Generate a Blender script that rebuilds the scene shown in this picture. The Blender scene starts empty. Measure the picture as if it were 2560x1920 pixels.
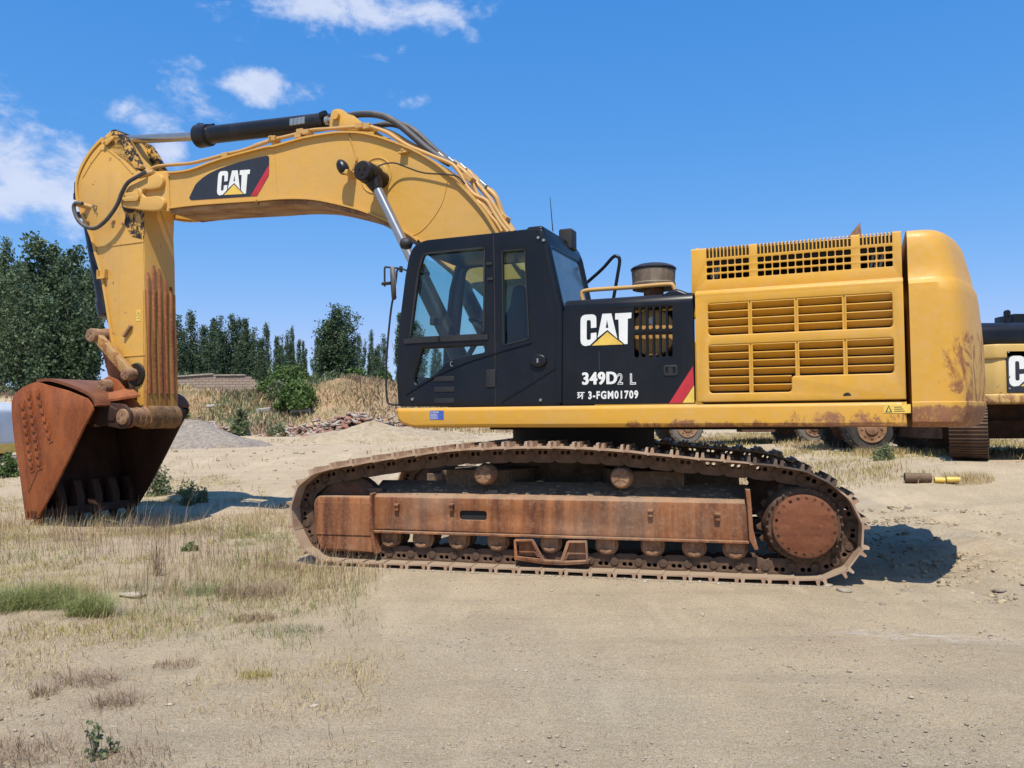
import bpy, bmesh, math, random
import numpy as np
from mathutils import Vector, Matrix, noise
random.seed(7); RNG = np.random.default_rng(7)
SC = bpy.context.scene
COL = SC.collection
R = math.radians

# ------------------------------------------------------------------ camera
FPX = 1997.0; PITCH = math.atan(85 / FPX); ROLL = R(-0.40); CAMH = 1.42
cp, sp, cr, sr = math.cos(PITCH), math.sin(PITCH), math.cos(ROLL), math.sin(ROLL)
cam_d = bpy.data.cameras.new('camera'); cam = bpy.data.objects.new('camera', cam_d); COL.objects.link(cam)
cam_d.sensor_width = 36; cam_d.lens = FPX / 2560 * 36; cam_d.clip_start = 0.05; cam_d.clip_end = 3000
def _v(u, v): return Vector((u, -v * sp, v * cp))
right, up, fwd = _v(cr, sr), _v(-sr, cr), Vector((0, cp, sp))
mw = Matrix((right, up, -fwd)).transposed().to_4x4(); mw.translation = (0, 0, CAMH)
cam.matrix_world = mw; SC.camera = cam

# ------------------------------------------------------------------ frames of the machine
# the excavator was measured from the photograph: a point on one of its vertical planes is found from where it shows
def ray(px, py):
    a = (px - 1280) / FPX; b = (960 - py) / FPX
    u = a * cr - b * sr; v = a * sr + b * cr
    return Vector((u, cp - v * sp, sp + v * cp))
class Frame:
    def __init__(s, o, th):
        s.o = Vector((o[0], o[1], o[2] if len(o) > 2 else 0)); s.th = th
        s.ex = Vector((math.cos(th), -math.sin(th), 0)); s.ey = Vector((math.sin(th), math.cos(th), 0))
    def un(s, px, py, y):
        d = ray(px, py); c = Vector((0, 0, CAMH))
        t = (y - (c - s.o).dot(s.ey)) / d.dot(s.ey); p = c + d * t - s.o
        return (p.dot(s.ex), p.z)
    def w(s, x, y, z): return s.o + s.ex * x + s.ey * y + Vector((0, 0, z))
CEN = (0.767, 8.891)
TH_T, TH_U = R(13.9), R(23.3)
T = Frame(CEN, TH_T); U = Frame(CEN, TH_U)

# ------------------------------------------------------------------ world, sun, exposure
dl = (U.ex * -0.13 + U.ey * 0.52 + Vector((0, 0, -1))).normalized()
to_sun = -dl
elev = math.asin(to_sun.z); az = math.atan2(to_sun.x, to_sun.y)
W = bpy.data.worlds.new('World'); SC.world = W; W.use_nodes = True
nt = W.node_tree; nt.nodes.clear()
def N(tree, typ, **kw):
    n = tree.nodes.new(typ)
    for k, v in kw.items():
        if k.startswith('i_'):
            key = k[2:]; key = int(key) if key.isdigit() else key.replace('_', ' ')
            n.inputs[key].default_value = v
        else: setattr(n, k, v)
    return n
sky = N(nt, 'ShaderNodeTexSky', sky_type='NISHITA', sun_disc=False, sun_elevation=elev, sun_rotation=az, air_density=1.0, dust_density=0.4, ozone_density=4.0, altitude=300)
spl = N(nt, 'ShaderNodeSeparateColor'); nt.links.new(sky.outputs[0], spl.inputs[0]); tint = N(nt, 'ShaderNodeCombineColor')
for i_, (pw_, k_) in enumerate(((1.34, 0.56), (0.64, 1.60), (0.36, 3.90))):        # phone camera colour response of the clear sky
    q_ = N(nt, 'ShaderNodeMath', operation='POWER'); nt.links.new(spl.outputs[i_], q_.inputs[0]); q_.inputs[1].default_value = pw_
    q2_ = N(nt, 'ShaderNodeMath', operation='MULTIPLY'); nt.links.new(q_.outputs[0], q2_.inputs[0]); q2_.inputs[1].default_value = k_; nt.links.new(q2_.outputs[0], tint.inputs[i_])
    if i_ == 0: red_ = q2_
    if i_ == 1:
        m3_ = N(nt, 'ShaderNodeMath', operation='MULTIPLY'); nt.links.new(q2_.outputs[0], m3_.inputs[0]); m3_.inputs[1].default_value = 0.72
        m4_ = N(nt, 'ShaderNodeMath', operation='MINIMUM'); nt.links.new(m3_.outputs[0], m4_.inputs[0]); nt.links.new(red_.outputs[0], m4_.inputs[1]); nt.links.new(m4_.outputs[0], tint.inputs[0])
tc = N(nt, 'ShaderNodeTexCoord'); nrm = N(nt, 'ShaderNodeVectorMath', operation='NORMALIZE')
nt.links.new(tc.outputs['Generated'], nrm.inputs[0])
def math_n(tree, op, a, b=None, clamp=False):
    m = N(tree, 'ShaderNodeMath', operation=op); m.use_clamp = clamp
    for i, q in enumerate((a, b)):
        if q is None: continue
        if isinstance(q, (int, float)): m.inputs[i].default_value = q
        else: tree.links.new(q, m.inputs[i])
    return m.outputs[0]
def cloud_noise(scale, detail, off, stretch):
    mp = N(nt, 'ShaderNodeMapping'); mp.inputs['Location'].default_value = off; mp.inputs['Scale'].default_value = stretch
    nt.links.new(nrm.outputs[0], mp.inputs[0])
    nz = N(nt, 'ShaderNodeTexNoise', i_Scale=scale, i_Detail=detail, i_Roughness=0.6, i_Distortion=0.3)
    nt.links.new(mp.outputs[0], nz.inputs['Vector']); return nz.outputs[0]
nA = cloud_noise(9, 9, (3.1, 0.4, 1.7), (1, 1, 1.7)); nB = cloud_noise(30, 6, (0.3, 2.4, 5.7), (1, 1, 1.3))
nsum = math_n(nt, 'ADD', math_n(nt, 'MULTIPLY', nA, 0.75), math_n(nt, 'MULTIPLY', nB, 0.25))
CLOUDS = [((90, 465), 0.140, 0.52, 0.74), ((20, 400), 0.09, 0.5, 0.60), ((675, 214), 0.085, 0.32, 0.78), ((590, 185), 0.045, 0.5, 0.45), ((335, 305), 0.070, 0.5, 0.46), ((500, 250), 0.050, 0.6, 0.46), ((490, 165), 0.05, 0.4, 0.36),
          ((800, -30), 0.22, 0.34, 0.52), ((1115, 40), 0.060, 0.7, 0.52), ((412, 380), 0.034, 0.8, 0.75), ((1020, 215), 0.035, 1.0, 0.24), ((130, 520), 0.12, 0.4, 0.46), ((560, 20), 0.08, 0.3, 0.4),
          ((-500, 300), 0.22, 0.5, 0.5), ((-900, 600), 0.2, 0.4, 0.4), ((3400, 300), 0.2, 0.4, 0.35)]
acc = None
for (px, py), rad, sq, st in CLOUDS:
    d = ray(px, py).normalized()
    s1 = N(nt, 'ShaderNodeVectorMath', operation='SUBTRACT'); nt.links.new(nrm.outputs[0], s1.inputs[0]); s1.inputs[1].default_value = d
    s2 = N(nt, 'ShaderNodeVectorMath', operation='MULTIPLY'); nt.links.new(s1.outputs[0], s2.inputs[0]); s2.inputs[1].default_value = (1 / rad, 1 / rad, 1 / (rad * sq))
    ln = N(nt, 'ShaderNodeVectorMath', operation='LENGTH'); nt.links.new(s2.outputs[0], ln.inputs[0])
    f = math_n(nt, 'SUBTRACT', 1.0, ln.outputs['Value'], clamp=True)
    f = math_n(nt, 'POWER', f, 0.6)
    f = math_n(nt, 'MULTIPLY', f, st)
    acc = f if acc is None else math_n(nt, 'MAXIMUM', acc, f)
g = math_n(nt, 'ADD', math_n(nt, 'MULTIPLY', math_n(nt, 'SUBTRACT', nsum, 0.5), 2.3), math_n(nt, 'SUBTRACT', acc, 0.23))
cm = N(nt, 'ShaderNodeMapRange', clamp=True, interpolation_type='SMOOTHSTEP'); nt.links.new(g, cm.inputs[0])
cm.inputs[1].default_value = 0.0; cm.inputs[2].default_value = 0.42; cm.inputs[3].default_value = 0; cm.inputs[4].default_value = 0.86
gate = N(nt, 'ShaderNodeMapRange', clamp=True); nt.links.new(acc, gate.inputs[0]); gate.inputs[1].default_value = 0.0; gate.inputs[2].default_value = 0.12
cf = math_n(nt, 'MULTIPLY', cm.outputs[0], gate.outputs[0])
cmix = N(nt, 'ShaderNodeMix', data_type='RGBA'); nt.links.new(cf, cmix.inputs[0]); nt.links.new(tint.outputs[0], cmix.inputs[6])
CLOUDCOL = N(nt, 'ShaderNodeMix', data_type='RGBA'); nt.links.new(nB, CLOUDCOL.inputs[0])
CLOUDCOL.inputs[6].default_value = (4.6, 5.3, 7.2, 1); CLOUDCOL.inputs[7].default_value = (6.6, 7.0, 8.1, 1)
nt.links.new(CLOUDCOL.outputs[2], cmix.inputs[7])
bg = N(nt, 'ShaderNodeBackground'); bg.inputs[1].default_value = 0.10
nt.links.new(cmix.outputs[2], bg.inputs[0])
wo = N(nt, 'ShaderNodeOutputWorld'); nt.links.new(bg.outputs[0], wo.inputs[0])
sd = bpy.data.lights.new('sun', 'SUN'); sd.energy = 4.6; sd.angle = R(0.5); sd.color = (1.0, 0.94, 0.83)
so = bpy.data.objects.new('sun', sd); COL.objects.link(so); so.rotation_euler = to_sun.to_track_quat('Z', 'Y').to_euler(); so.location = (0, 0, 30)
SC.view_settings.view_transform = 'Standard'; SC.view_settings.look = 'None'; SC.view_settings.exposure = 0.32; SC.view_settings.gamma = 1
SC.view_settings.use_curve_mapping = False
SC.render.engine = 'CYCLES'; SC.render.resolution_x = 1024; SC.render.resolution_y = 768

# ------------------------------------------------------------------ materials
class Mat:
    def __init__(s, name):
        s.m = bpy.data.materials.new(name); s.m.use_nodes = True; s.t = s.m.node_tree
        s.b = s.t.nodes['Principled BSDF']; s.L = s.t.links.new
        s.tc = N(s.t, 'ShaderNodeTexCoord')
    def noise(s, scale, detail=4, rough=0.6, stretch=(1, 1, 1), off=(0, 0, 0), dist=0.0, coord='Object'):
        mp = N(s.t, 'ShaderNodeMapping'); mp.inputs['Scale'].default_value = stretch; mp.inputs['Location'].default_value = off
        s.L(s.tc.outputs[coord], mp.inputs[0])
        n = N(s.t, 'ShaderNodeTexNoise', i_Scale=scale, i_Detail=detail, i_Roughness=rough, i_Distortion=dist)
        s.L(mp.outputs[0], n.inputs['Vector']); return n.outputs[0]
    def ramp(s, v, lo, hi, a=0.0, b=1.0):
        r = N(s.t, 'ShaderNodeMapRange', clamp=True, interpolation_type='SMOOTHSTEP')
        s.L(v, r.inputs[0]); r.inputs[1].default_value = lo; r.inputs[2].default_value = hi; r.inputs[3].default_value = a; r.inputs[4].default_value = b
        return r.outputs[0]
    def mix(s, f, a, b):
        m = N(s.t, 'ShaderNodeMix', data_type='RGBA')
        for i, q in ((0, f), (6, a), (7, b)):
            if isinstance(q, (tuple, list)): m.inputs[i].default_value = tuple(q) + ((1,) if len(q) == 3 else ())
            elif isinstance(q, (int, float)): m.inputs[i].default_value = q
            else: s.L(q, m.inputs[i])
        return m.outputs[2]
    def mul(s, a, b): return math_n(s.t, 'MULTIPLY', a, b)
    def add(s, a, b): return math_n(s.t, 'ADD', a, b)
    def mx(s, a, b): return math_n(s.t, 'MAXIMUM', a, b)
    def pos(s, coord='Object'):
        x = N(s.t, 'ShaderNodeSeparateXYZ'); s.L(s.tc.outputs[coord], x.inputs[0]); return x.outputs
    def nz(s):
        gm = N(s.t, 'ShaderNodeNewGeometry'); x = N(s.t, 'ShaderNodeSeparateXYZ'); s.L(gm.outputs['Normal'], x.inputs[0]); return x.outputs[2]
    def rnd(s):
        return N(s.t, 'ShaderNodeObjectInfo').outputs['Random']
    def attr(s, name):
        return N(s.t, 'ShaderNodeAttribute', attribute_name=name).outputs['Fac']
    def bump(s, h, strength=0.3, dist=0.01):
        b = N(s.t, 'ShaderNodeBump'); b.inputs['Strength'].default_value = strength; b.inputs['Distance'].default_value = dist
        s.L(h, b.inputs['Height']); s.L(b.outputs[0], s.b.inputs['Normal'])
    def out(s, col=None, rough=0.5, metal=0.0, spec=None):
        if col is not None:
            if isinstance(col, (tuple, list)): s.b.inputs['Base Color'].default_value = tuple(col) + (1,)
            else: s.L(col, s.b.inputs['Base Color'])
        for k, v in (('Roughness', rough), ('Metallic', metal), ('Specular IOR Level', spec)):
            if v is None: continue
            if isinstance(v, (int, float)): s.b.inputs[k].default_value = v
            else: s.L(v, s.b.inputs[k])
        return s.m
def box_mask(m, p, x0, x1, z0, z1, soft):
    a = m.mul(m.ramp(p[0], x0 - soft, x0 + soft), m.ramp(p[0], x1 - soft, x1 + soft, 1, 0))
    b = m.mul(m.ramp(p[2], z0 - soft, z0 + soft), m.ramp(p[2], z1 - soft, z1 + soft, 1, 0))
    return m.mul(a, b)
YEL = (0.60, 0.310, 0.030)
YELF = (0.59, 0.325, 0.060)
RUST = (0.16, 0.052, 0.022); RUST2 = (0.30, 0.115, 0.045); DUST = (0.42, 0.33, 0.235)
def paint(name, col, chips=0.70, dust=0.18, rough=0.42, rustzone=None, streak=0.0, low=None):
    m = Mat(name)
    big = m.noise(0.9, 4); fine = m.noise(14, 5); sp_ = m.noise(7, 9, 0.72)
    c = m.mix(m.ramp(big, 0.35, 0.7, 0, 0.22), col, tuple(q * 0.80 for q in col))
    c = m.mix(m.mul(m.ramp(fine, 0.45, 0.75), dust), c, DUST)
    st = m.noise(5, 5, 0.6, (1, 1, 0.12)); c = m.mix(m.mul(m.ramp(st, 0.55, 0.8), 0.25 + streak), c, (col[0] * 0.55, col[1] * 0.5, col[2] * 0.7))
    up_ = m.ramp(m.nz(), 0.55, 0.95); c = m.mix(m.mul(up_, m.ramp(m.noise(3, 5), 0.3, 0.7, 0.1, 0.55)), c, DUST)
    mask = m.ramp(sp_, chips, chips + 0.03)
    if rustzone:
        p = m.pos()
        for (x0, x1, z0, z1, soft, k) in rustzone:
            bm_ = m.mul(box_mask(m, p, x0, x1, z0, z1, soft), k)
            nn = m.add(m.mul(m.noise(6, 10, 0.75, (1, 1, 0.6), dist=0.8), 1.0), m.mul(bm_, 0.30))
            mask = m.mx(mask, m.mul(m.mul(m.ramp(nn, 0.67, 0.79), m.ramp(m.noise(31, 6, .8), .30, .52, .35, 1)), m.ramp(bm_, 0.02, 0.2)))
    c = m.mix(mask, c, m.mix(fine, RUST, RUST2))
    rr = m.mix(mask, (rough,) * 3, (0.85,) * 3)
    scr = m.mul(m.ramp(m.noise(3.0, 3, .5, (1.2, 1, 22)), .70, .74), m.ramp(m.noise(1.1, 2), .5, .6)); c = m.mix(m.mul(scr, .35), c, (.30, .22, .12))
    film = m.ramp(m.noise(.55, 6, .75), .42, .66, 0, .12); c = m.mix(film, c, DUST)
    hb = m.add(m.mul(mask, -0.35), m.mul(m.noise(2.4, 3), 2.2))
    m.bump(hb, 0.30, 0.016)
    return m.out(c, m.add(m.ramp(fine, 0.2, 0.8, rough - 0.08, rough + 0.2), m.mul(mask, 0.3)), 0, 0.4)
def rusty(name, a=RUST, b=RUST2, dust=0.5, stretch=(1, 1, 0.16), light=None, rough=0.8):
    m = Mat(name)
    s1 = m.noise(4.5, 8, 0.65, stretch); s2 = m.noise(26, 8, 0.75); s3 = m.noise(1.2, 3)
    c = m.mix(m.ramp(s1, 0.32, 0.68), a, b)
    c = m.mix(m.mul(m.ramp(s2, 0.45, 0.72), 0.55), c, light or (0.36, 0.20, 0.12))
    c = m.mix(m.mul(m.ramp(s3, 0.4, 0.7), dust * 0.6), c, DUST)
    c = m.mix(m.mul(m.ramp(m.nz(), 0.35, 0.85), dust * 1.2), c, (0.32, 0.24, 0.16))
    m.bump(m.add(s2, s1), 0.35, 0.008)
    return m.out(c, rough, 0, 0.25)
def plain(name, col, rough=0.5, metal=0, var=0.25, scale=8, bump=0.1, dust=0.0, spec=None):
    m = Mat(name); n = m.noise(scale, 6, 0.65)
    c = m.mix(m.ramp(n, 0.3, 0.75, 0, 1), col, tuple(q * (1 - var) for q in col))
    if dust: c = m.mix(m.mul(m.ramp(m.noise(3, 6, .7, (1, 1, .3)), 0.45, 0.75), dust), c, DUST); c = m.mix(m.mul(m.ramp(m.nz(), 0.4, 0.95), dust * 1.3), c, DUST)
    if bump: m.bump(m.noise(scale * 4, 5), bump, 0.004)
    return m.out(c, rough, metal, spec)
M = {}
M['body'] = paint('yellow_body_paint', YEL, chips=0.715, rustzone=[(1.6, 3.3, 1.22, 1.42, 0.08, 1.0), (2.0, 3.3, 1.30, 1.50, 0.06, .45)])
M['skirt'] = paint('yellow_skirt_paint', YEL, chips=0.71, rustzone=[(0.9, 3.3, 1.22, 1.385, 0.06, 1.0), (2.3, 3.3, 1.30, 1.46, 0.05, .7)])
M['weight'] = paint('yellow_counterweight_paint', YEL, chips=0.71, rustzone=[(3.0, 4.0, 1.2, 1.50, 0.04, 1.05), (3.40, 4.0, 1.45, 2.10, 0.12, 0.66), (3.2, 4.0, 1.45, 1.62, 0.10, 0.4)], streak=0.1)
M['boom'] = paint('yellow_boom_paint', YELF, chips=0.715, dust=0.16)
M['arm'] = paint('yellow_arm_paint', YELF, chips=0.625, dust=0.20, rustzone=[(-7, -5.6, 1.0, 2.25, 0.2, 0.45)], streak=0.1)
M['scuff'] = paint('scuffed_yellow_steel', (0.34, 0.19, 0.055), chips=0.54, dust=0.55, rough=0.6, streak=.3)
M['pipe'] = paint('yellow_pipe_paint', (0.50, 0.28, 0.075), chips=0.66, dust=0.35)
M['black'] = plain('black_body_paint', (0.008, 0.009, 0.012), 0.33, var=0.3, scale=2.2, bump=0.05, dust=0.014, spec=0.28)
M['cyl'] = plain('black_cylinder_paint', (0.010, 0.010, 0.013), 0.35, scale=6, dust=0.05, spec=0.35)
M['grease'] = plain('black_grease', (0.020, 0.014, 0.010), 0.5, var=0.5, scale=20, bump=0.8, dust=0.08, spec=0.3)
M['trim'] = plain('black_rubber_trim', (0.012, 0.012, 0.013), 0.6, dust=0.03)
M['hose'] = plain('grey_rubber_hose', (0.045, 0.045, 0.048), 0.6, var=0.3, dust=0.25)
M['chrome'] = plain('chromed_rod', (0.42, 0.40, 0.38), 0.30, 0.8, var=0.15, bump=0, dust=0.15)
gx_ = Mat('greasy_yellow_paint'); gn_ = gx_.noise(7, 8, .8, dist=.6); gc_ = gx_.mix(gx_.ramp(gn_, .48, .55, 1, 0), gx_.mix(gx_.ramp(gx_.noise(20, 5), .4, .7), YELF, (.40, .24, .08)), (.018, .013, .010)); gx_.bump(gn_, .4, .01); M['greasy'] = gx_.out(gc_, .5, 0, .35)
M['steel'] = plain('zinc_steel', (0.45, 0.44, 0.40), 0.4, 0.8, scale=12)
M['dark'] = plain('dark_interior', (0.010, 0.010, 0.010), 0.8)
M['white'] = plain('white_vinyl', (0.74, 0.74, 0.70), 0.45, var=0.12, scale=5, bump=0.02)
M['decal_black'] = plain('black_vinyl', (0.022, 0.024, 0.032), 0.5, bump=0)
M['decal_red'] = plain('red_vinyl', (0.50, 0.025, 0.035), 0.45, bump=0.02)
M['decal_yellow'] = plain('yellow_vinyl', (0.78, 0.52, 0.09), 0.45, bump=0.02)
M['blue'] = plain('blue_sticker', (0.05, 0.10, 0.42), 0.45, bump=0)
M['frame_rust'] = rusty('rusty_track_frame', (0.095, 0.033, 0.018), (0.33, 0.125, 0.045), dust=0.42, stretch=(1.6, 1, 0.10), light=(0.36, 0.21, 0.12))
M['plate_rust'] = rusty('smooth_rust', (0.115, 0.034, 0.014), (0.18, 0.060, 0.024), dust=0.07, stretch=(0.3, 1, 2.2), light=(0.25, 0.10, 0.05), rough=0.62)
M['shoe'] = rusty('worn_track_shoe', (0.26, 0.13, 0.07), (0.48, 0.31, 0.20), dust=0.9, stretch=(1, 1, 1), light=(0.45, 0.32, 0.23))
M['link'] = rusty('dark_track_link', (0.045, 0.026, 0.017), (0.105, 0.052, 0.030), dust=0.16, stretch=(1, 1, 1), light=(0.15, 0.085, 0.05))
M['mud'] = rusty('dried_mud', (0.07, 0.045, 0.028), (0.15, 0.10, 0.062), dust=0.12, stretch=(1, 1, 1), light=(0.25, 0.185, 0.12), rough=0.95)
M['bucket'] = rusty('bucket_rust', (0.165, 0.042, 0.014), (0.29, 0.082, 0.022), dust=0.06, stretch=(1, 1, 0.4), light=(0.34, 0.12, 0.04), rough=0.58)
M['bucket_in'] = rusty('shaded_bucket_inner_steel', (0.024, 0.012, 0.009), (0.05, 0.022, 0.014), dust=0.08, stretch=(1, 1, 0.3), light=(0.07, 0.035, 0.022))  # darker inner steel, with the shade inside the bucket put into its colour
M['valley'] = rusty('worn_strip_ground', (0.15, 0.045, 0.02), (0.50, 0.27, 0.06), dust=0.05, stretch=(1, 2, 0.12), light=(0.5, 0.27, 0.06))
M['rib'] = rusty('rubbing_strip_rust', (0.15, 0.035, 0.018), (0.33, 0.12, 0.045), dust=0.1, stretch=(1, 1, 0.2), light=(0.45, 0.24, 0.07))
M['pin'] = rusty('scraped_pin', (0.13, 0.058, 0.03), (0.30, 0.16, 0.085), dust=0.25, stretch=(1, 1, 1), light=(0.42, 0.30, 0.2))
def glass(name, col, refl=1.0):
    m = Mat(name); t = m.t; t.nodes.remove(m.b)
    tr = N(t, 'ShaderNodeBsdfTransparent'); tr.inputs[0].default_value = tuple(col) + (1,)
    gl = N(t, 'ShaderNodeBsdfGlossy'); gl.inputs['Roughness'].default_value = 0.04; gl.inputs[0].default_value = (refl, refl, refl, 1)
    fr = N(t, 'ShaderNodeFresnel'); fr.inputs[0].default_value = 1.5
    mx = N(t, 'ShaderNodeMixShader'); t.links.new(fr.outputs[0], mx.inputs[0]); t.links.new(tr.outputs[0], mx.inputs[1]); t.links.new(gl.outputs[0], mx.inputs[2])
    t.links.new(mx.outputs[0], t.nodes['Material Output'].inputs[0]); return m.m
M['glass'] = glass('green_tinted_glass', (0.64, 0.81, 0.77))
M['rear_glass'] = plain('dusty_painted_reflection_glass', (0.075, 0.11, 0.135), 0.12, dust=0.15, bump=0, spec=0.8)  # opaque pane: its reflection is painted in as blue-grey, under thin dust
m = Mat('mirror_glass'); M['mirror'] = m.out((0.8, 0.8, 0.82), 0.05, 1.0)

# ------------------------------------------------------------------ mesh helpers
class MB:
    def __init__(s): s.v = []; s.f = []; s.mi = []
    def add(s, v, f, mi=0):
        o = len(s.v); s.v.extend([tuple(q) for q in v]); s.f.extend([tuple(i + o for i in q) for q in f]); s.mi.extend([mi] * len(f)); return s
    def box(s, x0, x1, y0, y1, z0, z1, mi=0, mat=None):
        v = [(x, y, z) for x in (x0, x1) for y in (y0, y1) for z in (z0, z1)]
        f = [(0, 1, 3, 2), (4, 6, 7, 5), (0, 4, 5, 1), (2, 3, 7, 6), (0, 2, 6, 4), (1, 5, 7, 3)]
        if mat: v = [tuple(mat @ Vector(q)) for q in v]
        return s.add(v, f, mi)
    def ring(s, pts, rad, seg=10, mi=0, cap=True, up=None):
        pts = [Vector(p) for p in pts]; n = len(pts)
        if isinstance(rad, (int, float)): rad = [rad] * n
        tang = [(pts[min(i + 1, n - 1)] - pts[max(i - 1, 0)]) for i in range(n)]
        for i in range(n):
            if tang[i].length < 1e-9: tang[i] = tang[i - 1].copy() if i else Vector((0, 0, 1))
            tang[i].normalize()
        a = Vector((0, 0, 1)) if abs(tang[0].z) < 0.9 else Vector((1, 0, 0))
        nrm_ = (a - tang[0] * a.dot(tang[0])).normalized(); vs = []
        for i in range(n):
            nrm_ = (nrm_ - tang[i] * nrm_.dot(tang[i])).normalized(); b = tang[i].cross(nrm_)
            for k in range(seg):
                t_ = 2 * math.pi * k / seg; vs.append(pts[i] + (nrm_ * math.cos(t_) + b * math.sin(t_)) * rad[i])
        fs = [(i * seg + k, i * seg + (k + 1) % seg, (i + 1) * seg + (k + 1) % seg, (i + 1) * seg + k) for i in range(n - 1) for k in range(seg)]
        if cap: fs.append(tuple(range(seg - 1, -1, -1))); fs.append(tuple((n - 1) * seg + k for k in range(seg)))
        return s.add(vs, fs, mi)
    def cyl(s, a, b, r, seg=20, mi=0, r2=None): return s.ring([a, b], [r, r if r2 is None else r2], seg, mi)
    def lathe(s, a, axis, prof, seg=28, mi=0):       # prof: (distance along axis, radius)
        a = Vector(a); ax = Vector(axis).normalized()
        b = Vector((0, 0, 1)) if abs(ax.z) < 0.9 else Vector((1, 0, 0)); n1 = (b - ax * b.dot(ax)).normalized(); n2 = ax.cross(n1)
        vs = [a + ax * d + (n1 * math.cos(2 * math.pi * k / seg) + n2 * math.sin(2 * math.pi * k / seg)) * max(r, 1e-4) for d, r in prof for k in range(seg)]
        fs = [(i * seg + k, i * seg + (k + 1) % seg, (i + 1) * seg + (k + 1) % seg, (i + 1) * seg + k) for i in range(len(prof) - 1) for k in range(seg)]
        fs.append(tuple(range(seg - 1, -1, -1))); fs.append(tuple((len(prof) - 1) * seg + k for k in range(seg)))
        return s.add(vs, fs, mi)
    def tube(s, pts, r, seg=8, sub=5, mi=0): return s.ring(smooth_path(pts, sub), r, seg, mi)
    def plate(s, loops, c0, c1, bev=0.0, axis='y', mi=0, res=1):
        if loops and isinstance(loops[0][0], (int, float)): loops = [loops]
        cu = bpy.data.curves.new('tmp', 'CURVE'); cu.dimensions = '2D'; cu.fill_mode = 'BOTH'
        h = abs(c1 - c0) / 2; cc = (c0 + c1) / 2
        cu.extrude = max(h - bev, 0.0001); cu.bevel_depth = bev; cu.bevel_resolution = res; cu.offset = -bev
        for lp in loops:
            sp_ = cu.splines.new('POLY'); sp_.points.add(len(lp) - 1); sp_.use_cyclic_u = True
            for i, q in enumerate(lp): sp_.points[i].co = (q[0], q[1], 0, 1)
        ob = bpy.data.objects.new('tmp', cu); me = bpy.data.meshes.new_from_object(ob)
        v = [tuple(q.co) for q in me.vertices]; f = [tuple(p.vertices) for p in me.polygons]
        bpy.data.objects.remove(ob); bpy.data.curves.remove(cu); bpy.data.meshes.remove(me)
        if axis == 'y': v = [(x, cc - z, y) for x, y, z in v]
        elif axis == 'x': v = [(cc + z, x, y) for x, y, z in v]
        else: v = [(x, y, cc + z) for x, y, z in v]
        return s.add(v, f, mi)
    def text(s, body, size, x, z, y, xs=1.0, bold=0.0, ext=0.002, mi=0, shear=0, spacing=1.0):
        cu = bpy.data.curves.new('tmp', 'FONT'); cu.body = body; cu.size = size; cu.extrude = ext; cu.offset = bold; cu.shear = shear; cu.space_character = spacing; cu.resolution_u = 4
        ob = bpy.data.objects.new('tmp', cu); me = bpy.data.meshes.new_from_object(ob)
        v = [(x + q.co.x * xs, y - q.co.z, z + q.co.y) for q in me.vertices]; f = [tuple(p.vertices) for p in me.polygons]
        bpy.data.objects.remove(ob); bpy.data.curves.remove(cu); bpy.data.meshes.remove(me)
        return s.add(v, f, mi)
    def xf(s, mat): s.v = [tuple(mat @ Vector(q)) for q in s.v]; return s
    def mesh(s, name, mats, smooth=35, merge=True):
        me = bpy.data.meshes.new(name); me.from_pydata(s.v, [], s.f)
        for mm in (mats if isinstance(mats, (list, tuple)) else [mats]): me.materials.append(M[mm] if isinstance(mm, str) else mm)
        if any(s.mi): me.polygons.foreach_set('material_index', s.mi)
        if merge:
            bm = bmesh.new(); bm.from_mesh(me); bmesh.ops.remove_doubles(bm, verts=bm.verts, dist=2e-5)
            bmesh.ops.recalc_face_normals(bm, faces=bm.faces) if merge == 'n' else None
            bm.to_mesh(me); bm.free()
        if smooth:
            me.polygons.foreach_set('use_smooth', [True] * len(me.polygons)); me.set_sharp_from_angle(angle=R(smooth))
        me.update(); return me
    def build(s, name, mats, parent=None, smooth=35, rz=0.0, bevel=0.0, label=None, merge=True):
        o = bpy.data.objects.new(name, s.mesh(name, mats, smooth, merge)); COL.objects.link(o)
        if parent: o.parent = parent
        o.rotation_euler.z = rz
        if bevel:
            b = o.modifiers.new('bevel', 'BEVEL'); b.width = bevel; b.segments = 2; b.limit_method = 'ANGLE'; b.angle_limit = R(40); b.harden_normals = True
        if label: o['label'] = label
        return o
def smooth_path(pts, sub=5, closed=False):
    P_ = [Vector(p) for p in pts]; n = len(P_); out = []
    rng = range(n if closed else n - 1)
    for i in rng:
        if closed: p0, p1, p2, p3 = P_[i - 1], P_[i], P_[(i + 1) % n], P_[(i + 2) % n]
        else: p0, p1, p2, p3 = P_[max(i - 1, 0)], P_[i], P_[i + 1], P_[min(i + 2, n - 1)]
        for k in range(sub):
            t = k / sub
            out.append(0.5 * ((2 * p1) + (p2 - p0) * t + (2 * p0 - 5 * p1 + 4 * p2 - p3) * t * t + (3 * p1 - p0 - 3 * p2 + p3) * t ** 3))
    if not closed: out.append(P_[-1])
    return out
def smooth2(pts, sub=5):
    return [(q.x, q.y) for q in smooth_path([(a, b, 0) for a, b in pts], sub)]
def rrect(x0, x1, z0, z1, r, n=4):
    out = []
    for cx, cz, a0 in ((x1 - r, z1 - r, 0), (x0 + r, z1 - r, 90), (x0 + r, z0 + r, 180), (x1 - r, z0 + r, 270)):
        for k in range(n + 1):
            a = R(a0 + 90 * k / n); out.append((cx + r * math.cos(a), cz + r * math.sin(a)))
    return out
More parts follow.
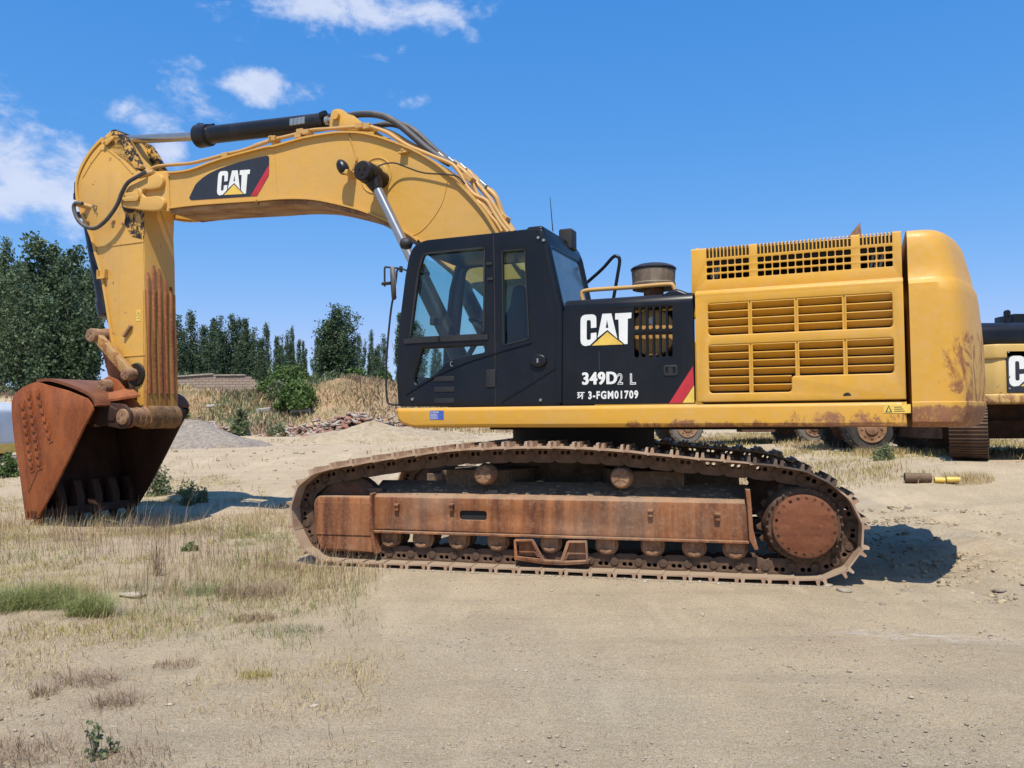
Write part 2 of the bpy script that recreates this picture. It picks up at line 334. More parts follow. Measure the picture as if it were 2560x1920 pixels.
def roundpoly(pts, r, n=3):
    out = []; m_ = len(pts)
    for i in range(m_):
        p = Vector(pts[i]); a = Vector(pts[i - 1]) - p; b = Vector(pts[(i + 1) % m_]) - p
        ra = r[i] if isinstance(r, (list, tuple)) else r
        d = min(ra, a.length * 0.45, b.length * 0.45); a = p + a.normalized() * d; b = p + b.normalized() * d
        for k in range(n + 1):
            t = k / n; q = a * (1 - t) ** 2 + p * 2 * t * (1 - t) + b * t * t; out.append((q.x, q.y))
    return out
def circ(cx, cz, r, n=20): return [(cx + r * math.cos(2 * math.pi * k / n), cz + r * math.sin(2 * math.pi * k / n)) for k in range(n)]
def thing(name, label, cat, loc=(0, 0, 0), rz=0.0, group=None):
    o = bpy.data.objects.new(name, None); COL.objects.link(o); o.location = loc; o.rotation_euler.z = rz; o.empty_display_size = 0.2
    o['label'] = label; o['category'] = cat
    if group: o['group'] = group
    return o
def tag(o, label=None, cat=None, group=None, kind=None):
    for k, v in (('label', label), ('category', cat), ('group', group), ('kind', kind)):
        if v: o[k] = v
    return o
def inst(src, parent=None, loc=None, rot=None, scale=None):
    c = src.copy(); COL.objects.link(c); c.parent = parent
    if loc is not None: c.location = loc
    if rot is not None: c.rotation_euler = rot
    if scale is not None: c.scale = scale
    return c
def uP(y, *pts): return [U.un(a, b, y) for a, b in pts]
def tP(y, *pts): return [T.un(a, b, y) for a, b in pts]
z1 = lambda x, y: (x / 3.16, 240 + y / 3.16)
z2 = lambda x, y: (x / 2.593, 760 + y / 2.593)
z2b = lambda x, y: (x / 2.964, 560 + y / 2.964)
z3 = lambda x, y: (640 + x / 3.3515, 260 + y / 3.3515)
z4 = lambda x, y: (900 + x / 3.0161, 540 + y / 3.0161)
z5 = lambda x, y: (1380 + x / 3.607, 640 + y / 3.607)
z6 = lambda x, y: (1700 + x / 2.572, 540 + y / 2.572)

# ================================================================== EXCAVATOR
EX = thing('excavator', 'large yellow and black tracked excavator with rusty undercarriage and its boom stretched left', 'excavator', (CEN[0], CEN[1], 0), -TH_T)
UZ = -(TH_U - TH_T)

# ---------------- undercarriage (machine frame: x along tracks, y away from the viewer)
path = [(-2.2, .045), (-2.42, .105), (-2.57, .26), (-2.63, .47), (-2.61, .67), (-2.51, .82), (-2.33, .915), (-1.89, .995), (-1.24, 1.09), (-.76, 1.135), (.07, 1.15),
        (.64, 1.12), (1.13, 1.07), (1.63, 1.03), (2.10, .975), (2.35, .87), (2.51, .73), (2.60, .55), (2.61, .37), (2.53, .19), (2.34, .07), (2.1, .045), (1.2, .04), (0, .04), (-1.2, .042)]
pp = smooth_path([(a, 0, b) for a, b in path], 12, closed=True)
seglen = [(pp[(i + 1) % len(pp)] - pp[i]).length for i in range(len(pp))]; LT = sum(seglen); NS = round(LT / 0.2165); pitch = LT / NS
def at_len(s):
    s %= LT
    for i, l in enumerate(seglen):
        if s <= l: return pp[i].lerp(pp[(i + 1) % len(pp)], s / l)
        s -= l
    return pp[0]
shoe = MB(); hw = pitch / 2
prof = [(-hw - .012, -.018), (-hw + .02, -.010), (hw - .018, -.010), (hw + .008, -.004), (hw + .004, .008), (hw - .006, .005), (hw - .010, .052), (hw - .030, .054), (hw - .040, .006), 
        (-hw + .046, .006), (-hw + .038, .054), (-hw + .018, .052), (-hw + .010, .004), (-hw - .010, -.006)]
shoe.plate(prof, -.3, .3, 0.0, 'y')
for bx in (-.045, .045):
    for by in (-.13, -.07, .07, .13): shoe.cyl((bx, by, 0), (bx, by, .026), .017, 6)
ME_shoe = shoe.mesh('track_shoe', 'shoe', 30)
link = MB()
lo = roundpoly([(-hw * 1.15, -.03), (-hw * .9, -.008), (hw * 1.0, -.008), (hw * 1.18, -.05), (hw * 1.15, -.12), (hw * .7, -.148), (-hw * .8, -.148), (-hw * 1.2, -.11)], .03, 2)
for sy in (-1, 1):
    yy = sy * .115
    link.plate([lo, circ(-.036, -.052, .020, 8), circ(.018, -.052, .020, 8)], yy - .017, yy + .017, .004, 'y')
    link.cyl((hw, yy - sy * .0, -.078), (hw, yy + sy * .028, -.078), .036, 12)
link.cyl((hw, -.12, -.078), (hw, .12, -.078), .024, 8)
ME_link = link.mesh('track_link', 'link', 35)
def make_side(yc, near):
    s = -1 if near else 1                                    # outward side
    tf = MB()                                                # box of the roller frame
    def Y(v): return yc + s * v                              # v: distance outwards of the track's centre line
    pr = [(Y(.155), .345), (Y(.155), .62), (Y(.12), .66), (Y(-.02), .74), (Y(-.17), .80), (Y(-.22), .72), (Y(-.22), .34)]
    if not near: pr = pr[::-1]
    tf.plate(pr, -1.86, 1.70, .008, 'x')
    fr = tf.build('track_frame', 'mud', EX, 30)
    sp_ = MB(); o1 = roundpoly([(-1.80, .352), (1.70, .340), (1.70, .665), (-1.80, .665)], .01, 1)
    sp_.plate([o1, rrect(-.922, -.66, .463, .548, .025)], Y(.19), Y(.165), .008, 'y')
    side = sp_.build('side_plate', 'frame_rust', fr, 30)
    tp = MB(); tp.plate([(Y(.186), .648), (Y(.188), .662), (Y(.165), .684), (Y(.10), .700), (Y(.10), .66)][::(1 if near else -1)], -1.80, 1.69, .004, 'x'); tp.build('top_lip', 'frame_rust', fr, 40)
    dk = MB(); dk.box(-1.0, -.6, min(Y(.157), Y(.163)), max(Y(.157), Y(.163)), .44, .57); dk.build('slot_shade_backing', 'dark', fr, 0)  # dark sheet that stands in for the shade inside the slot
    fl = MB(); fl.box(-1.79, 1.70, min(Y(.235), Y(.05)), max(Y(.235), Y(.05)), .322, .343); fl.build('bottom_flange', 'frame_rust', fr, 0, bevel=.004)
    for q in ((993, 1268), (1130, 1268), (1626, 1283), (1793, 1292)):
        lx, lz = T.un(q[0], q[1], -1.56) if near else T.un(q[0], q[1], -1.56)
        lg = MB(); lg.box(lx - .018, lx + .022, min(Y(.225), Y(.185)), max(Y(.225), Y(.185)), lz - .03, lz + .03); lg.box(lx - .022, lx + .026, min(Y(.24), Y(.185)), max(Y(.24), Y(.185)), lz + .015, lz + .035)
        lg.build('lug', 'frame_rust', fr, 0, bevel=.004)
    g = MB(); o1 = roundpoly([(-2.44, .30), (-2.36, .128), (-1.79, .125), (-1.79, .668), (-2.40, .668), (-2.445, .60)], [.06, .03, .005, .005, .05, .05], 3)
    g.plate(o1, Y(.195), Y(.05), .03, 'y', res=2); g.box(-2.40, -1.80, min(Y(.205), Y(.19)), max(Y(.205), Y(.19)), .29, .60)
    g.build('idler_guard', 'frame_rust', fr, 40, bevel=.004)
    for xs in ([(-1.815, .70), (-1.785, .70), (-1.79, .655), (-1.785, .33), (-1.735, .13), (-1.765, .12), (-1.815, .32)], [(1.675, .79), (1.715, .79), (1.722, .697), (1.735, .45), (1.775, .28), (1.745, .272), (1.70, .36), (1.688, .66)]):
        e = MB(); e.plate(xs, Y(.25), Y(.02), .006, 'y'); e.build('end_plate', 'frame_rust', fr, 30)
    # idler yoke and wheel
    idl = MB(); idl.lathe((-2.13, Y(.12), .50), (0, -s, 0), [(0, .10), (0, .30), (.03, .33), (.05, .37), (.09, .37), (.09, .33), (.15, .33), (.15, .37), (.19, .37), (.21, .33), (.24, .30), (.24, .1)], 36)
    idl.build('idler_wheel', 'link', fr, 35)
    yk = MB(); yk.box(-2.25, -1.7, min(Y(-.19), Y(-.02)), max(Y(-.19), Y(-.02)), .42, .70); yk.box(-2.05, -1.75, min(Y(.10), Y(-.19)), max(Y(.10), Y(-.19)), .60, .74); yk.build('idler_yoke', 'mud', fr, 0, bevel=.01)
    for rx in (-1.65, -1.318, -.955, -.568, -.065, .455, .87, 1.235, 1.585):
        b = MB(); b.plate(roundpoly([(rx - .085, .33), (rx - .085, .23), (rx - .05, .178), (rx + .05, .178), (rx + .085, .23), (rx + .085, .33)], .03, 3), Y(.165), Y(.125), .006, 'y')
        b.lathe((rx, Y(.13), .262), (0, -s, 0), [(0, .04), (0, .095), (.015, .108), (.06, .108), (.07, .085), (.19, .085), (.20, .108), (.25, .108), (.25, .04)], 22)
        b.plate([(rx - .055, .222), (rx - .045, .205), (rx, .192), (rx + .045, .205), (rx + .055, .222), (rx + .03, .226), (rx, .217), (rx - .03, .226)], Y(.185), Y(.16), 0.0, 'y')
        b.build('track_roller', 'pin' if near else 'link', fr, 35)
    for cx, cz in ((-.70, .885), (.594, .868)):
        b = MB(); b.lathe((cx, Y(.17), cz), (0, -s, 0), [(0, .02), (0, .075), (.012, .088), (.03, .092), (.10, .092), (.12, .105), (.15, .105), (.15, .085), (.26, .085), (.28, .04), (.45, .04)], 26)
        for k in range(6):
            a = R(60 * k); b.box(-.003, .003, -.004, .004, .02, .07, mat=Matrix.Translation((cx, Y(.172), cz)) @ Matrix.Rotation(a, 4, 'Y'))
        b.box(cx - .05, cx + .07, min(Y(-.25), Y(-.10)), max(Y(-.25), Y(-.10)), .70, cz)
        b.build('carrier_roller', 'pin', fr, 35)
    if near:
        z7 = lambda x, y: (680 + x / 2.765, 1060 + y / 2.765)
        gd = MB(); y_ = -1.60
        gd.plate([roundpoly(tP(y_, *[z7(*q) for q in ((1675, 795), (1808, 795), (1884, 938), (1995, 943), (2042, 805), (2180, 805), (2190, 960), (2020, 968), (1880, 962), (1680, 930))]), .01, 1),
                  tP(y_, *[z7(*q) for q in ((1690, 810), (1795, 810), (1858, 930), (1700, 912))]), tP(y_, *[z7(*q) for q in ((2060, 820), (2166, 820), (2174, 944), (2018, 944))])], -1.625, -1.60, .003, 'y')
        gd.plate(tP(y_, *[z7(*q) for q in ((1680, 925), (1880, 948), (2020, 955), (2190, 945), (2190, 962), (2020, 972), (1880, 966), (1680, 935))]), -1.625, -1.48, .003, 'y')
        gd.plate([tP(y_, *[z7(*q) for q in ((1690, 808), (1797, 808), (1860, 932), (1698, 914))])], -1.53, -1.51, 0, 'y')
        gd.plate([tP(y_, *[z7(*q) for q in ((2058, 818), (2168, 818), (2176, 946), (2014, 946))])], -1.53, -1.51, 0, 'y')
        gd.build('track_guide', 'frame_rust', fr, 30)
    # sprocket and final drive
    cx, cz = 2.155, .487
    ge = []
    nt_ = 21
    for k in range(nt_ * 4):
        a = 2 * math.pi * k / (nt_ * 4); r = (.385, .345, .345, .385)[k % 4]; ge.append((cx + r * math.cos(a), cz + r * math.sin(a)))
    sk = MB(); sk.plate(ge, Y(.04), Y(-.04), .006, 'y'); sk.build('sprocket', 'link', fr, 30)
    hb = MB(); hb.lathe((cx, Y(.20), cz), (0, -s, 0), [(0, .20), (0, .295), (.02, .312), (.06, .318), (.12, .33), (.16, .345), (.19, .345), (.19, .2)], 48)
    for k in range(30):
        a = R(12 * k + 3); hb.cyl((cx + .303 * math.cos(a), Y(.197), cz + .303 * math.sin(a)), (cx + .303 * math.cos(a), Y(.222), cz + .303 * math.sin(a)), .011, 6)
    hb.build('drive_hub', 'link', fr, 35)
    cp_ = MB(); cp_.lathe((cx, Y(.275), cz), (0, -s, 0), [(0, .01), (0, .245), (.006, .262), (.018, .266), (.08, .268), (.08, .2)], 64)
    cap = cp_.build('final_drive_cover', 'plate_rust', EX, 35)
    bt = MB(); bt.lathe((0, 0, 0), (0, -s, 0), [(0, .006), (0, .016), (.004, .016), (.004, .010), (.009, .009)], 8); ME_b = bt.mesh('bolt', 'link', 35)
    for k in range(22):
        a = R(360 / 22 * k + 5); o = bpy.data.objects.new('bolt', ME_b); COL.objects.link(o); o.parent = cap; o.location = (cx + .238 * math.cos(a), Y(.275), cz + .238 * math.sin(a))
    ch = MB(); ch.box(2.3, 2.36, yc - .02, yc + .02, .3, .34); ch = ch.build('track_chain', 'link', EX, 0)
    for i in range(NS):
        a = at_len((i - .5) * pitch); b = at_len((i + .5) * pitch); c = (a + b) / 2; tz, tx = b.z - a.z, b.x - a.x
        for me, nm in ((ME_shoe, 'track_shoe'), (ME_link, 'track_link')):
            o = bpy.data.objects.new(nm, me); COL.objects.link(o); o.parent = ch
            jit = R(random.uniform(-1.6, 1.6)) if nm == 'track_shoe' else 0
            o.location = (c.x, yc, c.z); o.rotation_euler = (0, math.atan2(-tz, tx) + jit, 0)
make_side(-1.37, True); make_side(1.37, False)
rc_ = random.Random(4); cd = MB()
for k in range(420):
    x_ = rc_.uniform(-1.75, 1.62); t_ = rc_.random() ** 1.3; s_ = rc_.choice((.008, .012, .018, .026)) * rc_.uniform(.7, 1.2); y_ = -1.50 + .33 * t_; z_ = .672 + .115 * t_
    cd.box(-s_, s_, -s_ * .8, s_ * .8, -s_ * .5, s_ * .6, mat=Matrix.Translation((x_, y_, z_)) @ Matrix.Rotation(rc_.uniform(0, 6), 4, 'Z') @ Matrix.Rotation(rc_.uniform(-.5, .5), 4, 'X'))
M['caked'] = plain('caked_dirt', (.30, .215, .14), .95, var=.5, scale=7, bump=.4)
cd = cd.build('caked_dirt', 'caked', EX, 0); cd['kind'] = 'stuff'
cb = MB(); cb.box(-.85, .95, -.75, .75, .52, 1.02)
for sx in (-1, 1):
    for sy in (-1, 1): cb.plate([(sx * .2, sy * .5), (sx * .85, sy * .5), (sx * 1.15, sy * 1.28), (sx * .55, sy * 1.28)][::sx * sy], .50, .92, .02, 'z')
cb.build('car_body', 'mud', EX, 30)
sw = MB(); sw.lathe((.02, 0, 1.0), (0, 0, 1), [(0, .80), (.06, .80), (.06, .72), (.12, .72), (.12, .78), (.36, .78)], 48); sw.build('slewing_ring', 'dark', EX, 35)

# ---------------- upper structure
def up_(mb, name, mat, **k): return mb.build(name, mat, EX, rz=UZ, **k)
PA = lambda y, *p: uP(y, *p)
dk = MB(); dk.box(-1.30, 3.15, -1.35, 1.42, 1.37, 1.50); dk.box(-.7, 2.6, -.9, .9, 1.30, 1.38); deck = up_(dk, 'deck', 'dark', smooth=0)
sk = MB(); zt = 1.528
sk.plate(roundpoly([(-1.455, zt), (-1.45, 1.44), (-1.40, 1.37), (-1.27, 1.33), (3.175, 1.33), (3.175, zt)], [.005, .06, .06, .05, .002, .002], 3), -1.535, -1.33, .035, 'y', res=3)
skirt = up_(sk, 'side_skirt', 'skirt', smooth=50)
sk = MB(); sk.plate([(-1.45, zt), (-1.40, 1.37), (-1.27, 1.33), (3.175, 1.33), (3.175, zt)], 1.33, 1.52, .035, 'y', res=2); up_(sk, 'side_skirt', 'skirt', smooth=50)
# small stickers on the skirt
st = MB(); q = PA(-1.54, z4(525, 1468), z4(630, 1535)); st.box(q[0][0], q[1][0], -1.538, -1.5335, q[1][1], q[0][1]); s_ = up_(st, 'sticker', 'blue', smooth=0)
st = MB(); w_ = q[1][0] - q[0][0]; h_ = q[0][1] - q[1][1]
st.text('出厂检验合格证', h_ * .22, q[0][0] + .004, q[0][1] - h_ * .26, -1.5385, .72, ext=.0005)
for k in range(4): st.text('工程机械 经销服务 电话', h_ * .13, q[0][0] + .004, q[0][1] - h_ * (.46 + .155 * k), -1.5385, .70, ext=.0005)
st.build('sticker_text', 'white', s_, 0)
st = MB(); q = PA(-1.54, z6(1308, 1212), z6(1485, 1275)); st.box(q[0][0], q[1][0], -1.538, -1.5335, q[1][1] + .01, q[0][1]); s2 = up_(st, 'warning_sticker', 'decal_yellow', smooth=0)
st = MB(); a_ = q[0][0]; b_ = q[1][1] + .01; hh = q[0][1] - b_
st.plate([[(a_ + .012, b_ + .006), (a_ + .062, b_ + .006), (a_ + .037, b_ + hh - .006)], [(a_ + .024, b_ + .012), (a_ + .050, b_ + .012), (a_ + .037, b_ + hh - .018)]], -1.5386, -1.538, 0, 'y')
for k in range(3): st.box(a_ + .075, a_ + .15 - .01 * k, -1.5386, -1.538, b_ + .012 + .016 * k, b_ + .018 + .016 * k)
st.build('warning_symbol', 'decal_black', s2, 0)

# ---------------- cab
CY = -1.50
out_ = PA(CY, z4(286, 1438), z4(273, 1200), z4(290, 850), z4(340, 450), z4(372, 290), z4(400, 235), z4(435, 203), z4(500, 180), z4(1020, 125), z4(1250, 98), z4(1370, 92), z4(1408, 180), z4(1440, 330), z4(1505, 640), z4(1508, 1435))
w1 = roundpoly(PA(CY, z4(478, 283), z4(940, 238), z4(933, 893), z4(374, 922), z4(440, 420)), [.05, .02, .02, .02, .05], 3)
w2 = roundpoly(PA(CY, z4(1072, 265), z4(1242, 250), z4(1274, 925), z4(1080, 975)), .02, 2)
w3 = roundpoly(PA(CY, z4(468, 1003), z4(935, 975), z4(938, 1028), z4(735, 1068), z4(655, 1100), z4(560, 1198), z4(425, 1275), z4(400, 1245), z4(418, 1170)), [.02, .02, .02, .05, .05, .05, .02, .02, .02], 3)
cs = MB(); cs.plate([roundpoly(out_, .03, 2), w1, w2, w3], -1.50, -1.44, .012, 'y', res=2); cab = up_(cs, 'cab', 'black', smooth=40)
def shearx(z):
    P_ = [(1.5, .302), (2.40, .318), (3.07, .170), (3.17, .125), (3.4, .06)]
    for (a, xa), (b, xb) in zip(P_, P_[1:]):
        if z <= b: return xa + (xb - xa) * (z - a) / (b - a)
    return P_[-1][1]
rw = MB(); rw.plate([rrect(-1.49, -.42, 2.30, 3.19, .05), rrect(-1.37, -.53, 2.43, 3.05, .05)], -.045, 0.0, .008, 'x')
rw.v = [(x + shearx(z), y, z) for x, y, z in rw.v]; rw.build('rear_wall', 'black', cab, 40)
rg = MB(); rg.plate(rrect(-1.365, -.535, 2.435, 3.045, .05), -.006, 0.0, 0, 'x'); rg.v = [(x + shearx(z) - .012, y, z) for x, y, z in rg.v]; rg.build('pane', 'rear_glass', cab, 0)
pl_ = MB(); cpath = [(shearx(z) - .035, -1.455, z) for z in (1.56, 2.0, 2.4, 2.7, 3.0, 3.13, 3.19)]; pl_.ring(cpath, .055, 12); pl_.build('corner_pillar', 'black', cab, 50)
fs = MB()
fo = [(a, b) for a, b in out_]
fwin = roundpoly([(-1.20, 3.11), (.0, 3.13), (.18, 2.50), (.18, 1.95), (-.45, 1.93), (-1.34, 1.95)], [.08] * 6, 3)
fwin2 = roundpoly([(-1.36, 1.90), (-.75, 1.90), (-.9, 1.70), (-1.38, 1.66)], .04, 2)
fs.plate([roundpoly(fo, .03, 2), fwin, fwin2], -.46, -.42, .008, 'y'); fs.build('side_wall', 'black', cab, 40)
rf = MB(); tl = PA(CY, z4(436, 203), z4(500, 180), z4(1020, 125), z4(1250, 98), z4(1370, 92), z4(1400, 150))
tl2 = [(a, b - .09) for a, b in tl]; rf.plate(tl + tl2[::-1], -1.46, -.44, .02, 'y', res=2); rf.build('roof', 'black', cab, 40)
rc = MB(); rc.plate(rrect(-.05, .13, 3.17, 3.245, .035), -1.47, -.46, .03, 'y', res=3); rc.plate(rrect(-1.05, -.03, 3.19, 3.225, .015), -1.30, -.60, .012, 'y'); rc.build('roof_cap', 'black', cab, 45)
fl = MB(); fl.box(-1.44, .28, -1.45, -.45, 1.55, 1.66); fl.box(-1.44, -1.40, -1.45, -.45, 1.6, 1.86); fl.build('floor', 'dark', cab, 0)
for (x0, x1, zz) in ((-1.32, -1.24, 3.14),):
    fpf = MB(); fpf.ring([(-1.445, -.45, 1.6), (-1.46, -.45, 1.95), (-1.44, -.45, 2.33), (-1.37, -.45, 2.87), (-1.30, -.45, 3.12), (-1.2, -.45, 3.19)], .035, 10); fpf.build('front_pillar', 'black', cab, 50)
for nm, lp in (('pane', w1), ('pane', w2), ('pane', w3)):
    g_ = MB(); g_.add([(p[0], -1.46, p[1]) for p in lp], [tuple(range(len(lp)))]); g_.build(nm, 'glass', cab, 0)
g_ = MB(); g_.add([(p[0], -.44, p[1]) for p in fwin], [tuple(range(len(fwin)))]); g_.build('pane', 'glass', cab, 0)
ws = MB(); fp = [(-1.44, 1.87), (-1.445, 2.33), (-1.375, 2.87), (-1.315, 3.10)]
ws.add([(x, y, z) for x, z in fp for y in (-1.44, -.46)], [(0, 1, 3, 2), (2, 3, 5, 4), (4, 5, 7, 6)]); ws.build('windshield', 'glass', cab, 0)
# inner frame round the door glass, rubber seal, door edge, crease, handle
def strip(mb, pts, w, y0, y1, closed=False):     # a flat bar following a polyline in the side plane
    n = len(pts); 
    for i in range(n if closed else n - 1):
        a = Vector(pts[i]); b = Vector(pts[(i + 1) % n]); d = (b - a)
        if d.length < 1e-6: continue
        d.normalize(); nn = Vector((-d.y, d.x)) * w / 2; a2 = a - d * w * .3; b2 = b + d * w * .3
        q = [a2 + nn, b2 + nn, b2 - nn, a2 - nn]
        mb.add([(p.x, yy, p.y) for yy in (y0, y1) for p in q], [(0, 1, 2, 3), (7, 6, 5, 4), (0, 4, 5, 1), (1, 5, 6, 2), (2, 6, 7, 3), (3, 7, 4, 0)])
    return mb
sl = MB(); strip(sl, w1, .018, -1.505, -1.498, True); strip(sl, w2, .012, -1.504, -1.498, True); sl.build('window_seal', 'trim', cab, 0)
de = MB(); strip(de, PA(CY, z4(1008, 150), z4(1016, 600), z4(1022, 1430)), .010, -1.503, -1.499); strip(de, PA(CY, z4(345, 945), z4(600, 930), z4(955, 912)), .05, -1.512, -1.499); de.build('door_edge', 'trim', cab, 0)
de = MB(); strip(de, smooth2(PA(CY, z4(350, 1345), z4(560, 1215), z4(800, 1105), z4(1020, 1035), z4(1150, 995), z4(1295, 955)), 3), .008, -1.510, -1.499); de.build('body_crease', 'black', cab, 0)
de = MB(); strip(de, smooth2(PA(CY, z4(1070, 1400), z4(1250, 1290), z4(1400, 1195), z4(1508, 1125)), 3), .010, -1.508, -1.499); de.build('body_crease', 'black', cab, 0)
hn = MB(); a, b = PA(CY, z4(955, 1160), z4(1025, 1290)); hn.plate(rrect(a[0], b[0], b[1], a[1], .01), -1.512, -1.499, .004, 'y'); hn.build('door_latch', 'trim', cab, 30)
hn = MB(); strip(hn, PA(CY, z4(700, 1100), z4(684, 1102), z4(688, 1130), z4(703, 1132)), .006, -1.512, -1.5); hn.build('door_handle', 'steel', cab, 0)
for zz in (1230, 1310, 1395):
    a, b = PA(CY, z4(560, zz - 18), z4(712, zz + 15)); gr = MB(); gr.plate(rrect(a[0], b[0], b[1], a[1], .008), -1.506, -1.499, .002, 'y'); gr.build('vent_slot', 'trim', cab, 30)
for q in ((990, 360, 18), (998, 475, 14)):
    a = PA(CY, z4(q[0], q[1]))[0]; hg = MB(); hg.box(a[0] - .05, a[0] + .012, -1.515, -1.499, a[1] - .012, a[1] + .012); hg.build('hinge', 'trim', cab, 0, bevel=.003)
a = PA(CY, z4(1348, 1092))[0]; kn = MB(); kn.plate([(a[0] + .085 * math.cos(t_ / 12 * math.pi), a[1] + .062 * math.sin(t_ / 12 * math.pi)) for t_ in range(24)], -1.53, -1.499, .015, 'y', res=3); kn.build('fuel_flap', 'black', cab, 50)
kb = MB(); kb.box(a[0] - .008, a[0] + .008, -1.535, -1.525, a[1] - .02, a[1] + .02); kb.build('flap_lock', 'steel', cab, 0)
for q in (z4(1348, 165), z4(1455, 178), z4(1365, 1388), z4(400, 1382)):
    a = PA(CY, q)[0]; kb = MB(); kb.lathe((min(a[0], .15) if q[1] < 650 else a[0], -1.52, a[1]), (0, 1, 0), [(0, .005), (0, .013), (.025, .016)], 12); kb.build('bolt', 'steel', cab, 30)
# seat, steering wheel, console, far boom shows through the glass
se = MB(); so_ = PA(-.85, z4(1100, 985), z4(1088, 830), z4(1120, 765), z4(1165, 690), z4(1174, 600), z4(1187, 548), z4(1215, 532), z4(1268, 535), z4(1290, 640), z4(1285, 985))
se.plate(roundpoly(so_, .03, 2), -.98, -.76, .03, 'y', res=2); se.box(-.50, .10, -1.15, -.66, 1.90, 2.0); se.box(-.30, .05, -1.05, -.75, 1.66, 1.92); se.build('seat', 'trim', cab, 40)
sw_ = MB(); c_ = Vector(( -.72, -.98, 2.36)); ax = Vector((.55, 0, .83)).normalized(); b1 = Vector((0, 1, 0)); b2 = ax.cross(b1)
sw_.ring([c_ + (b1 * math.cos(t_ / 10 * math.pi) + b2 * math.sin(t_ / 10 * math.pi)) * .18 for t_ in range(21)], .013, 6); sw_.cyl(c_, c_ - ax * .75 , .03, 8); sw_.cyl(c_ - b1 * .17, c_ + b1 * .17, .012, 6); sw_.build('steering_wheel', 'trim', cab, 40)
cn = MB(); cn.box(-.52, -.38, -1.25, -1.12, 2.0, 2.30); cn.cyl((-.46, -1.18, 2.3), (-.50, -1.18, 2.45), .018, 8); cn.box(-.55, -.35, -.80, -.68, 2.0, 2.28); cn.box(-1.36, -1.30, -1.0, -.9, 2.42, 2.50); cn.build('console', 'trim', cab, 0, bevel=.01)
wp = MB(); strip(wp, PA(-.5, z4(650, 900), z4(700, 560), z4(712, 300)), .02, -1.30, -1.28); wp.build('wiper_arm', 'trim', cab, 0)
# mirror with its long bow, roof lamp, antenna, box, grab handles
mi = MB(); my = -1.40
mi.tube([(*p[:1], my, p[1]) for p in PA(my, z3(1200, 1500 - 0), )] * 0 + [(p[0], my, p[1]) for p in PA(my, z3(1078, 1530), z3(1078, 1440), z3(1080, 1372), z3(1110, 1368), z3(1215, 1380), z3(1262, 1395))], .010, 8, 3)
mi.tube([(p[0], my, p[1]) for p in PA(my, z3(1180, 1400), z4(262, 560), z4(235, 700), z4(205, 1000), z4(196, 1220), z4(206, 1390), z4(232, 1420), z4(292, 1424))], .011, 8, 5)
mi.tube([(p[0], my, p[1]) for p in PA(my, z3(1195, 1385), z3(1180, 1400), z3(1178, 1440))], .010, 8, 3)
a = PA(my, z3(1215, 1385))[0]; mi.box(a[0] - .012, a[0] + .012, my - .015, my + .015, a[1] - .03, a[1] + .03)
a = PA(my, z3(1078, 1505))[0]; mi.cyl((a[0] - .03, my, a[1]), (a[0] + .07, my, a[1]), .018, 10)
mir = up_(mi, 'mirror_bracket', 'trim', smooth=40)
a = PA(my, z3(1142, 1502))[0]; mh = MB(); mm_ = Matrix.Translation((a[0] + .01, my, a[1])) @ Matrix.Rotation(R(35), 4, 'Z') @ Matrix.Rotation(R(-3), 4, 'Y')
hs = MB(); hs.plate([(.10 * math.cos(k / 12 * math.pi), .175 * math.sin(k / 12 * math.pi)) for k in range(24)], -.022, .022, .014, 'x', res=2); hs.xf(mm_); hs.build('mirror_shell', 'hose', mir, 50)
mg = MB(); mg.plate([(.09 * math.cos(k / 12 * math.pi), .165 * math.sin(k / 12 * math.pi)) for k in range(24)], .022, .025, 0, 'x'); mg.xf(mm_); mg.build('mirror_glass', 'mirror', mir, 0)
lp_ = MB(); a = PA(-1.35, z4(350, 210))[0]; lp_.lathe((a[0] - .055, -1.35, a[1] + .01), (1, 0, -.15), [(0, .03), (.01, .055), (.06, .062), (.10, .05), (.12, .02)], 18)
a2 = PA(-1.35, z4(425, 215))[0]; lp_.tube([(a[0] + .05, -1.35, a[1]), (a2[0], -1.35, a2[1] + .02), (a2[0] + .02, -1.35, a2[1] - .05)], .012, 6, 3); lp_.tube([(a2[0], -1.3, a2[1] + .06), (a2[0] - .03, -1.3, a2[1]), (a2[0] - .05, -1.3, a2[1] - .10)], .010, 6, 3); up_(lp_, 'cab_lamp', 'trim', smooth=40)
an = MB(); a, b = PA(-.9, (1375, 492), (1382, 566)); an.ring([(b[0], -.9, b[1] - .05), (a[0], -.9, a[1])], [.006, .003], 6); up_(an, 'antenna', 'trim', smooth=40)
bx = MB(); a, b = PA(-.7, (1403, 577), (1436, 625)); bx.plate(rrect(a[0], b[0], b[1], a[1], .02), -.78, -.62, .01, 'y'); bx.box(a[0] - .12, a[0] + .02, -.76, -.64, b[1] - .12, b[1] + .02); up_(bx, 'air_intake_box', 'trim', smooth=40)

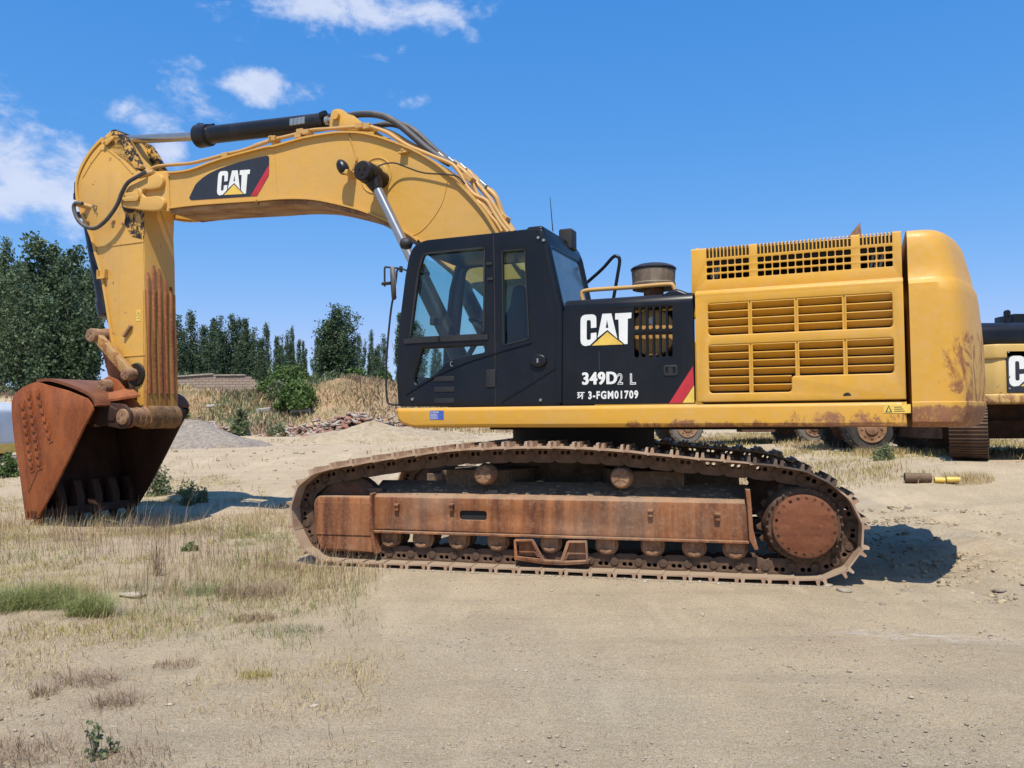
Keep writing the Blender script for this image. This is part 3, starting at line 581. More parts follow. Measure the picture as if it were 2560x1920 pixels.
# ---------------- black engine side door with grille and lettering
es = MB(); eo = roundpoly(PA(-1.5, z5(100, 500), z5(140, 440), z5(1262, 400), z5(1275, 440), z5(1286, 1330), z5(95, 1342)), [.05, .03, .01, .01, .004, .004], 3)
holes = []
for x0_ in (738, 800, 862, 922, 982, 1042):
    for (za, zb, zc, zd) in ((458, 664, 447, 655), (702, 916, 694, 908)):
        k_ = (x0_ - 738) / 304; a, b = PA(-1.5, z5(x0_, za + (zc - za) * k_), z5(x0_ + 46, zb + (zd - zb) * k_)); holes.append(rrect(a[0], b[0], b[1], a[1], .022, 3))
es.plate([eo] + holes, -1.50, -1.46, .002, 'y', res=1); edoor = up_(es, 'engine_side_door', 'black', smooth=40)
et = MB(); zs = eo[4][1] if False else PA(-1.5, z5(700, 425))[0][1]
et.plate([(-1.495, zs - .05), (-1.50, zs - .01), (-1.475, zs + .045), (-1.42, zs + .07), (-1.30, zs + .078), (-.45, zs + .085), (-.45, zs - .05)], .34, 1.53, .01, 'x', res=2); up_(et, 'engine_top_cover', 'black', smooth=60)
cw = MB(); a, b = PA(-1.3, z5(1100, 330), z5(1275, 360)); cw.plate(roundpoly([(a[0] - .12, zs + .04), (a[0], a[1] + .0), (a[0] + .06, a[1] + .01), (b[0], b[1]), (b[0], zs - .04)], .04, 3), -1.47, -.6, .03, 'y', res=3); up_(cw, 'engine_cowl', 'black', smooth=60)
bk = MB(); bk.box(.40, 1.50, -1.30, -1.28, 1.6, 2.38); bk.box(.40, 1.50, -1.44, -1.28, 1.56, 1.6); up_(bk, 'engine_bay', 'dark', smooth=0)
a, = PA(-1.42, z5(905, 690)); fc = MB(); fc.lathe((a[0], -1.42, a[1]), (0, 1, 0), [(0, .01), (0, .17), (.01, .205), (.03, .215), (.12, .215), (.14, .19)], 40); filt = up_(fc, 'filter_canister', 'pipe', smooth=35)
fb = MB(); q = PA(-1.43, z5(862, 600)); fb.plate(roundpoly([(q[0][0] - .01, q[0][1]), (q[0][0] + .03, q[0][1] + .055), (q[0][0] + .07, q[0][1] + .05), (q[0][0] + .07, q[0][1] - .01), (q[0][0] + .03, q[0][1] - .02)], .01, 2), -1.425, -1.421, 0, 'y'); fb.build('canister_label', 'white', filt, 0)
lk = MB(); a, b = PA(-1.5, z5(1005, 985), z5(1135, 1080)); lk.plate([rrect(a[0], b[0], b[1], a[1], .02), rrect(a[0] + .02, b[0] - .02, b[1] + .02, a[1] - .02, .012)], -1.508, -1.495, .003, 'y'); lk.box((a[0] + b[0]) / 2 - .02, (a[0] + b[0]) / 2 + .02, -1.506, -1.5, b[1] + .01, a[1] - .01); lk.build('door_lock', 'trim', edoor, 30)
for q in ((z5(425, 860), z5(428, 1025)),):
    ln_ = MB(); strip(ln_, PA(-1.5, *q), .004, -1.5025, -1.4995); ln_.build('panel_seam', 'hose', edoor, 0)
# CAT logo traced once in door coordinates, reused on the boom and the second machine
LC = [(258, 590), (262, 560), (275, 540), (298, 530), (360, 526), (385, 532), (398, 548), (401, 575), (401, 645), (352, 650), (351, 592), (346, 580), (333, 577), (319, 580), (314, 592), (313, 742), (318, 755), (333, 758), (348, 752), (351, 738), (351, 697), (402, 690), (402, 748), (343, 805), (300, 812), (278, 805), (262, 785), (258, 755)]
LA = [(455, 522), (536, 518), (590, 744), (500, 667), (412, 738)]; LAh = [(497, 575), (486, 650), (510, 648)]
LTT = [(570, 518), (718, 510), (716, 560), (684, 566), (682, 793), (655, 795), (606, 752), (600, 572), (570, 574)]
LTR = [(360, 808), (499, 684), (642, 797)]
def loc_logo(pts): return PA(-1.5, *[z5(*q) for q in pts])
L_ = {k: loc_logo(v) for k, v in (('C', LC), ('A', LA), ('h', LAh), ('T', LTT), ('R', LTR))}
ox, oz = L_['C'][-1][0], min(p[1] for p in L_['C']); LW = max(p[0] for p in L_['T']) - ox
def logo(parent, x, z, y, width, rot=0.0, shear=0.0, mats=('white', 'decal_yellow'), axis='y'):
    k = width / LW
    def tr(pts):
        o = []
        for px, pz in pts:
            a = (px - ox) * k; b = (pz - oz) * k; o.append((x + a * math.cos(rot) - b * math.sin(rot), z + a * math.sin(rot) + b * math.cos(rot)))
        return o
    for nm, lp in (('letter_c', [tr(L_['C'])]), ('letter_a', [tr(L_['A']), tr(L_['h'])]), ('letter_t', [tr(L_['T'])])):
        mb = MB(); mb.plate(lp, y - .002, y, 0, 'y'); mb.build(nm, mats[0], parent, 0)
    mb = MB(); mb.plate(tr(L_['R']), y - .002, y, 0, 'y'); mb.build('logo_triangle', mats[1], parent, 0)
logo(edoor, ox, oz, -1.5015, LW)
a, b = PA(-1.5, z5(276, 1158), z5(585, 1040)); tx = MB(); hgt = b[1] - a[1]
[tx.text('349D', hgt / .72, a[0] + q_, a[1] + r_, -1.502 - .0002 * i_, (b[0] - a[0]) / (hgt / .70 * 2.42), bold=.003, ext=.0008, spacing=1.12) for i_, (q_, r_) in enumerate(((-.005, .0), (-.0025, .001), (0, -.001), (.0025, .001), (.005, 0)))]; tx.build('model_number', 'white', edoor, 0)
a, b = PA(-1.5, z5(590, 1156), z5(648, 1060)); hg2 = b[1] - a[1]
tx = MB(); tx.text('2', hg2 / .70, a[0], a[1], -1.502, .78, bold=.004, ext=.0008); tx.build('model_suffix', 'white', edoor, 0)
tx = MB(); tx.text('2', hg2 / .70, a[0], a[1], -1.503, .78, bold=-.0032, ext=.0008); tx.build('model_suffix_core', 'black', edoor, 0)
a, = PA(-1.5, z5(700, 1156))
tx = MB(); tx.text('L', hg2 / .70, a[0], a[1], -1.502, .85, bold=.004, ext=.0008); tx.build('model_suffix', 'white', edoor, 0)
tx = MB(); tx.text('L', hg2 / .70, a[0], a[1], -1.503, .85, bold=-.0032, ext=.0008); tx.build('model_suffix_core', 'black', edoor, 0)
a, b = PA(-1.5, z5(228, 1288), z5(300, 1222)); hg3 = (b[1] - a[1])
tx = MB(); tx.text('环', hg3 * 1.08, a[0], a[1] + .004, -1.502, .80, bold=.0018, ext=.0008)
a2, b2 = PA(-1.5, z5(303, 1288), z5(778, 1222)); 
tx.text('3-FGM01709', hg3 / .70, a2[0], a2[1], -1.502, .60, bold=.0036, ext=.0008, spacing=1.22); so2 = tx.build('serial_number', 'white', edoor, 0)
xs_ = [v.co.x for v in so2.data.vertices]; kx = (b2[0] - a[0]) / (max(xs_) - min(xs_)); mn_ = min(xs_)
for v in so2.data.vertices: v.co.x = a[0] + (v.co.x - mn_) * kx
for v_ in [o for o in edoor.children if o.name.startswith('model_number')]:
    xs_ = [v.co.x for v in v_.data.vertices]; A_, B_ = PA(-1.5, z5(272, 1158), z5(588, 1040)); kx = (B_[0] - A_[0]) / (max(xs_) - min(xs_)); mn_ = min(xs_)
    for v in v_.data.vertices: v.co.x = A_[0] + (v.co.x - mn_) * kx
rd = MB(); rd.plate(PA(-1.5, z5(1272, 992), z5(1280, 1160), z5(1172, 1324), z5(1056, 1328)), -1.5025, -1.5005, 0, 'y'); rd.build('red_stripe', 'decal_red', edoor, 0)
rd = MB(); rd.plate(PA(-1.5, z5(1281, 1166), z5(1284, 1322), z5(1177, 1324)), -1.5025, -1.5005, 0, 'y'); rd.build('yellow_corner', 'decal_yellow', edoor, 0)

# ---------------- yellow engine hood: louvred door below, slotted panel above
LY = -1.53
lo_ = PA(LY, z6(95, 520), z6(1472, 420), z6(1492, 1186), z6(103, 1202))
lo_[0] = (lo_[0][0], 2.47); lo_[1] = (3.172, 2.47); lo_[2] = (3.172, 1.545); lo_[3] = (lo_[0][0], 1.545)
def cell(x0, x1, y0, y1): a, b = PA(LY, z6(x0, y0), z6(x1, y1)); return a, b
u0, _ = PA(LY, z6(178, 567), z6(178, 771)); UT = (PA(LY, z6(178, 567))[0][1] + PA(LY, z6(1365, 487))[0][1]) / 2; UB = (PA(LY, z6(180, 771))[0][1] + PA(LY, z6(1367, 712))[0][1]) / 2
LTp = (PA(LY, z6(185, 832))[0][1] + PA(LY, z6(1375, 780))[0][1]) / 2; LBr = PA(LY, z6(1378, 1010))[0][1]; LBl = (PA(LY, z6(190, 1142))[0][1] + PA(LY, z6(716, 1128))[0][1]) / 2
XL = PA(LY, z6(180, 650))[0][0]; XR = PA(LY, z6(1366, 600))[0][0]; XM = PA(LY, z6(718, 1090))[0][0]
h1 = roundpoly([(XL, UB), (XR, UB), (XR, UT), (XL, UT)], .03, 3)
h2 = roundpoly([(XL, LBl), (XM, LBl), (XM, LBr), (XR, LBr), (XR, LTp), (XL, LTp)], .03, 3)
ld = MB(); ld.plate([lo_, h1, h2], LY, LY + .05, .010, 'y', res=2); ldoor = up_(ld, 'louvred_door', 'body', smooth=40)
posts = [PA(LY, z6(x, 650))[0][0] for x in (450, 748, 1057)]
xc = [XL] + posts + [XR]
def slats(z0, z1, n, cols):
    hh = (z0 - z1) / n
    for c in cols:
        xa = xc[c] + (.016 if c else 0); xb = (xc[c + 1] - .016) if c + 1 < len(xc) - 1 else XR
        if z1 < LBr - .02 and c == 1 : xb = XM if z0 < LBr + .01 else xb
        for k in range(n):
            zt_ = z0 - hh * k; zb_ = zt_ - hh * .74
            s = MB(); ya, yb = LY + .016, LY + .064
            s.plate([(ya - .010, zt_ + .002), (ya - .012, zt_ - .006), (ya, zt_ - .010), (yb, zb_), (yb + .008, zb_), (ya + .010, zt_ + .002)], xa, xb, 0, 'x')
            s.build('louvre_slat', 'body', ldoor, 30)
slats(UT - .002, UB, 4, (0, 1, 2, 3))
slats(LTp - .002, LBr, 4, (2, 3))
nL = 6; hh_ = (LTp - LBl) / nL
slats(LTp - .002, LBl, 6, (0,)); slats(LTp - .002, LTp - 4 * hh_, 4, (1,))
for k in (4, 5):
    s = MB(); zt_ = LTp - .002 - hh_ * k; zb_ = zt_ - hh_ * .74; ya, yb = LY + .016, LY + .064
    s.plate([(ya - .010, zt_ + .002), (ya - .012, zt_ - .006), (ya, zt_ - .010), (yb, zb_), (yb + .008, zb_), (ya + .010, zt_ + .002)], xc[1] + .016, XM, 0, 'x'); s.build('louvre_slat', 'body', ldoor, 30)
for i, px_ in enumerate(posts):
    s = MB(); s.box(px_ - .016, px_ - .005, LY + .004, LY + .05, UB, UT); s.box(px_ + .005, px_ + .016, LY + .004, LY + .05, UB, UT); s.box(px_ - .005, px_ + .005, LY + .012, LY + .05, UB, UT)
    zb_ = LBl if i == 0 else LBr
    s.box(px_ - .016, px_ - .005, LY + .004, LY + .05, zb_, LTp); s.box(px_ + .005, px_ + .016, LY + .004, LY + .05, zb_, LTp); s.box(px_ - .005, px_ + .005, LY + .012, LY + .05, zb_, LTp)
    s.build('louvre_post', 'body', ldoor, 0)
db = MB(); db.box(1.56, 3.14, -1.44, -1.43, 1.56, 2.47); up_(db, 'radiator_screen', 'dark', smooth=0)
lg = MB(); lg.plate([(-1.53, 2.455), (-1.532, 2.475), (-1.52, 2.495), (-1.49, 2.510), (-1.40, 2.522), (-1.40, 2.455)], lo_[0][0], 3.172, .004, 'x', res=2); up_(lg, 'hood_shoulder', 'body', smooth=70)
dm = MB(); a, = PA(LY, z6(1075, 1150)); dm.plate(roundpoly([(a[0] - .035, a[1] - .008), (a[0] - .02, a[1] + .014), (a[0] + .01, a[1] + .02), (a[0] + .035, a[1] - .006)], .01, 2), LY - .0025, LY + .001, 0, 'y'); dm.build('torn_hole', 'dark', ldoor, 0)
VY = -1.44; VX0 = PA(VY, z6(72, 350))[0][0]; VX1 = 3.172; VT = PA(VY, z6(430, 190))[0][1]
rows = []
for (ya, yb) in ((268, 302), (314, 347), (359, 392)): a, b = PA(VY, z6(430, ya), z6(430, yb)); rows.append((a[1], b[1]))
sa, sb = PA(VY, z6(430, 196), z6(430, 250)); SZ = sb[1]
groups = [(170, 443, 6, 12), (498, 1100, 12, 25), (1160, 1368, 4, 9)]
vo = [(VX0, 2.50), (VX1, 2.50), (VX1, VT)]; vholes = []; comb = []
for gx0, gx1, nsq, nsl in groups:
    xa = PA(VY, z6(gx0, 300))[0][0]; xb = PA(VY, z6(gx1, 280))[0][0]
    pitch_ = (xb - xa) / nsq
    for i in range(nsq):
        x0_ = xa + i * (xb - xa + .009) / nsq; x1_ = x0_ + (xb - xa + .009) / nsq - .009
        for (t_, b_) in rows: vholes.append(rrect(x0_, x1_, b_, t_, .009, 2))
    ps = (xb - xa + .011) / nsl
    for i in range(nsl): comb.append((xa + i * ps, xa + i * ps + ps - .011))
for a, b in sorted(comb, reverse=True): vo += [(b, VT), (b, SZ), (a, SZ), (a, VT)]
vo += [(VX0, VT)]
vp = MB(); vp.plate([vo] + vholes, VY, VY + .02, .003, 'y'); hood = up_(vp, 'hood_grille', 'body', smooth=30)
# ribs carry on over the rounded top edge
rb_ = MB(); edges = [VX0] + [q for c in sorted(comb) for q in c] + [VX1]
arc = [(VY + .16 - .16 * math.cos(t_), VT - .002 + .030 * math.sin(t_)) for t_ in [R(q) for q in (0, 15, 30, 50, 70, 90)]]
for i in range(0, len(edges), 2):
    xa, xb = edges[i], edges[i + 1]; rb_.plate(arc + [(VY + .16, VT + .012), (VY + .06, VT - .004), (VY + .018, VT - .02)], xa, xb, 0, 'x')
rb_.build('hood_rib', 'body', hood, 50)
ht = MB(); ht.plate(roundpoly([(VY + .16, VT - .06), (VY + .16, VT + .022), (.6, VT + .045), (1.35, VT + .03), (1.42, VT - .1), (1.42, 2.3), (1.38, 2.3)], .01, 1), VX0 + .02, VX1, .004, 'x'); hdt = up_(ht, 'hood_top', 'body', smooth=40)
sb_ = MB(); sb_.box(VX0 + .06, VX1 - .02, VY + .03, VY + .15, SZ - .06, VT - .012); sb_.build('slot_shade_backing', 'dark', hood, 0)  # dark box added behind the ribs to give the slots their shade
ec = MB(); ec.ring([(VX0 + .045, VY + .05, 2.49), (VX0 + .045, VY + .05, VT - .03), (VX0 + .055, VY + .06, VT - .005), (VX0 + .08, VY + .09, VT + .010)], [.05, .05, .04, .01], 16); ec.box(VX0 - .005, VX0 + .02, VY + .05, 1.3, 2.3, VT + .0); ec.build('hood_corner', 'body', hood, 60)
hb2 = MB(); hb2.box(VX0 + .03, 3.15, VY + .30, VY + .32, 2.3, VT - .02); hb2.box(VX0 + .03, 3.15, VY + .03, VY + .3, 2.50, 2.52); up_(hb2, 'hood_bay', 'dark', smooth=0)
cbl = MB()
for xx in ((215, 232, 250), (1240, 1270, 1300)):
    for q in xx:
        p = PA(VY + .12, z6(q - 15, 400 if q < 500 else 335), z6(q, 330 if q < 500 else 260), z6(q + 3, 260 if q < 500 else 190), z6(q - 18, 235 if q < 500 else 180)); cbl.tube([(a[0], VY + .12, a[1]) for a in p], .016, 8, 4)
for zz in (2.60, 2.625): cbl.cyl((1.7, VY + .14, zz), (3.0, VY + .14, zz), .007, 6)
up_(cbl, 'engine_hose', 'steel', smooth=50)
fin = MB(); fq_ = PA(.1, z6(1070, 150), z6(1158, 42), z6(1168, 150)); fin.plate([(fq_[0][0] - .06, VT), fq_[0], fq_[1], fq_[2], (fq_[2][0], VT)], .08, .10, .003, 'y'); up_(fin, 'bent_sheet', 'pin', smooth=30)

# ---------------- counterweight
LV = [(1.325, 3.78, 1.40), (1.335, 3.82, 1.47), (1.37, 3.85, 1.525), (1.50, 3.88, 1.538), (1.520, 3.88, 1.536), (1.526, 3.87, 1.522), (1.70, 3.88, 1.52), (1.95, 3.875, 1.515), (2.20, 3.86, 1.51), (2.38, 3.845, 1.508), (2.455, 3.835, 1.50), (2.485, 3.82, 1.475), (2.505, 3.81, 1.462), (2.62, 3.79, 1.455), (2.74, 3.76, 1.445), (2.83, 3.74, 1.435), (2.872, 3.715, 1.418), (2.896, 3.68, 1.385), (2.909, 3.62, 1.32), (2.913, 3.50, 1.2)]
cwm = MB(); rings = []
for z, Rr, s in LV:
    phc = math.asin(min(.999, s / Rr)); poly = [(3.212, -s)]
    n = 16; arcp = [(Rr * math.cos(-phc + 2 * phc * k / n), Rr * math.sin(-phc + 2 * phc * k / n)) for k in range(n + 1)]
    poly = [(3.212, -s)] + arcp + [(3.212, s)]
    poly2 = []
    for i, q in enumerate(poly):
        if i in (2, n): continue
        if i in (1, n + 1):
            p = Vector(q); a = Vector(poly[i - 1]) - p; b = Vector(poly[i + 1]) - p; da = min(.13, a.length * .9); db_ = min(.24, b.length * .95); pa = p + a.normalized() * da; pb = p + b.normalized() * db_
            for k in range(7): t_ = k / 6; w = pa * (1 - t_) ** 2 + p * 2 * t_ * (1 - t_) + pb * t_ * t_; poly2.append((w.x, w.y))
        else: poly2.append(q)
    rings.append([(x, y, z) for x, y in poly2])
npt = len(rings[0])
vs = [q for r_ in rings for q in r_]; fsx = [(i * npt + k, i * npt + (k + 1) % npt, (i + 1) * npt + (k + 1) % npt, (i + 1) * npt + k) for i in range(len(rings) - 1) for k in range(npt)]
fsx += [tuple(range(npt))[::-1], tuple((len(rings) - 1) * npt + k for k in range(npt))]
cwm.add(vs, fsx); cwt = up_(cwm, 'counterweight', 'weight', smooth=33)

# ---------------- things on top: pre-cleaner, rails
a, = PA(-.9, z5(915, 200)); pcx = a[0]; pz = [PA(-.9, z5(915, q))[0][1] for q in (375, 300, 285, 235, 125, 60, 52)]; Rr = (PA(-.9, z5(1112, 200))[0][0] - PA(-.9, z5(720, 200))[0][0]) / 2
pc = MB(); pc.lathe((pcx, -.9, pz[0] - .15), (0, 0, 1), [(0, Rr * .45), (pz[1] - pz[0] + .15, Rr * .45), (pz[1] - pz[0] + .155, Rr * .6), (pz[2] - pz[0] + .15, Rr * .78)], 32); pre = up_(pc, 'pre_cleaner', 'pin', smooth=35)
pb_ = MB(); pb_.lathe((pcx, -.9, pz[2] - .012), (0, 0, 1), [(0, Rr * .7), (.012, Rr * .97), (.045, Rr * .99), (.05, Rr * .95), (pz[4] - pz[2], Rr * .99), (pz[4] - pz[2] + .01, Rr * .9)], 40)
M['bowl'] = plain('dusty_plastic_bowl', (0.17, 0.125, 0.085), 0.6, var=0.5, scale=14, bump=0.5, dust=0.6); pb_.build('dust_bowl', 'bowl', pre, 35)
pd = MB(); pd.lathe((pcx, -.9, pz[4] - .004), (0, 0, 1), [(0, Rr * .95), (.0, Rr * 1.03), (.012, Rr * 1.03), (.03, Rr * .93), (.05, Rr * .7), (.058, Rr * .3), (.06, .03), (.075, .02), (.078, .004)], 40); pd.build('bowl_lid', 'cyl', pre, 35)
pd = MB(); pd.lathe((pcx, -.9, pz[2] - .02), (0, 0, 1), [(0, Rr * .6), (.0, Rr * .95), (.03, Rr * .985), (.035, Rr * .9)], 40); pd.build('bowl_rim', 'trim', pre, 35)
hr = MB(); hr.tube([(p[0], -1.28, p[1]) for p in PA(-1.28, z5(282, 410), z5(270, 350), z5(285, 318), z5(400, 302), z5(700, 283), z5(1040, 256), z5(1095, 275), z5(1118, 345))], .020, 10, 5); up_(hr, 'handrail', 'pipe', smooth=60)
hr = MB(); hr.tube([(p[0], .2, p[1]) for p in PA(.2, z5(200, 340), z5(290, 262), z5(450, 120), z5(545, 15), z5(585, 3), z5(610, 40), z5(590, 180), z5(548, 420))], .020, 10, 5); up_(hr, 'grab_rail', 'black', smooth=60)
# far side body, so the machine is whole
fb_ = MB(); fb_.box(-.9, 1.5, .55, 1.45, 1.53, 2.28); fb_.box(1.56, 3.14, -1.42, 1.46, 1.53, 2.45); up_(fb_, 'machinery_housing', 'body', smooth=0, bevel=.03)

# ---------------- boom
BY = .30
btop = smooth2(uP(-.33, *[z1(*q) for q in ((1325, 612), (1500, 590), (1740, 505), (2100, 410))], *[z3(*q) for q in ((150, 360), (400, 290), (620, 252), (750, 243), (900, 252), (1080, 300), (1300, 385), (1500, 500), (1650, 630), (1800, 780), (1920, 930), (2010, 1080))]), 3)
bbot = smooth2(uP(-.33, *[z1(*q) for q in ((1330, 890), (1560, 862), (2000, 832))], *[z3(*q) for q in ((0, 815), (200, 798), (420, 798), (600, 825), (850, 888), (1030, 958), (1130, 1008), (1260, 1088), (1340, 1142))], (1147, 689), (1208, 742), (1262, 792)), 3)
foot = [(-.42, 2.28), (-.38, 2.12), (-.25, 2.05), (-.12, 2.10), (-.06, 2.24), (-.10, 2.45)]
e_ = btop[-1]; top2 = btop + [(-.62, 3.12), (-.35, 2.80), (-.12, 2.50)]
bm_ = MB(); bm_.plate(top2 + [(-.06, 2.30), (-.08, 2.12), (-.25, 2.03), (-.45, 2.20)] + bbot[::-1], -BY, BY, 0, 'y')
boom = up_(bm_, 'boom', 'boom', smooth=25)
def ribbon(mb, pts, th, y0, y1, side=1):
    n = len(pts); o = []
    for i in range(n):
        a = Vector(pts[max(i - 1, 0)]); b = Vector(pts[min(i + 1, n - 1)]); d = (b - a).normalized(); o.append(Vector(pts[i]) + Vector((-d.y, d.x)) * th * side)
    for i in range(n - 1):
        p = [Vector(pts[i]), Vector(pts[i + 1]), o[i + 1], o[i]]
        mb.add([(q.x, yy, q.y) for yy in (y0, y1) for q in p], [(0, 1, 2, 3), (7, 6, 5, 4), (0, 4, 5, 1), (2, 6, 7, 3)] + ([(3, 7, 4, 0)] if i == 0 else []) + ([(1, 5, 6, 2)] if i == n - 2 else []))
    return mb
fl = MB(); ribbon(fl, top2, .022, -.345, .345, 1); fl.build('flange', 'boom', boom, 35)
M['boom_under'] = rusty('scraped_boom_underside', (0.16, 0.07, 0.035), (0.42, 0.24, 0.10), dust=0.4, stretch=(.35, 1, 1), light=(.45, .30, .16))
fl = MB(); ribbon(fl, bbot, .020, -.335, .335, 1); fl.build('flange', 'boom', boom, 35)
ub = MB(); ribbon(ub, [(a, b - .004) for a, b in bbot[:-6]], .05, -.29, .29, -1); ub.build('belly_plate', 'boom_under', boom, 35)
rg_ = MB(); c_, = uP(-BY, z3(1008, 598)); rad_ = .215
rg_.ring([(c_[0] + rad_ * math.cos(k / 20 * math.pi), -BY - .002, c_[1] + rad_ * math.sin(k / 20 * math.pi)) for k in range(41)], .010, 6, cap=False); rg_.lathe((c_[0], -BY - .012, c_[1]), (0, 1, 0), [(0, .12), (.0, .15), (.014, .16)], 30); rg_.build('pin_reinforcement', 'boom', boom, 40)
ws_ = MB(); ws_.tube([(p[0], -BY - .001, p[1]) for p in uP(-BY, z3(1605, 640), z3(1560, 830), z3(1450, 1000), z3(1340, 1092), z3(1255, 1085))], .006, 6, 5)
ws_.tube([(p[0], -BY - .001, p[1]) for p in uP(-BY, z3(155, 395), z3(170, 620), z3(180, 795))], .004, 6, 2); ws_.tube([(p[0], -BY - .001, p[1]) for p in uP(-BY, z1(1435, 630), z1(1435, 868))], .005, 6, 2); ws_.build('weld_seam', 'boom', boom, 60)
# logo plate on the boom
dp = MB(); dp.plate(roundpoly(smooth2(uP(-BY, z1(1545, 700), z1(1610, 640), z1(1720, 580), z1(1900, 520), z1(2110, 470)), 2) + uP(-BY, z1(2127, 480), z1(2126, 622), z1(2030, 790), z1(1510, 824), z1(1495, 805)), .012, 2), -BY - .004, -BY - .0015, 0, 'y'); dpl = up_(dp, 'logo_decal', 'decal_black', smooth=0)
rd = MB(); rd.plate(uP(-BY, z1(2126, 545), z1(2126, 625), z1(2032, 788), z1(1982, 791)), -BY - .006, -BY - .0042, 0, 'y'); rd.build('red_stripe', 'decal_red', dpl, 0)
a, b = uP(-BY, z1(1715, 787), z1(1967, 772)); logo(dpl, a[0], a[1], -BY - .0045, b[0] - a[0], rot=math.atan2(b[1] - a[1], b[0] - a[0]) - .0)
# boom nose, forked round the stick
for sy in (-1, 1):
    ns = MB(); pts_ = uP(-.345, *[z1(*q) for q in ((968, 762), (1010, 722), (1075, 695), (1160, 655), (1235, 618), (1285, 632), (1296, 690), (1270, 728), (1200, 742), (1150, 742), (1134, 762), (1142, 788), (1180, 800), (1255, 792), (1298, 815), (1306, 862), (1270, 905), (1160, 908), (1060, 892), (985, 880), (962, 830))])
    ns.plate(smooth2(pts_ + pts_[:1], 3)[:-1], -.375 if sy < 0 else .30, -.30 if sy < 0 else .375, .014, 'y', res=2)
    up_(ns, 'boom_nose', 'boom', smooth=50)
ns = MB(); ns.plate(roundpoly(uP(-.31, *[z1(*q) for q in ((1000, 745), (1180, 640), (1225, 596), (1330, 590), (1345, 905), (1330, 912), (1000, 880))]), .02, 2), -.315, -.285, .004, 'y'); ns.build('nose_plate', 'boom', boom, 30)
ns = MB(); ns.plate(roundpoly(uP(-.31, *[z1(*q) for q in ((1000, 745), (1180, 640), (1225, 596), (1330, 590), (1345, 905), (1330, 912), (1000, 880))]), .02, 2), .285, .315, .004, 'y'); ns.build('nose_plate', 'boom', boom, 30)
a, = uP(-.37, z1(1083, 780)); pn = MB(); pn.lathe((a[0], -.385, a[1]), (0, 1, 0), [(0, .05), (0, .085), (.012, .095), (.03, .095)], 26); pn.cyl((a[0], -.41, a[1]), (a[0], -.38, a[1]), .032, 6); pn.cyl((a[0], -.38, a[1]), (a[0], .38, a[1]), .06, 18)
q = uP(-.40, z1(962, 765), z1(1010, 765), z1(1090, 750), z1(1100, 800), z1(1085, 830), z1(985, 832), z1(955, 800)); pn.plate([roundpoly(q, .02, 2), circ(*uP(-.40, z1(987, 795))[0], .016, 10)], -.412, -.392, .003, 'y'); pn.build('pivot_pin', 'arm', boom, 35)
# lamp on the boom
lm = MB(); a, = uP(-.50, z3(712, 525)); mt = Matrix.Translation((a[0], -.48, a[1])) @ Matrix.Rotation(R(62), 4, 'Y')
lm2 = MB(); lm2.lathe((0, 0, 0), (1, 0, 0), [(-.115, .004), (-.105, .03), (-.07, .058), (-.02, .072), (.03, .07), (.06, .06), (.075, .045), (.078, .005)], 24); lm2.xf(Matrix.Translation((a[0] + .0, -.46, a[1])) @ Matrix.Rotation(R(60), 4, 'Y')); lmp = up_(lm2, 'work_lamp', 'cyl', smooth=50)
lb = MB(); b1_ = uP(-.42, z3(725, 572), z3(800, 560), z3(795, 600), z3(740, 592)); lb.plate(b1_, -.50, -.30, .003, 'y'); lb.tube([(a[0] + .05, -.44, a[1] - .02), (b1_[0][0] + .02, -.44, b1_[0][1]), (b1_[1][0], -.36, b1_[1][1])], .012, 6, 3); lb.build('lamp_bracket', 'boom', lmp, 30)
cb_ = MB(); cb_.tube([(p[0], -BY - .012, p[1]) for p in uP(-BY, z3(770, 235), z3(800, 310), z3(832, 420), z3(835, 500), z3(800, 570))], .006, 6, 5); cb_.box(*[v for v in (uP(-BY, z3(845, 465))[0][0] - .015, uP(-BY, z3(845, 465))[0][0] + .015)], -BY - .02, -BY, uP(-BY, z3(845, 465))[0][1] - .02, uP(-BY, z3(845, 465))[0][1] + .02); cb_.build('lamp_cable', 'pipe', lmp, 50)
cc = MB(); cc.tube([(p[0], yy, p[1]) for p, yy in zip(uP(-.5, z3(1010, 527), z3(1060, 490), z3(1130, 475), z3(1220, 505), z3(1350, 545), z3(1550, 562), z3(1650, 585), z3(1700, 640)), (-.5, -.45, -.40, -.36, -.34, -.36, -.37, -.35))], .009, 6, 5); cc.build('sensor_cable', 'trim', boom, 50)
a, = uP(-BY, z3(1248, 415)); tb = MB(); tb.box(a[0] - .055, a[0] + .055, -.37, -.30, a[1] - .012, a[1] + .012); tb.cyl((a[0], -.36, a[1] + .012), (a[0], -.36, a[1] + .035), .02, 8); tb.build('step_bracket', 'boom', boom, 0, bevel=.004)
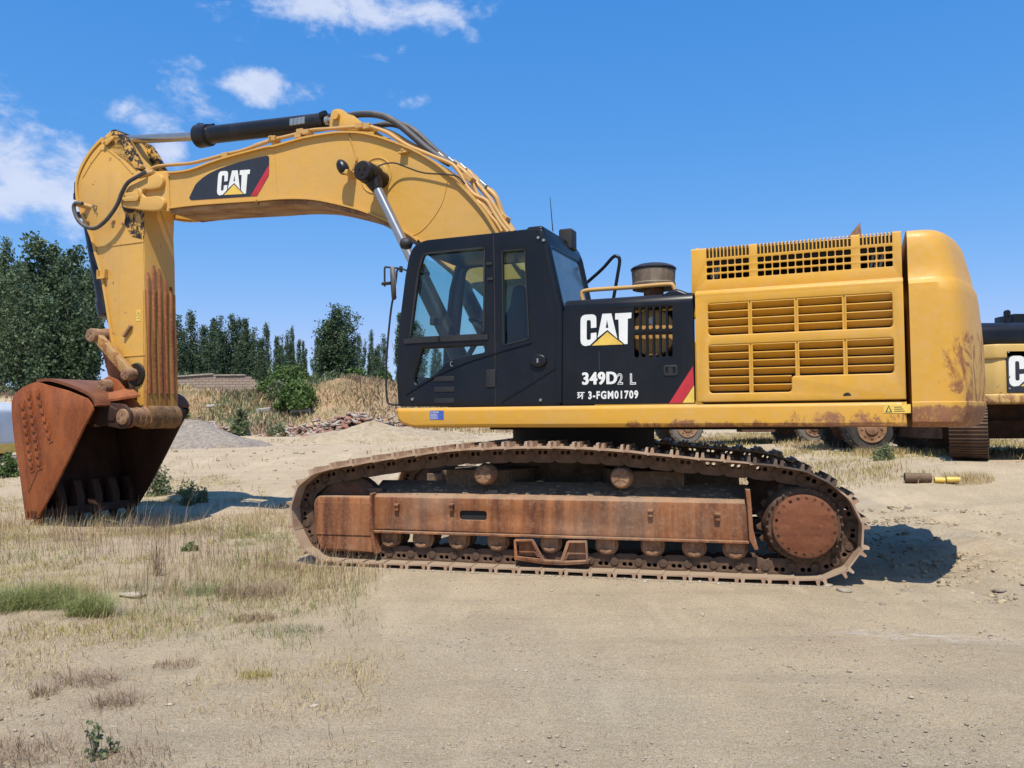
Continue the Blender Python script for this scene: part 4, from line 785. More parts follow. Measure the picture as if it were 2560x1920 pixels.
# boom cylinders
for sy in (-1, 1):
    yb = sy * .56
    ca, = uP(-.70, z3(925, 572)); ca = Vector((ca[0] + .0, 0, ca[1]))
    ra, rb0, = [Vector((p[0], 0, p[1])) for p in uP(-.56, z3(985, 625), z3(1305, 1290))]
    d = (rb0 - ra).normalized(); base = ra + d * ((1.72 - ra.z) / d.z)
    bs = MB(); y_o = sy * .74
    cen2, = uP(-.56, z3(958, 590)); cen2 = Vector((cen2[0], 0, cen2[1]))
    bs.lathe((cen2.x, y_o, cen2.z), (0, -sy, 0), [(0, .07), (.0, .105), (.015, .118), (.075, .122), (.08, .10), (.10, .10), (.105, .128), (.27, .128), (.28, .10), (.45, .10)], 30)
    for k in range(3):
        a_ = R(120 * k + 30); bs.cyl((cen2.x + .04 * math.cos(a_), y_o, cen2.z + .04 * math.sin(a_)), (cen2.x + .04 * math.cos(a_), y_o + sy * .012, cen2.z + .04 * math.sin(a_)), .014, 6)
    bs.ring([(cen2.x + d.x * .03, yb, cen2.z + d.z * .03), (cen2.x + d.x * .16, yb, cen2.z + d.z * .16), (cen2.x + d.x * .22, yb, cen2.z + d.z * .22)], [.115, .085, .068], 18)
    rodp = up_(bs, 'boom_cylinder', 'grease', smooth=35)
    s0 = Vector((cen2.x, yb, cen2.z)) + Vector((d.x, 0, d.z)) * .18; bar = Vector((base.x, yb, base.z)); L0 = (bar - s0).length; dd = (bar - s0).normalized()
    rr = MB(); rr.cyl(s0, s0 + dd * (L0 - 1.55), .056, 20); rr.build('rod', 'chrome', rodp, 40)
    br = MB(); br.ring([s0 + dd * (L0 - 1.62), s0 + dd * (L0 - 1.60), s0 + dd * (L0 - 1.48), s0 + dd * (L0 - 1.47), s0 + dd * (L0 - .12)], [.09, .115, .12, .10, .10], 22); br.cyl(bar - Vector((0, .16, 0)), bar + Vector((0, .16, 0)), .10, 18); br.build('barrel', 'cyl', rodp, 35)
fbk = MB(); fbk.box(-1.30, -.55, -.45, .45, 1.5, 1.78); up_(fbk, 'boom_cylinder_mount', 'boom', smooth=0, bevel=.02)
# arm cylinder on top of the boom
pe, ph, pb2, pr_ = [Vector((p[0], 0, p[1])) for p in uP(0, z1(1000, 345), z1(1560, 320), z3(590, 148), z3(740, 150))]
d = (pb2 - ph).normalized()
ac = MB(); ac.ring([ph, ph + d * .02, ph + d * .03, ph + d * .22, ph + d * .235, pb2 - d * .04, pb2], [.12, .152, .162, .152, .121, .117, .11], 26); acyl = up_(ac, 'arm_cylinder', 'cyl', smooth=35)
ph_ = MB(); ph_.ring([ph + d * .07 + Vector((0, 0, .10)), ph + d * .07 + Vector((0, 0, .165))], [.07, .06], 14); ph_.ring([ph + d * .01 + Vector((0, .0, .12)), ph + d * .30 + Vector((0, 0, .13))], .03, 10); ph_.build('cylinder_port', 'cyl', acyl, 40)
ar = MB(); ar.cyl(pe - d * .02, ph + d * .05, .062, 22); ar.build('rod', 'chrome', acyl, 40)
ay = MB(); e0 = pe - d * .13; ay.lathe((e0.x, -.12, e0.z), (0, 1, 0), [(0, .06), (0, .12), (.01, .13), (.23, .13), (.24, .12), (.24, .06)], 22); ay.ring([e0, pe], [.11, .08], 16); ay.build('rod_eye', 'grease', acyl, 35)
cl = MB(); a, = uP(0, z3(355, 150))
for k in range(4): 
    a_, = uP(-.10, z3(310 + 32 * k, 158 - 5 * k)); cl.box(a_[0] - .028, a_[0] + .028, -.14, -.10, a_[1] - .045, a_[1] + .045)
cl.build('pipe_clamp', 'steel', acyl, 0, bevel=.006)
bk_ = MB(); tab = uP(.0, *[z3(*q) for q in ((680, 225), (690, 140), (705, 95), (740, 80), (785, 85), (830, 120), (880, 135), (925, 175), (980, 215), (1030, 245), (1060, 262), (700, 250))])
for y0_, y1_ in ((-.17, -.13), (.13, .17)): bk_.plate(smooth2(tab, 2), y0_, y1_, .004, 'y')
for q in ((740, 150), (715, 155)): pass
c2, = uP(0, z3(742, 140)); bk_.cyl((c2[0], -.22, c2[1]), (c2[0], .22, c2[1]), .055, 20); bk_.build('cylinder_bracket', 'boom', boom, 35)
be = MB(); be.cyl(pb2 - d * .02, Vector((c2[0], 0, c2[1])), .10, 20); be.ring([(pb2 + Vector((-.02, -.09, .05))), pb2 + Vector((.06, -.09, .06))], .05, 12); be.build('cylinder_base', 'cyl', acyl, 40)
fit = MB(); f0, f1 = uP(-.10, z3(600, 140), z3(690, 122)); fit.cyl((f0[0], -.1, f0[1]), (f1[0], -.1, f1[1]), .036, 12); fit.cyl((f0[0] - .02, -.1, f0[1]), (f0[0] + .03, -.1, f0[1]), .055, 12); fit.build('hose_fitting', 'steel', acyl, 40)
# hoses and pipes over the boom
def line(name, mat, y, pts, r, parent, f=z3, sub=5, y2=None):
    pz_ = uP(y, *[f(*q) for q in pts]); n = len(pz_)
    mb = MB(); mb.tube([(p[0], y if y2 is None else y + (y2 - y) * i / (n - 1), p[1]) for i, p in enumerate(pz_)], r, 9, sub); return mb.build(name, mat, parent, 60)
line('hydraulic_hose', 'hose', -.10, ((690, 122), (780, 98), (900, 84), (1020, 92), (1130, 130), (1230, 200), (1330, 285), (1440, 380), (1560, 465), (1620, 500)), .042, boom)
line('hydraulic_hose', 'hose', .10, ((985, 190), (1070, 172), (1170, 165), (1270, 190), (1370, 260), (1470, 355), (1600, 465)), .038, boom)
line('hydraulic_hose', 'hose', .02, ((985, 185), (1100, 172), (1200, 190), (1300, 260), (1420, 370), (1580, 480)), .03, boom)
line('hydraulic_pipe', 'pipe', -.26, [(q[0], q[1]) for q in ((-1010, 1), (0, 0))] if False else ((-735, 605), (-690, 582), (-650, 552)), .001, boom) if False else None
line('hydraulic_pipe', 'pipe', -.25, ((1090, 625), (1180, 592), (1225, 562), (1300, 548), (1500, 532), (1620, 505), (1780, 462), (1900, 435), (2010, 398), (2150, 350), (2212, 335)), .024, boom, f=z1)
line('hydraulic_pipe', 'pipe', -.25, ((-10, 348), (60, 325), (140, 300), (250, 275), (380, 242), (480, 218), (620, 208), (880, 190), (940, 192)), .024, boom)
line('hydraulic_pipe', 'pipe', -.24, ((930, 190), (985, 198), (1100, 242), (1190, 300), (1290, 358), (1400, 402), (1500, 445), (1600, 485), (1660, 520), (1720, 600), (1760, 680), (1830, 760), (1930, 810), (1985, 900), (2050, 1000), (2110, 1075)), .024, boom)
line('hydraulic_pipe', 'pipe', -.05, ((1000, 200), (1150, 250), (1300, 340), (1450, 410), (1580, 470), (1700, 530), (1800, 620), (1880, 700), (1960, 800), (2020, 900), (2085, 1000), (2150, 1080)), .030, boom)
line('hydraulic_pipe', 'pipe', .05, ((1600, 470), (1720, 530), (1790, 575), (1850, 650), (1960, 730), (2020, 800), (2050, 900), (2100, 980), (2160, 1070)), .032, boom)
line('hydraulic_pipe', 'pipe', .18, ((1650, 480), (1740, 540), (1840, 620), (1900, 690), (1985, 740), (2035, 830), (2070, 930), (2140, 1040), (2170, 1090)), .030, boom)
line('hydraulic_pipe', 'pipe', -.15, ((1660, 520), (1720, 590), (1800, 640), (1870, 780), (1960, 850), (2000, 950), (2060, 1030), (2100, 1090)), .022, boom)
line('hydraulic_pipe', 'pipe', -.28, ((1850, 810), (1900, 850), (1960, 930), (2010, 990), (2060, 1070)), .020, boom)
for i, (q, y_, s_x) in enumerate((((1560, 452), .0, .06), ((1640, 490), -.1, .05), ((1740, 545), .05, .06), ((1785, 620), -.15, .07), ((1905, 685), .05, .06), ((880, 190), -.24, .05), ((940, 195), -.22, .05), ((140, 298), -.25, .03), ((385, 240), -.25, .05), ((2090, 960), .0, .04), ((1965, 930), -.2, .04))):
    a, = uP(y_, z3(*q)); c3 = MB(); c3.box(a[0] - s_x, a[0] + s_x, y_ - .06, y_ + .06, a[1] - .035, a[1] + .035, mat=None)
    c3.xf(Matrix.Translation((a[0], y_, a[1])) @ Matrix.Rotation(R(0 if q[0] < 1000 else 42), 4, 'Y') @ Matrix.Translation((-a[0], -y_, -a[1])))
    c3.build('pipe_clamp', 'steel' if i in (0, 1, 2, 4) else 'pipe', boom, 0, bevel=.008)
for q, f in (((1790, 470), z1), ((2165, 340), z1), ((365, 270), z3), ((430, 240), z3)):
    a, = uP(-.26, f(*q)); c3 = MB(); c3.box(a[0] - .05, a[0] + .05, -.31, -.18, a[1] - .035, a[1] + .03); c3.box(a[0] - .03, a[0] + .03, -.28, -.20, a[1] - .12, a[1]); c3.build('pipe_clamp', 'pipe', boom, 0, bevel=.008)

# ---------------- arm
AY = .27
back = smooth2(uP(-AY, *[z1(*q) for q in ((868, 318), (820, 345), (740, 428), (680, 520), (640, 605), (618, 690), (622, 800), (650, 900))], *[z2b(*q) for q in ((690, 90), (720, 215), (760, 350), (800, 570), (850, 880), (895, 1000))]), 2)
frt = uP(-AY, *[z2b(*q) for q in ((1080, 1440), (1085, 1200), (1078, 700), (1072, 250), (1064, 60))])
aout = back + uP(-AY, z2b(905, 1060), z2b(940, 1150), z2b(985, 1290), z2b(1000, 1400), z2b(1010, 1480), z2b(1070, 1500)) + frt + uP(-AY, z1(1140, 900), z1(1150, 640), z1(1060, 555), z1(975, 430), z1(940, 320), z1(905, 290))
am = MB(); am.plate(aout, -AY, AY, .006, 'y'); arm = up_(am, 'arm', 'arm', smooth=30)
ab = MB(); ribbon(ab, back[2:-1], .045, -AY - .018, AY + .018, -1); ab.build('flange', 'arm', arm, 35)
SB = lambda: ab.build('stiffener', 'arm', arm, 0)
ab = MB(); strip(ab, uP(-AY, *[z1(*q) for q in ((655, 640), (720, 530), (800, 425), (850, 420), (950, 500), (1050, 610))]), .022, -AY - .008, -AY); SB(); ab = MB(); strip(ab, uP(-AY, z2b(735, 172), z2b(900, 150), z2b(1065, 128)), .018, -AY - .010, -AY); SB(); ab = MB(); strip(ab, uP(-AY, z2b(890, 982), z2b(1075, 968)), .018, -AY - .010, -AY); SB(); ab = MB(); strip(ab, uP(-AY, z2b(1058, 60), z2b(1070, 400), z2b(1074, 968)), .014, -AY - .008, -AY); SB()
ae = MB()
for y0_, y1_ in ((-.27, -.19), (.19, .27)): ae.plate(roundpoly(uP(-.2, *[z1(*q) for q in ((860, 330), (905, 288), (955, 290), (1010, 320), (1060, 400), (1150, 570), (1110, 610), (1040, 540), (930, 460), (850, 400))]), .02, 2), y0_, y1_, .004, 'y')
ae.build('cylinder_ears', 'greasy', arm, 30)
el = MB(); e2 = uP(-.30, z1(815, 375), z1(830, 345), z1(885, 322), z1(900, 335), z1(850, 385), z1(830, 390)); el.plate(roundpoly(e2, .01, 2), -.31, -.29, .003, 'y'); a, = uP(-.3, z1(824, 365)); el.cyl((a[0], -.33, a[1]), (a[0], -.30, a[1]), .028, 10); el.build('pin_lock', 'arm', arm, 30)
# front face wear strips
fx = [uP(-AY, z2b(1078, 700))[0][0], uP(-AY, z2b(1085, 1300))[0][0]]
for k, yv in enumerate((-.225, -.125, -.02, .085, .19)):
    zt_ = (3.50, 3.62, 3.58, 3.45, 3.35)[k]; rb = MB(); zb_ = 1.80
    def fxx(z): return frt[3][0] + (frt[0][0] - frt[3][0]) * (frt[3][1] - z) / (frt[3][1] - frt[0][1])
    rb.ring([(fxx(zt_ + .02) - .01, yv, zt_ + .02), (fxx(zt_), yv, zt_), (fxx(2.6), yv, 2.6), (fxx(zb_), yv, zb_), (fxx(zb_) - .01, yv, zb_ - .02)], [.005, .024, .038, .050, .005], 10); rb.build('rubbing_strip', 'rib', arm, 60)
wr = MB(); a0 = frt[0]; wr.plate([(a0[0] - .04, 1.50), (a0[0] + .028, 1.50), (fxx(1.8) + .034, 1.80), (fxx(2.4) + .030, 2.4), (fxx(2.9) + .012, 2.9), (fxx(3.3) + .008, 3.25), (fxx(3.4) - .03, 3.25)], -AY - .002, AY + .002, 0, 'y'); wr.build('wear_plate', 'valley', arm, 30)
ga = MB(); a, = uP(-AY, z1(1035, 830)); ga.lathe((a[0], -.298, a[1]), (0, 1, 0), [(0, .02), (0, .15), (.01, .17), (.596, .17), (.6, .1)], 30); ga.build('arm_pivot_boss', 'grease', arm, 35)
gs = MB(); gs.plate(roundpoly(uP(-AY, *[z1(*q) for q in ((1010, 900), (1140, 900), (1136, 1135), (1040, 1110), (980, 1000))]), .02, 2), -AY - .004, -AY + .001, 0, 'y'); gs.build('grease_stain', 'greasy', arm, 0)
# studs, brackets, stickers on the arm side
for q in ((745, 865), (760, 895), (750, 905), (768, 925), (740, 880), (765, 870)):
    a, = uP(-AY, z1(*q)); b = MB(); b.cyl((a[0], -AY - .022, a[1]), (a[0], -AY, a[1]), .012, 8); b.build('grease_nipple', 'steel', arm, 30)
a, = uP(-AY, z1(897, 988)); b = MB(); b.cyl((a[0], -AY - .04, a[1]), (a[0], -AY, a[1]), .03, 10); b.box(a[0] - .04, a[0] + .04, -AY - .02, -AY, a[1] - .012, a[1] + .012); b.build('hose_stud', 'pipe', arm, 30)
a, b_ = uP(-AY, z2b(742, 345), z2b(800, 405)); b = MB(); b.box(a[0], b_[0], -AY - .06, -AY, b_[1], b_[1] + .03); b.box(a[0], a[0] + .02, -AY - .06, -AY, b_[1], a[1]); b.box(b_[0] - .02, b_[0], -AY - .06, -AY, b_[1], a[1]); b.build('step_bracket', 'arm', arm, 0, bevel=.003)
a, b_ = uP(-AY, z2b(930, 830), z2b(980, 758)); b = MB(); strip(b, [(a[0], a[1]), (b_[0], b_[1])], .035, -AY - .05, -AY); b.build('hose_bracket', 'pin', arm, 0, bevel=.004)
for (qa, qb) in (((1013, 638), (1043, 674)), ((1013, 680), (1043, 718))):
    a, b_ = uP(-AY, z2b(*qa), z2b(*qb)); s = MB(); s.box(a[0], b_[0], -AY - .004, -AY - .001, b_[1], a[1]); ss = up_(s, 'warning_sticker', 'decal_yellow', smooth=0)
    s = MB(); cx_, cz_ = (a[0] + b_[0]) / 2, (a[1] + b_[1]) / 2
    if qa[1] < 660: s.plate([[(cx_ - .02, cz_ - .018), (cx_ + .02, cz_ - .018), (cx_, cz_ + .02)], [(cx_ - .012, cz_ - .013), (cx_ + .012, cz_ - .013), (cx_, cz_ + .010)]], -AY - .0046, -AY - .0041, 0, 'y')
    else: s.box(cx_ - .018, cx_ + .004, -AY - .0046, -AY - .0041, cz_ - .004, cz_ + .004); s.plate(circ(cx_ + .012, cz_ + .006, .008, 8), -AY - .0046, -AY - .0041, 0, 'y')
    s.build('sticker_symbol', 'decal_black', ss, 0)
# hose looping over the arm side
line('hydraulic_hose', 'hose', -.42, ((1150, 600), (1080, 640), (1010, 685), (965, 760), (930, 850), (880, 930), (820, 1000), (750, 1045), (680, 1035), (620, 985), (592, 925), (583, 870), (605, 845), (650, 850)), .028, arm, f=z1)
fh = MB(); a, b_ = uP(-.40, z1(1095, 632), z1(1190, 590)); fh.cyl((a[0], -.4, a[1]), (b_[0], -.34, b_[1]), .040, 12); a, b_ = uP(-.40, z1(600, 850), z1(650, 860)); fh.cyl((a[0], -.4, a[1]), (b_[0], -.25, b_[1]), .04, 10); fh.build('hose_fitting', 'pipe', arm, 40)
# back of the arm: bucket cylinder, valve blocks
bc = [Vector((p[0], 0, p[1])) for p in uP(0, z1(690, 830), (229, 560), (252, 678), (266, 770), (271, 800))]
bcy = MB(); d = (bc[3] - bc[0]).normalized(); bcy.ring([bc[0], bc[0] + d * .02, bc[3] - d * .10, bc[3] - d * .09, bc[3] + d * .12, bc[3] + d * .13], [.08, .112, .112, .135, .135, .10], 24); bcyl = up_(bcy, 'bucket_cylinder', 'cyl', smooth=35)
vb = MB()
for q, w_, h_ in (((632, 735), .05, .09), ((630, 800), .07, .05), ((640, 855), .10, .03), ((655, 945), .06, .045)):
    a, = uP(-.12, z1(*q)); vb.box(a[0] - w_ * .6, a[0] + w_, -.2, .0, a[1] - h_, a[1] + h_)
vb.build('valve_block', 'cyl', bcyl, 0, bevel=.008)
# linkage: p2 upper joint, p1 on the arm, p3 upper bucket pin, p4 bucket hinge
def cpt(y, q): a, = uP(y, z2b(*q)); return Vector((a[0], 0, a[1]))
p2 = cpt(-.46, (665, 822)); p1 = cpt(-.46, (920, 1112)); p3 = cpt(-.50, (748, 1205)); p4 = cpt(-.62, (905, 1428))
def pin(name, c, y0, y1, r, mat, parent, steps=None):
    b = MB(); L_0 = y1 - y0; b.lathe((c.x, y0, c.z), (0, 1, 0), steps or [(0, r * .3), (.0, r * .72), (.004, r * .74), (.006, r * .92), (.02, r), (L_0, r), (L_0 + .001, r * .3)], 28)
    for k in range(3): a_ = R(120 * k + 70); b.cyl((c.x + r * .38 * math.cos(a_), y0 - .008, c.z + r * .38 * math.sin(a_)), (c.x + r * .38 * math.cos(a_), y0 + .01, c.z + r * .38 * math.sin(a_)), r * .17, 8)
    return b.build(name, mat, parent, 35)
d = (p2 - bc[3]).normalized(); rr = MB(); rr.cyl(bc[3] + d * .1, p2 - d * .08, .055, 18); rr.build('rod', 'pin', bcyl, 40)
re_ = MB(); re_.lathe((p2.x, -.16, p2.z), (0, 1, 0), [(0, .05), (0, .11), (.32, .11), (.32, .05)], 22); re_.build('rod_eye', 'pin', bcyl, 35)
def bar(mb, a, b, ra, rb_, y0, y1, bev=.008):
    d = (b - a); L0 = d.length; ang = math.atan2(d.z, d.x); pts_ = []
    for k in range(9): t_ = ang + R(90 + 180 * k / 8); pts_.append((a.x + ra * math.cos(t_), a.z + ra * math.sin(t_)))
    for k in range(9): t_ = ang - R(90) + R(180 * k / 8); pts_.append((b.x + rb_ * math.cos(t_), b.z + rb_ * math.sin(t_)))
    mb.plate(pts_, y0, y1, bev, 'y', res=2)
for sy in (-1, 1):
    tl_ = MB(); y0_, y1_ = (-.40, -.30) if sy < 0 else (.30, .40); bar(tl_, p2, p1, .066, .070, y0_, y1_); tpl = up_(tl_, 'tipping_link', 'scuff', smooth=50)
    if sy < 0: pin('pin', p1, -.46, -.26, .085, 'pin', tpl); pin('pin', p2, -.46, -.15, .10, 'pin', tpl)
gb = MB(); gb.lathe((p1.x + .02, -.30, p1.z), (0, 1, 0), [(0, .10), (0, .155), (.03, .17), (.58, .17), (.6, .1)], 26); gb.build('link_boss', 'grease', arm, 35)
hl = MB(); bar(hl, p2, p3, .12, .13, -.22, -.14); bar(hl, p2, p3, .12, .13, .14, .22); hl.box(min(p2.x, p3.x) - .02, max(p2.x, p3.x) + .06, -.14, .14, (p2.z + p3.z) / 2 - .18, (p2.z + p3.z) / 2 + .2); up_(hl, 'bucket_link', 'rib', smooth=50)
M['arm_end_steel'] = rusty('greasy_arm_end', (0.06, 0.03, 0.016), (0.27, 0.135, 0.045), dust=.15, stretch=(1, 1, .5), light=(.36, .23, .10), rough=.6)
bb_ = MB(); bb_.lathe((p4.x, -.27, p4.z), (0, 1, 0), [(0, .12), (0, .17), (.54, .17), (.54, .1)], 30); bb_.plate([(p4.x - .14, p4.z + .10), (p4.x, p4.z - .16), (frt[0][0] + .0, p4.z - .165), (frt[0][0] + .02, 1.66), (p4.x + .05, 1.75)], -.262, .262, .01, 'y'); bb_.build('arm_end', 'arm_end_steel', arm, 40)

# ---------------- bucket
BW = .85
sideo = smooth2(uP(-BW, *[z2(*q) for q in ((290, 522), (238, 507), (185, 520), (118, 560), (78, 620), (74, 700), (82, 800), (100, 950), (128, 1120), (150, 1290), (166, 1402))]), 3)
sidei = uP(-BW, z2(243, 1385), z2(330, 1230), z2(440, 1010), z2(540, 800), z2(598, 690), z2(595, 655), z2(560, 612), z2(430, 560))
bk1 = MB(); bk1.plate(sideo + sidei, -BW, -BW + .035, .006, 'y'); buck = up_(bk1, 'bucket', 'bucket', smooth=40)
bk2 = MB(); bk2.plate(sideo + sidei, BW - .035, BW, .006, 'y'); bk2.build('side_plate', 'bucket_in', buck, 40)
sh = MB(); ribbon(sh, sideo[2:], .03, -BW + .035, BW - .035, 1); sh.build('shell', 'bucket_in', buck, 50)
tt = MB(); top_l = sideo[1]; A_ = Vector(sideo[3]); E_ = Vector(sidei[5]); 
tcur = smooth2([sideo[4], (A_.x + .2, A_.y + .01), ((A_.x + E_.x) / 2 + .05, (A_.y + E_.y) / 2 + .09), (E_.x - .10, E_.y + .12), (E_.x + .02, E_.y - .02)], 4)
ribbon(tt, tcur, .04, -BW + .035, BW - .035, 1); tt.build('top_plate', 'plate_rust', buck, 50)
bx_ = MB(); bx_.plate([(E_.x - .75, E_.y + .08), (E_.x - .45, E_.y - .22), (p4.x - .15, p4.z - .06), (p4.x - .1, p4.z + .10), (E_.x - .08, E_.y + .05)], -.62, .62, .02, 'y', res=2); bx_.build('torque_tube', 'bucket_in', buck, 40)
lipz = sidei[0]
lp2 = MB(); lp2.box(lipz[0] - .22, lipz[0] - .0, -BW, BW, lipz[1] - .02, lipz[1] + .10); lp2.build('lip', 'bucket_in', buck, 0, bevel=.012)
for sy in (-1, 1):
    for off in ((.33, .60) if sy < 0 else (.33,)):
        er = MB(); y0_ = sy * off; eo_ = uP(-.40, *[z2(*q) for q in ((560, 640), (628, 560), (640, 500), (690, 468), (742, 488), (800, 560), (868, 640), (890, 700), (880, 770), (820, 805), (700, 780), (600, 800), (540, 760))])
        if off == .33: er.plate(roundpoly(eo_, .03, 2), min(y0_, y0_ + sy * .05), max(y0_, y0_ + sy * .05), .006, 'y')
        else:
            er.plate(roundpoly([(p4.x - .70, p4.z + .10), (p4.x - .40, p4.z + .20), (p4.x, p4.z + .17), (p4.x + .13, p4.z + .06), (p4.x + .13, p4.z - .10), (p4.x, p4.z - .17), (p4.x - .35, p4.z - .12), (p4.x - .6, p4.z - .14)], .05, 3), min(y0_ - .05 * sy, y0_), max(y0_ - .05 * sy, y0_), .006, 'y')
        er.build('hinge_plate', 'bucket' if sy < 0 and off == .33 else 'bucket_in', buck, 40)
tpl2 = MB(); q0 = uP(-.6, z2(590, 650), z2(830, 600)); tpl2.add([(q0[0][0] - .1, -.75, q0[0][1] + .05), (q0[0][0], -.80, q0[0][1]), (q0[1][0], -.40, q0[1][1] + .03), (q0[1][0] - .25, -.34, q0[1][1] + .14), (q0[0][0] - .1, -.75, q0[0][1] + .02), (q0[0][0], -.80, q0[0][1] - .03), (q0[1][0], -.40, q0[1][1]), (q0[1][0] - .25, -.34, q0[1][1] + .11)], [(0, 1, 2, 3), (7, 6, 5, 4), (0, 4, 5, 1), (1, 5, 6, 2), (2, 6, 7, 3), (3, 7, 4, 0)]); tpl2.build('gusset_plate', 'bucket', buck, 0)
pin('pin', p3, -.50, -.14, .105, 'pin', buck); 
pin('pin', p4, -.64, -.27, .12, 'pin', buck, [(0, .03), (0, .080), (.006, .082), (.008, .100), (.02, .107), (.09, .107), (.092, .122), (.15, .122), (.152, .112), (.22, .112), (.222, .128), (.30, .128), (.302, .145), (.37, .145)])

ld_ = Vector((lipz[0] - sideo[-1][0], lipz[1] - sideo[-1][1]))
for k in range(6):
    yv = -.76 + 1.52 * k / 5; x0_ = lipz[0] - .09
    t = MB(); t.plate([(-.13, .46), (-.03, .44), (.07, .22), (.075, .02), (.03, -.19), (.01, -.20), (-.05, -.05), (-.10, .02)], -.065, .065, .012, 'y', res=2)
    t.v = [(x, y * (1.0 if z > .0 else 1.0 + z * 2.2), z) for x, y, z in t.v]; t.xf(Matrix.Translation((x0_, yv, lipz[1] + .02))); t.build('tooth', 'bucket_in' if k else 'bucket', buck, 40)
# wear blocks in three strips on the near side plate
for (sa_, sb_, n_) in (((150, 640), (212, 1075), 8), ((190, 575), (262, 1060), 9), ((245, 565), (330, 885), 6)):
    A2, B2 = [Vector(v) for v in uP(-BW, z2(*sa_), z2(*sb_))]
    bs_ = MB(); strip(bs_, [A2, B2], .085, -BW - .012, -BW); bs_.build('wear_strip', 'bucket', buck, 0)
    for k in range(n_):
        c = A2.lerp(B2, (k + .5) / n_); w = MB(); w.plate([(-.03, .035), (.035, .025), (.03, -.04), (-.035, -.015)], -.022, 0, .004, 'y'); w.xf(Matrix.Translation((c.x, -BW - .011, c.y)) @ Matrix.Rotation(R(-12), 4, 'Y')); w.build('wear_block', 'bucket', buck, 30)
cb2 = MB(); strip(cb2, uP(-BW, z2(118, 640), z2(150, 900), z2(180, 1200), z2(200, 1395)), .02, -BW - .004, -BW); cb2.build('weld_seam', 'bucket', buck, 0)
ck = MB(); strip(ck, uP(-BW, z2(245, 1080), z2(222, 1140), z2(185, 1222)), .008, -BW - .0035, -BW + .001); ck.build('crack', 'dark', buck, 0)

# ================================================================== TERRAIN AND SETTING
def ss(a, b, x):
    t = np.clip((x - a) / (b - a), 0, 1); return t * t * (3 - 2 * t)
def base_h(x, y):
    x = np.asarray(x, float); y = np.asarray(y, float)
    rgt = ss(3.0, 8.0, x)
    z = (1 - rgt) * (.62 * ss(12, 24, y)) + rgt * (.60 * ss(10.0, 14.2, y) + .10 * ss(15, 22, y))
    z = z + .12 * ss(26, 36, y)
    wv = .5 * np.sin(x * .33 + 1.0) + .35 * np.sin(x * .81 + 2.0)
    emb = 2.35 * ss(37.0 + wv, 44.5 + wv, y) * (1 - .15 * ss(-2, 6, x))
    z = z + emb + .25 * np.sin(x * .55) * ss(40, 46, y)
    z = z + 1.0 * np.exp(-(((x + 9.0) / 2.0) ** 2 + ((y - 41.5) / 1.8) ** 2)) + .8 * np.exp(-(((x + 6.6) / 1.6) ** 2 + ((y - 40.5) / 1.6) ** 2)) + 1.9 * np.exp(-(((x + 23.5) / 2.2) ** 2 + ((y - 37) / 2.0) ** 2))
    # loose spoil behind the right-hand track and the shallow hollow under the teeth
    tx = (x - CEN[0]) * T.ex.x + (y - CEN[1]) * T.ex.y; ty = (x - CEN[0]) * T.ey.x + (y - CEN[1]) * T.ey.y
    z = z + .07 * np.exp(-((tx - 3.9) / .55) ** 2) * ss(-1.6, -.6, ty) * (1 - ss(4, 6, ty))
    z = z - .12 * np.exp(-(((x + 5.2) / 1.3) ** 2 + ((y - 11.6) / 1.3) ** 2))
    return z
def gz(x, y): return float(base_h(x, y))
def hit(px, py):                      # where a line of sight meets the ground
    d = ray(px, py); o = Vector((0, 0, CAMH)); t = 1.0; prev = 1.0
    while t < 400:
        p = o + d * t
        if p.z < gz(p.x, p.y):
            a, b = prev, t
            for _ in range(18):
                m_ = (a + b) / 2; p = o + d * m_
                if p.z < gz(p.x, p.y): b = m_
                else: a = m_
            return p
        prev = t; t *= 1.02
    return o + d * 40
# ground sheet
nx, ny = 600, 640
ux = np.linspace(-1, 1, nx); gx = np.sinh(ux * 5.6) / np.sinh(5.6) * 420
uy = np.linspace(0, 1, ny); gy = -30 + 34 * np.minimum(uy / .12, 1); 
gy = np.concatenate([np.linspace(-60, 2.2, 26), 2.2 + (np.expm1(np.linspace(0, 1, ny - 26) * 6.0) / np.expm1(6.0)) * 640 + 1e-3])
ny = len(gy); X, Y = np.meshgrid(gx, gy)
Z = base_h(X, Y)
rr_ = np.array([noise.fractal(Vector((x * .9, y * .9, 0)), 0.9, 2.1, 4) for x, y in zip(X.ravel(), Y.ravel())]).reshape(X.shape)
r2_ = np.array([noise.noise(Vector((x * .16 + 9, y * .16, 3))) for x, y in zip(X.ravel(), Y.ravel())]).reshape(X.shape)
tx = (X - CEN[0]) * T.ex.x + (Y - CEN[1]) * T.ex.y; ty = (X - CEN[0]) * T.ey.x + (Y - CEN[1]) * T.ey.y
under = (1 - ss(2.5, 3.1, np.abs(tx + 0))) * (1 - ss(1.8, 2.4, np.abs(ty)))
rough_zone = np.exp(-((tx - 4.4) / 1.4) ** 2) * ss(-2.4, -1.2, ty) * (1 - ss(3, 6, ty))
left_zone = ss(-1.2, -3.2, X) * (1 - ss(14, 24, Y))
emb_zone = ss(36, 40, Y)
hf_ = np.zeros(X.size); ix_ = np.where((rough_zone.ravel() > .04) | ((np.abs(X.ravel()) < 9) & (Y.ravel() > 2) & (Y.ravel() < 12)))[0]; xr_, yr_ = X.ravel(), Y.ravel()
for k in ix_: hf_[k] = noise.fractal(Vector((xr_[k] * 3.4, yr_[k] * 3.4, 5)), 0.7, 2.2, 3)
hf_ = hf_.reshape(X.shape); Z = Z + hf_ * (.006 + .070 * rough_zone + .012 * left_zone) * (1 - under)
amp = .008 + .07 * rough_zone + .014 * left_zone + .16 * emb_zone
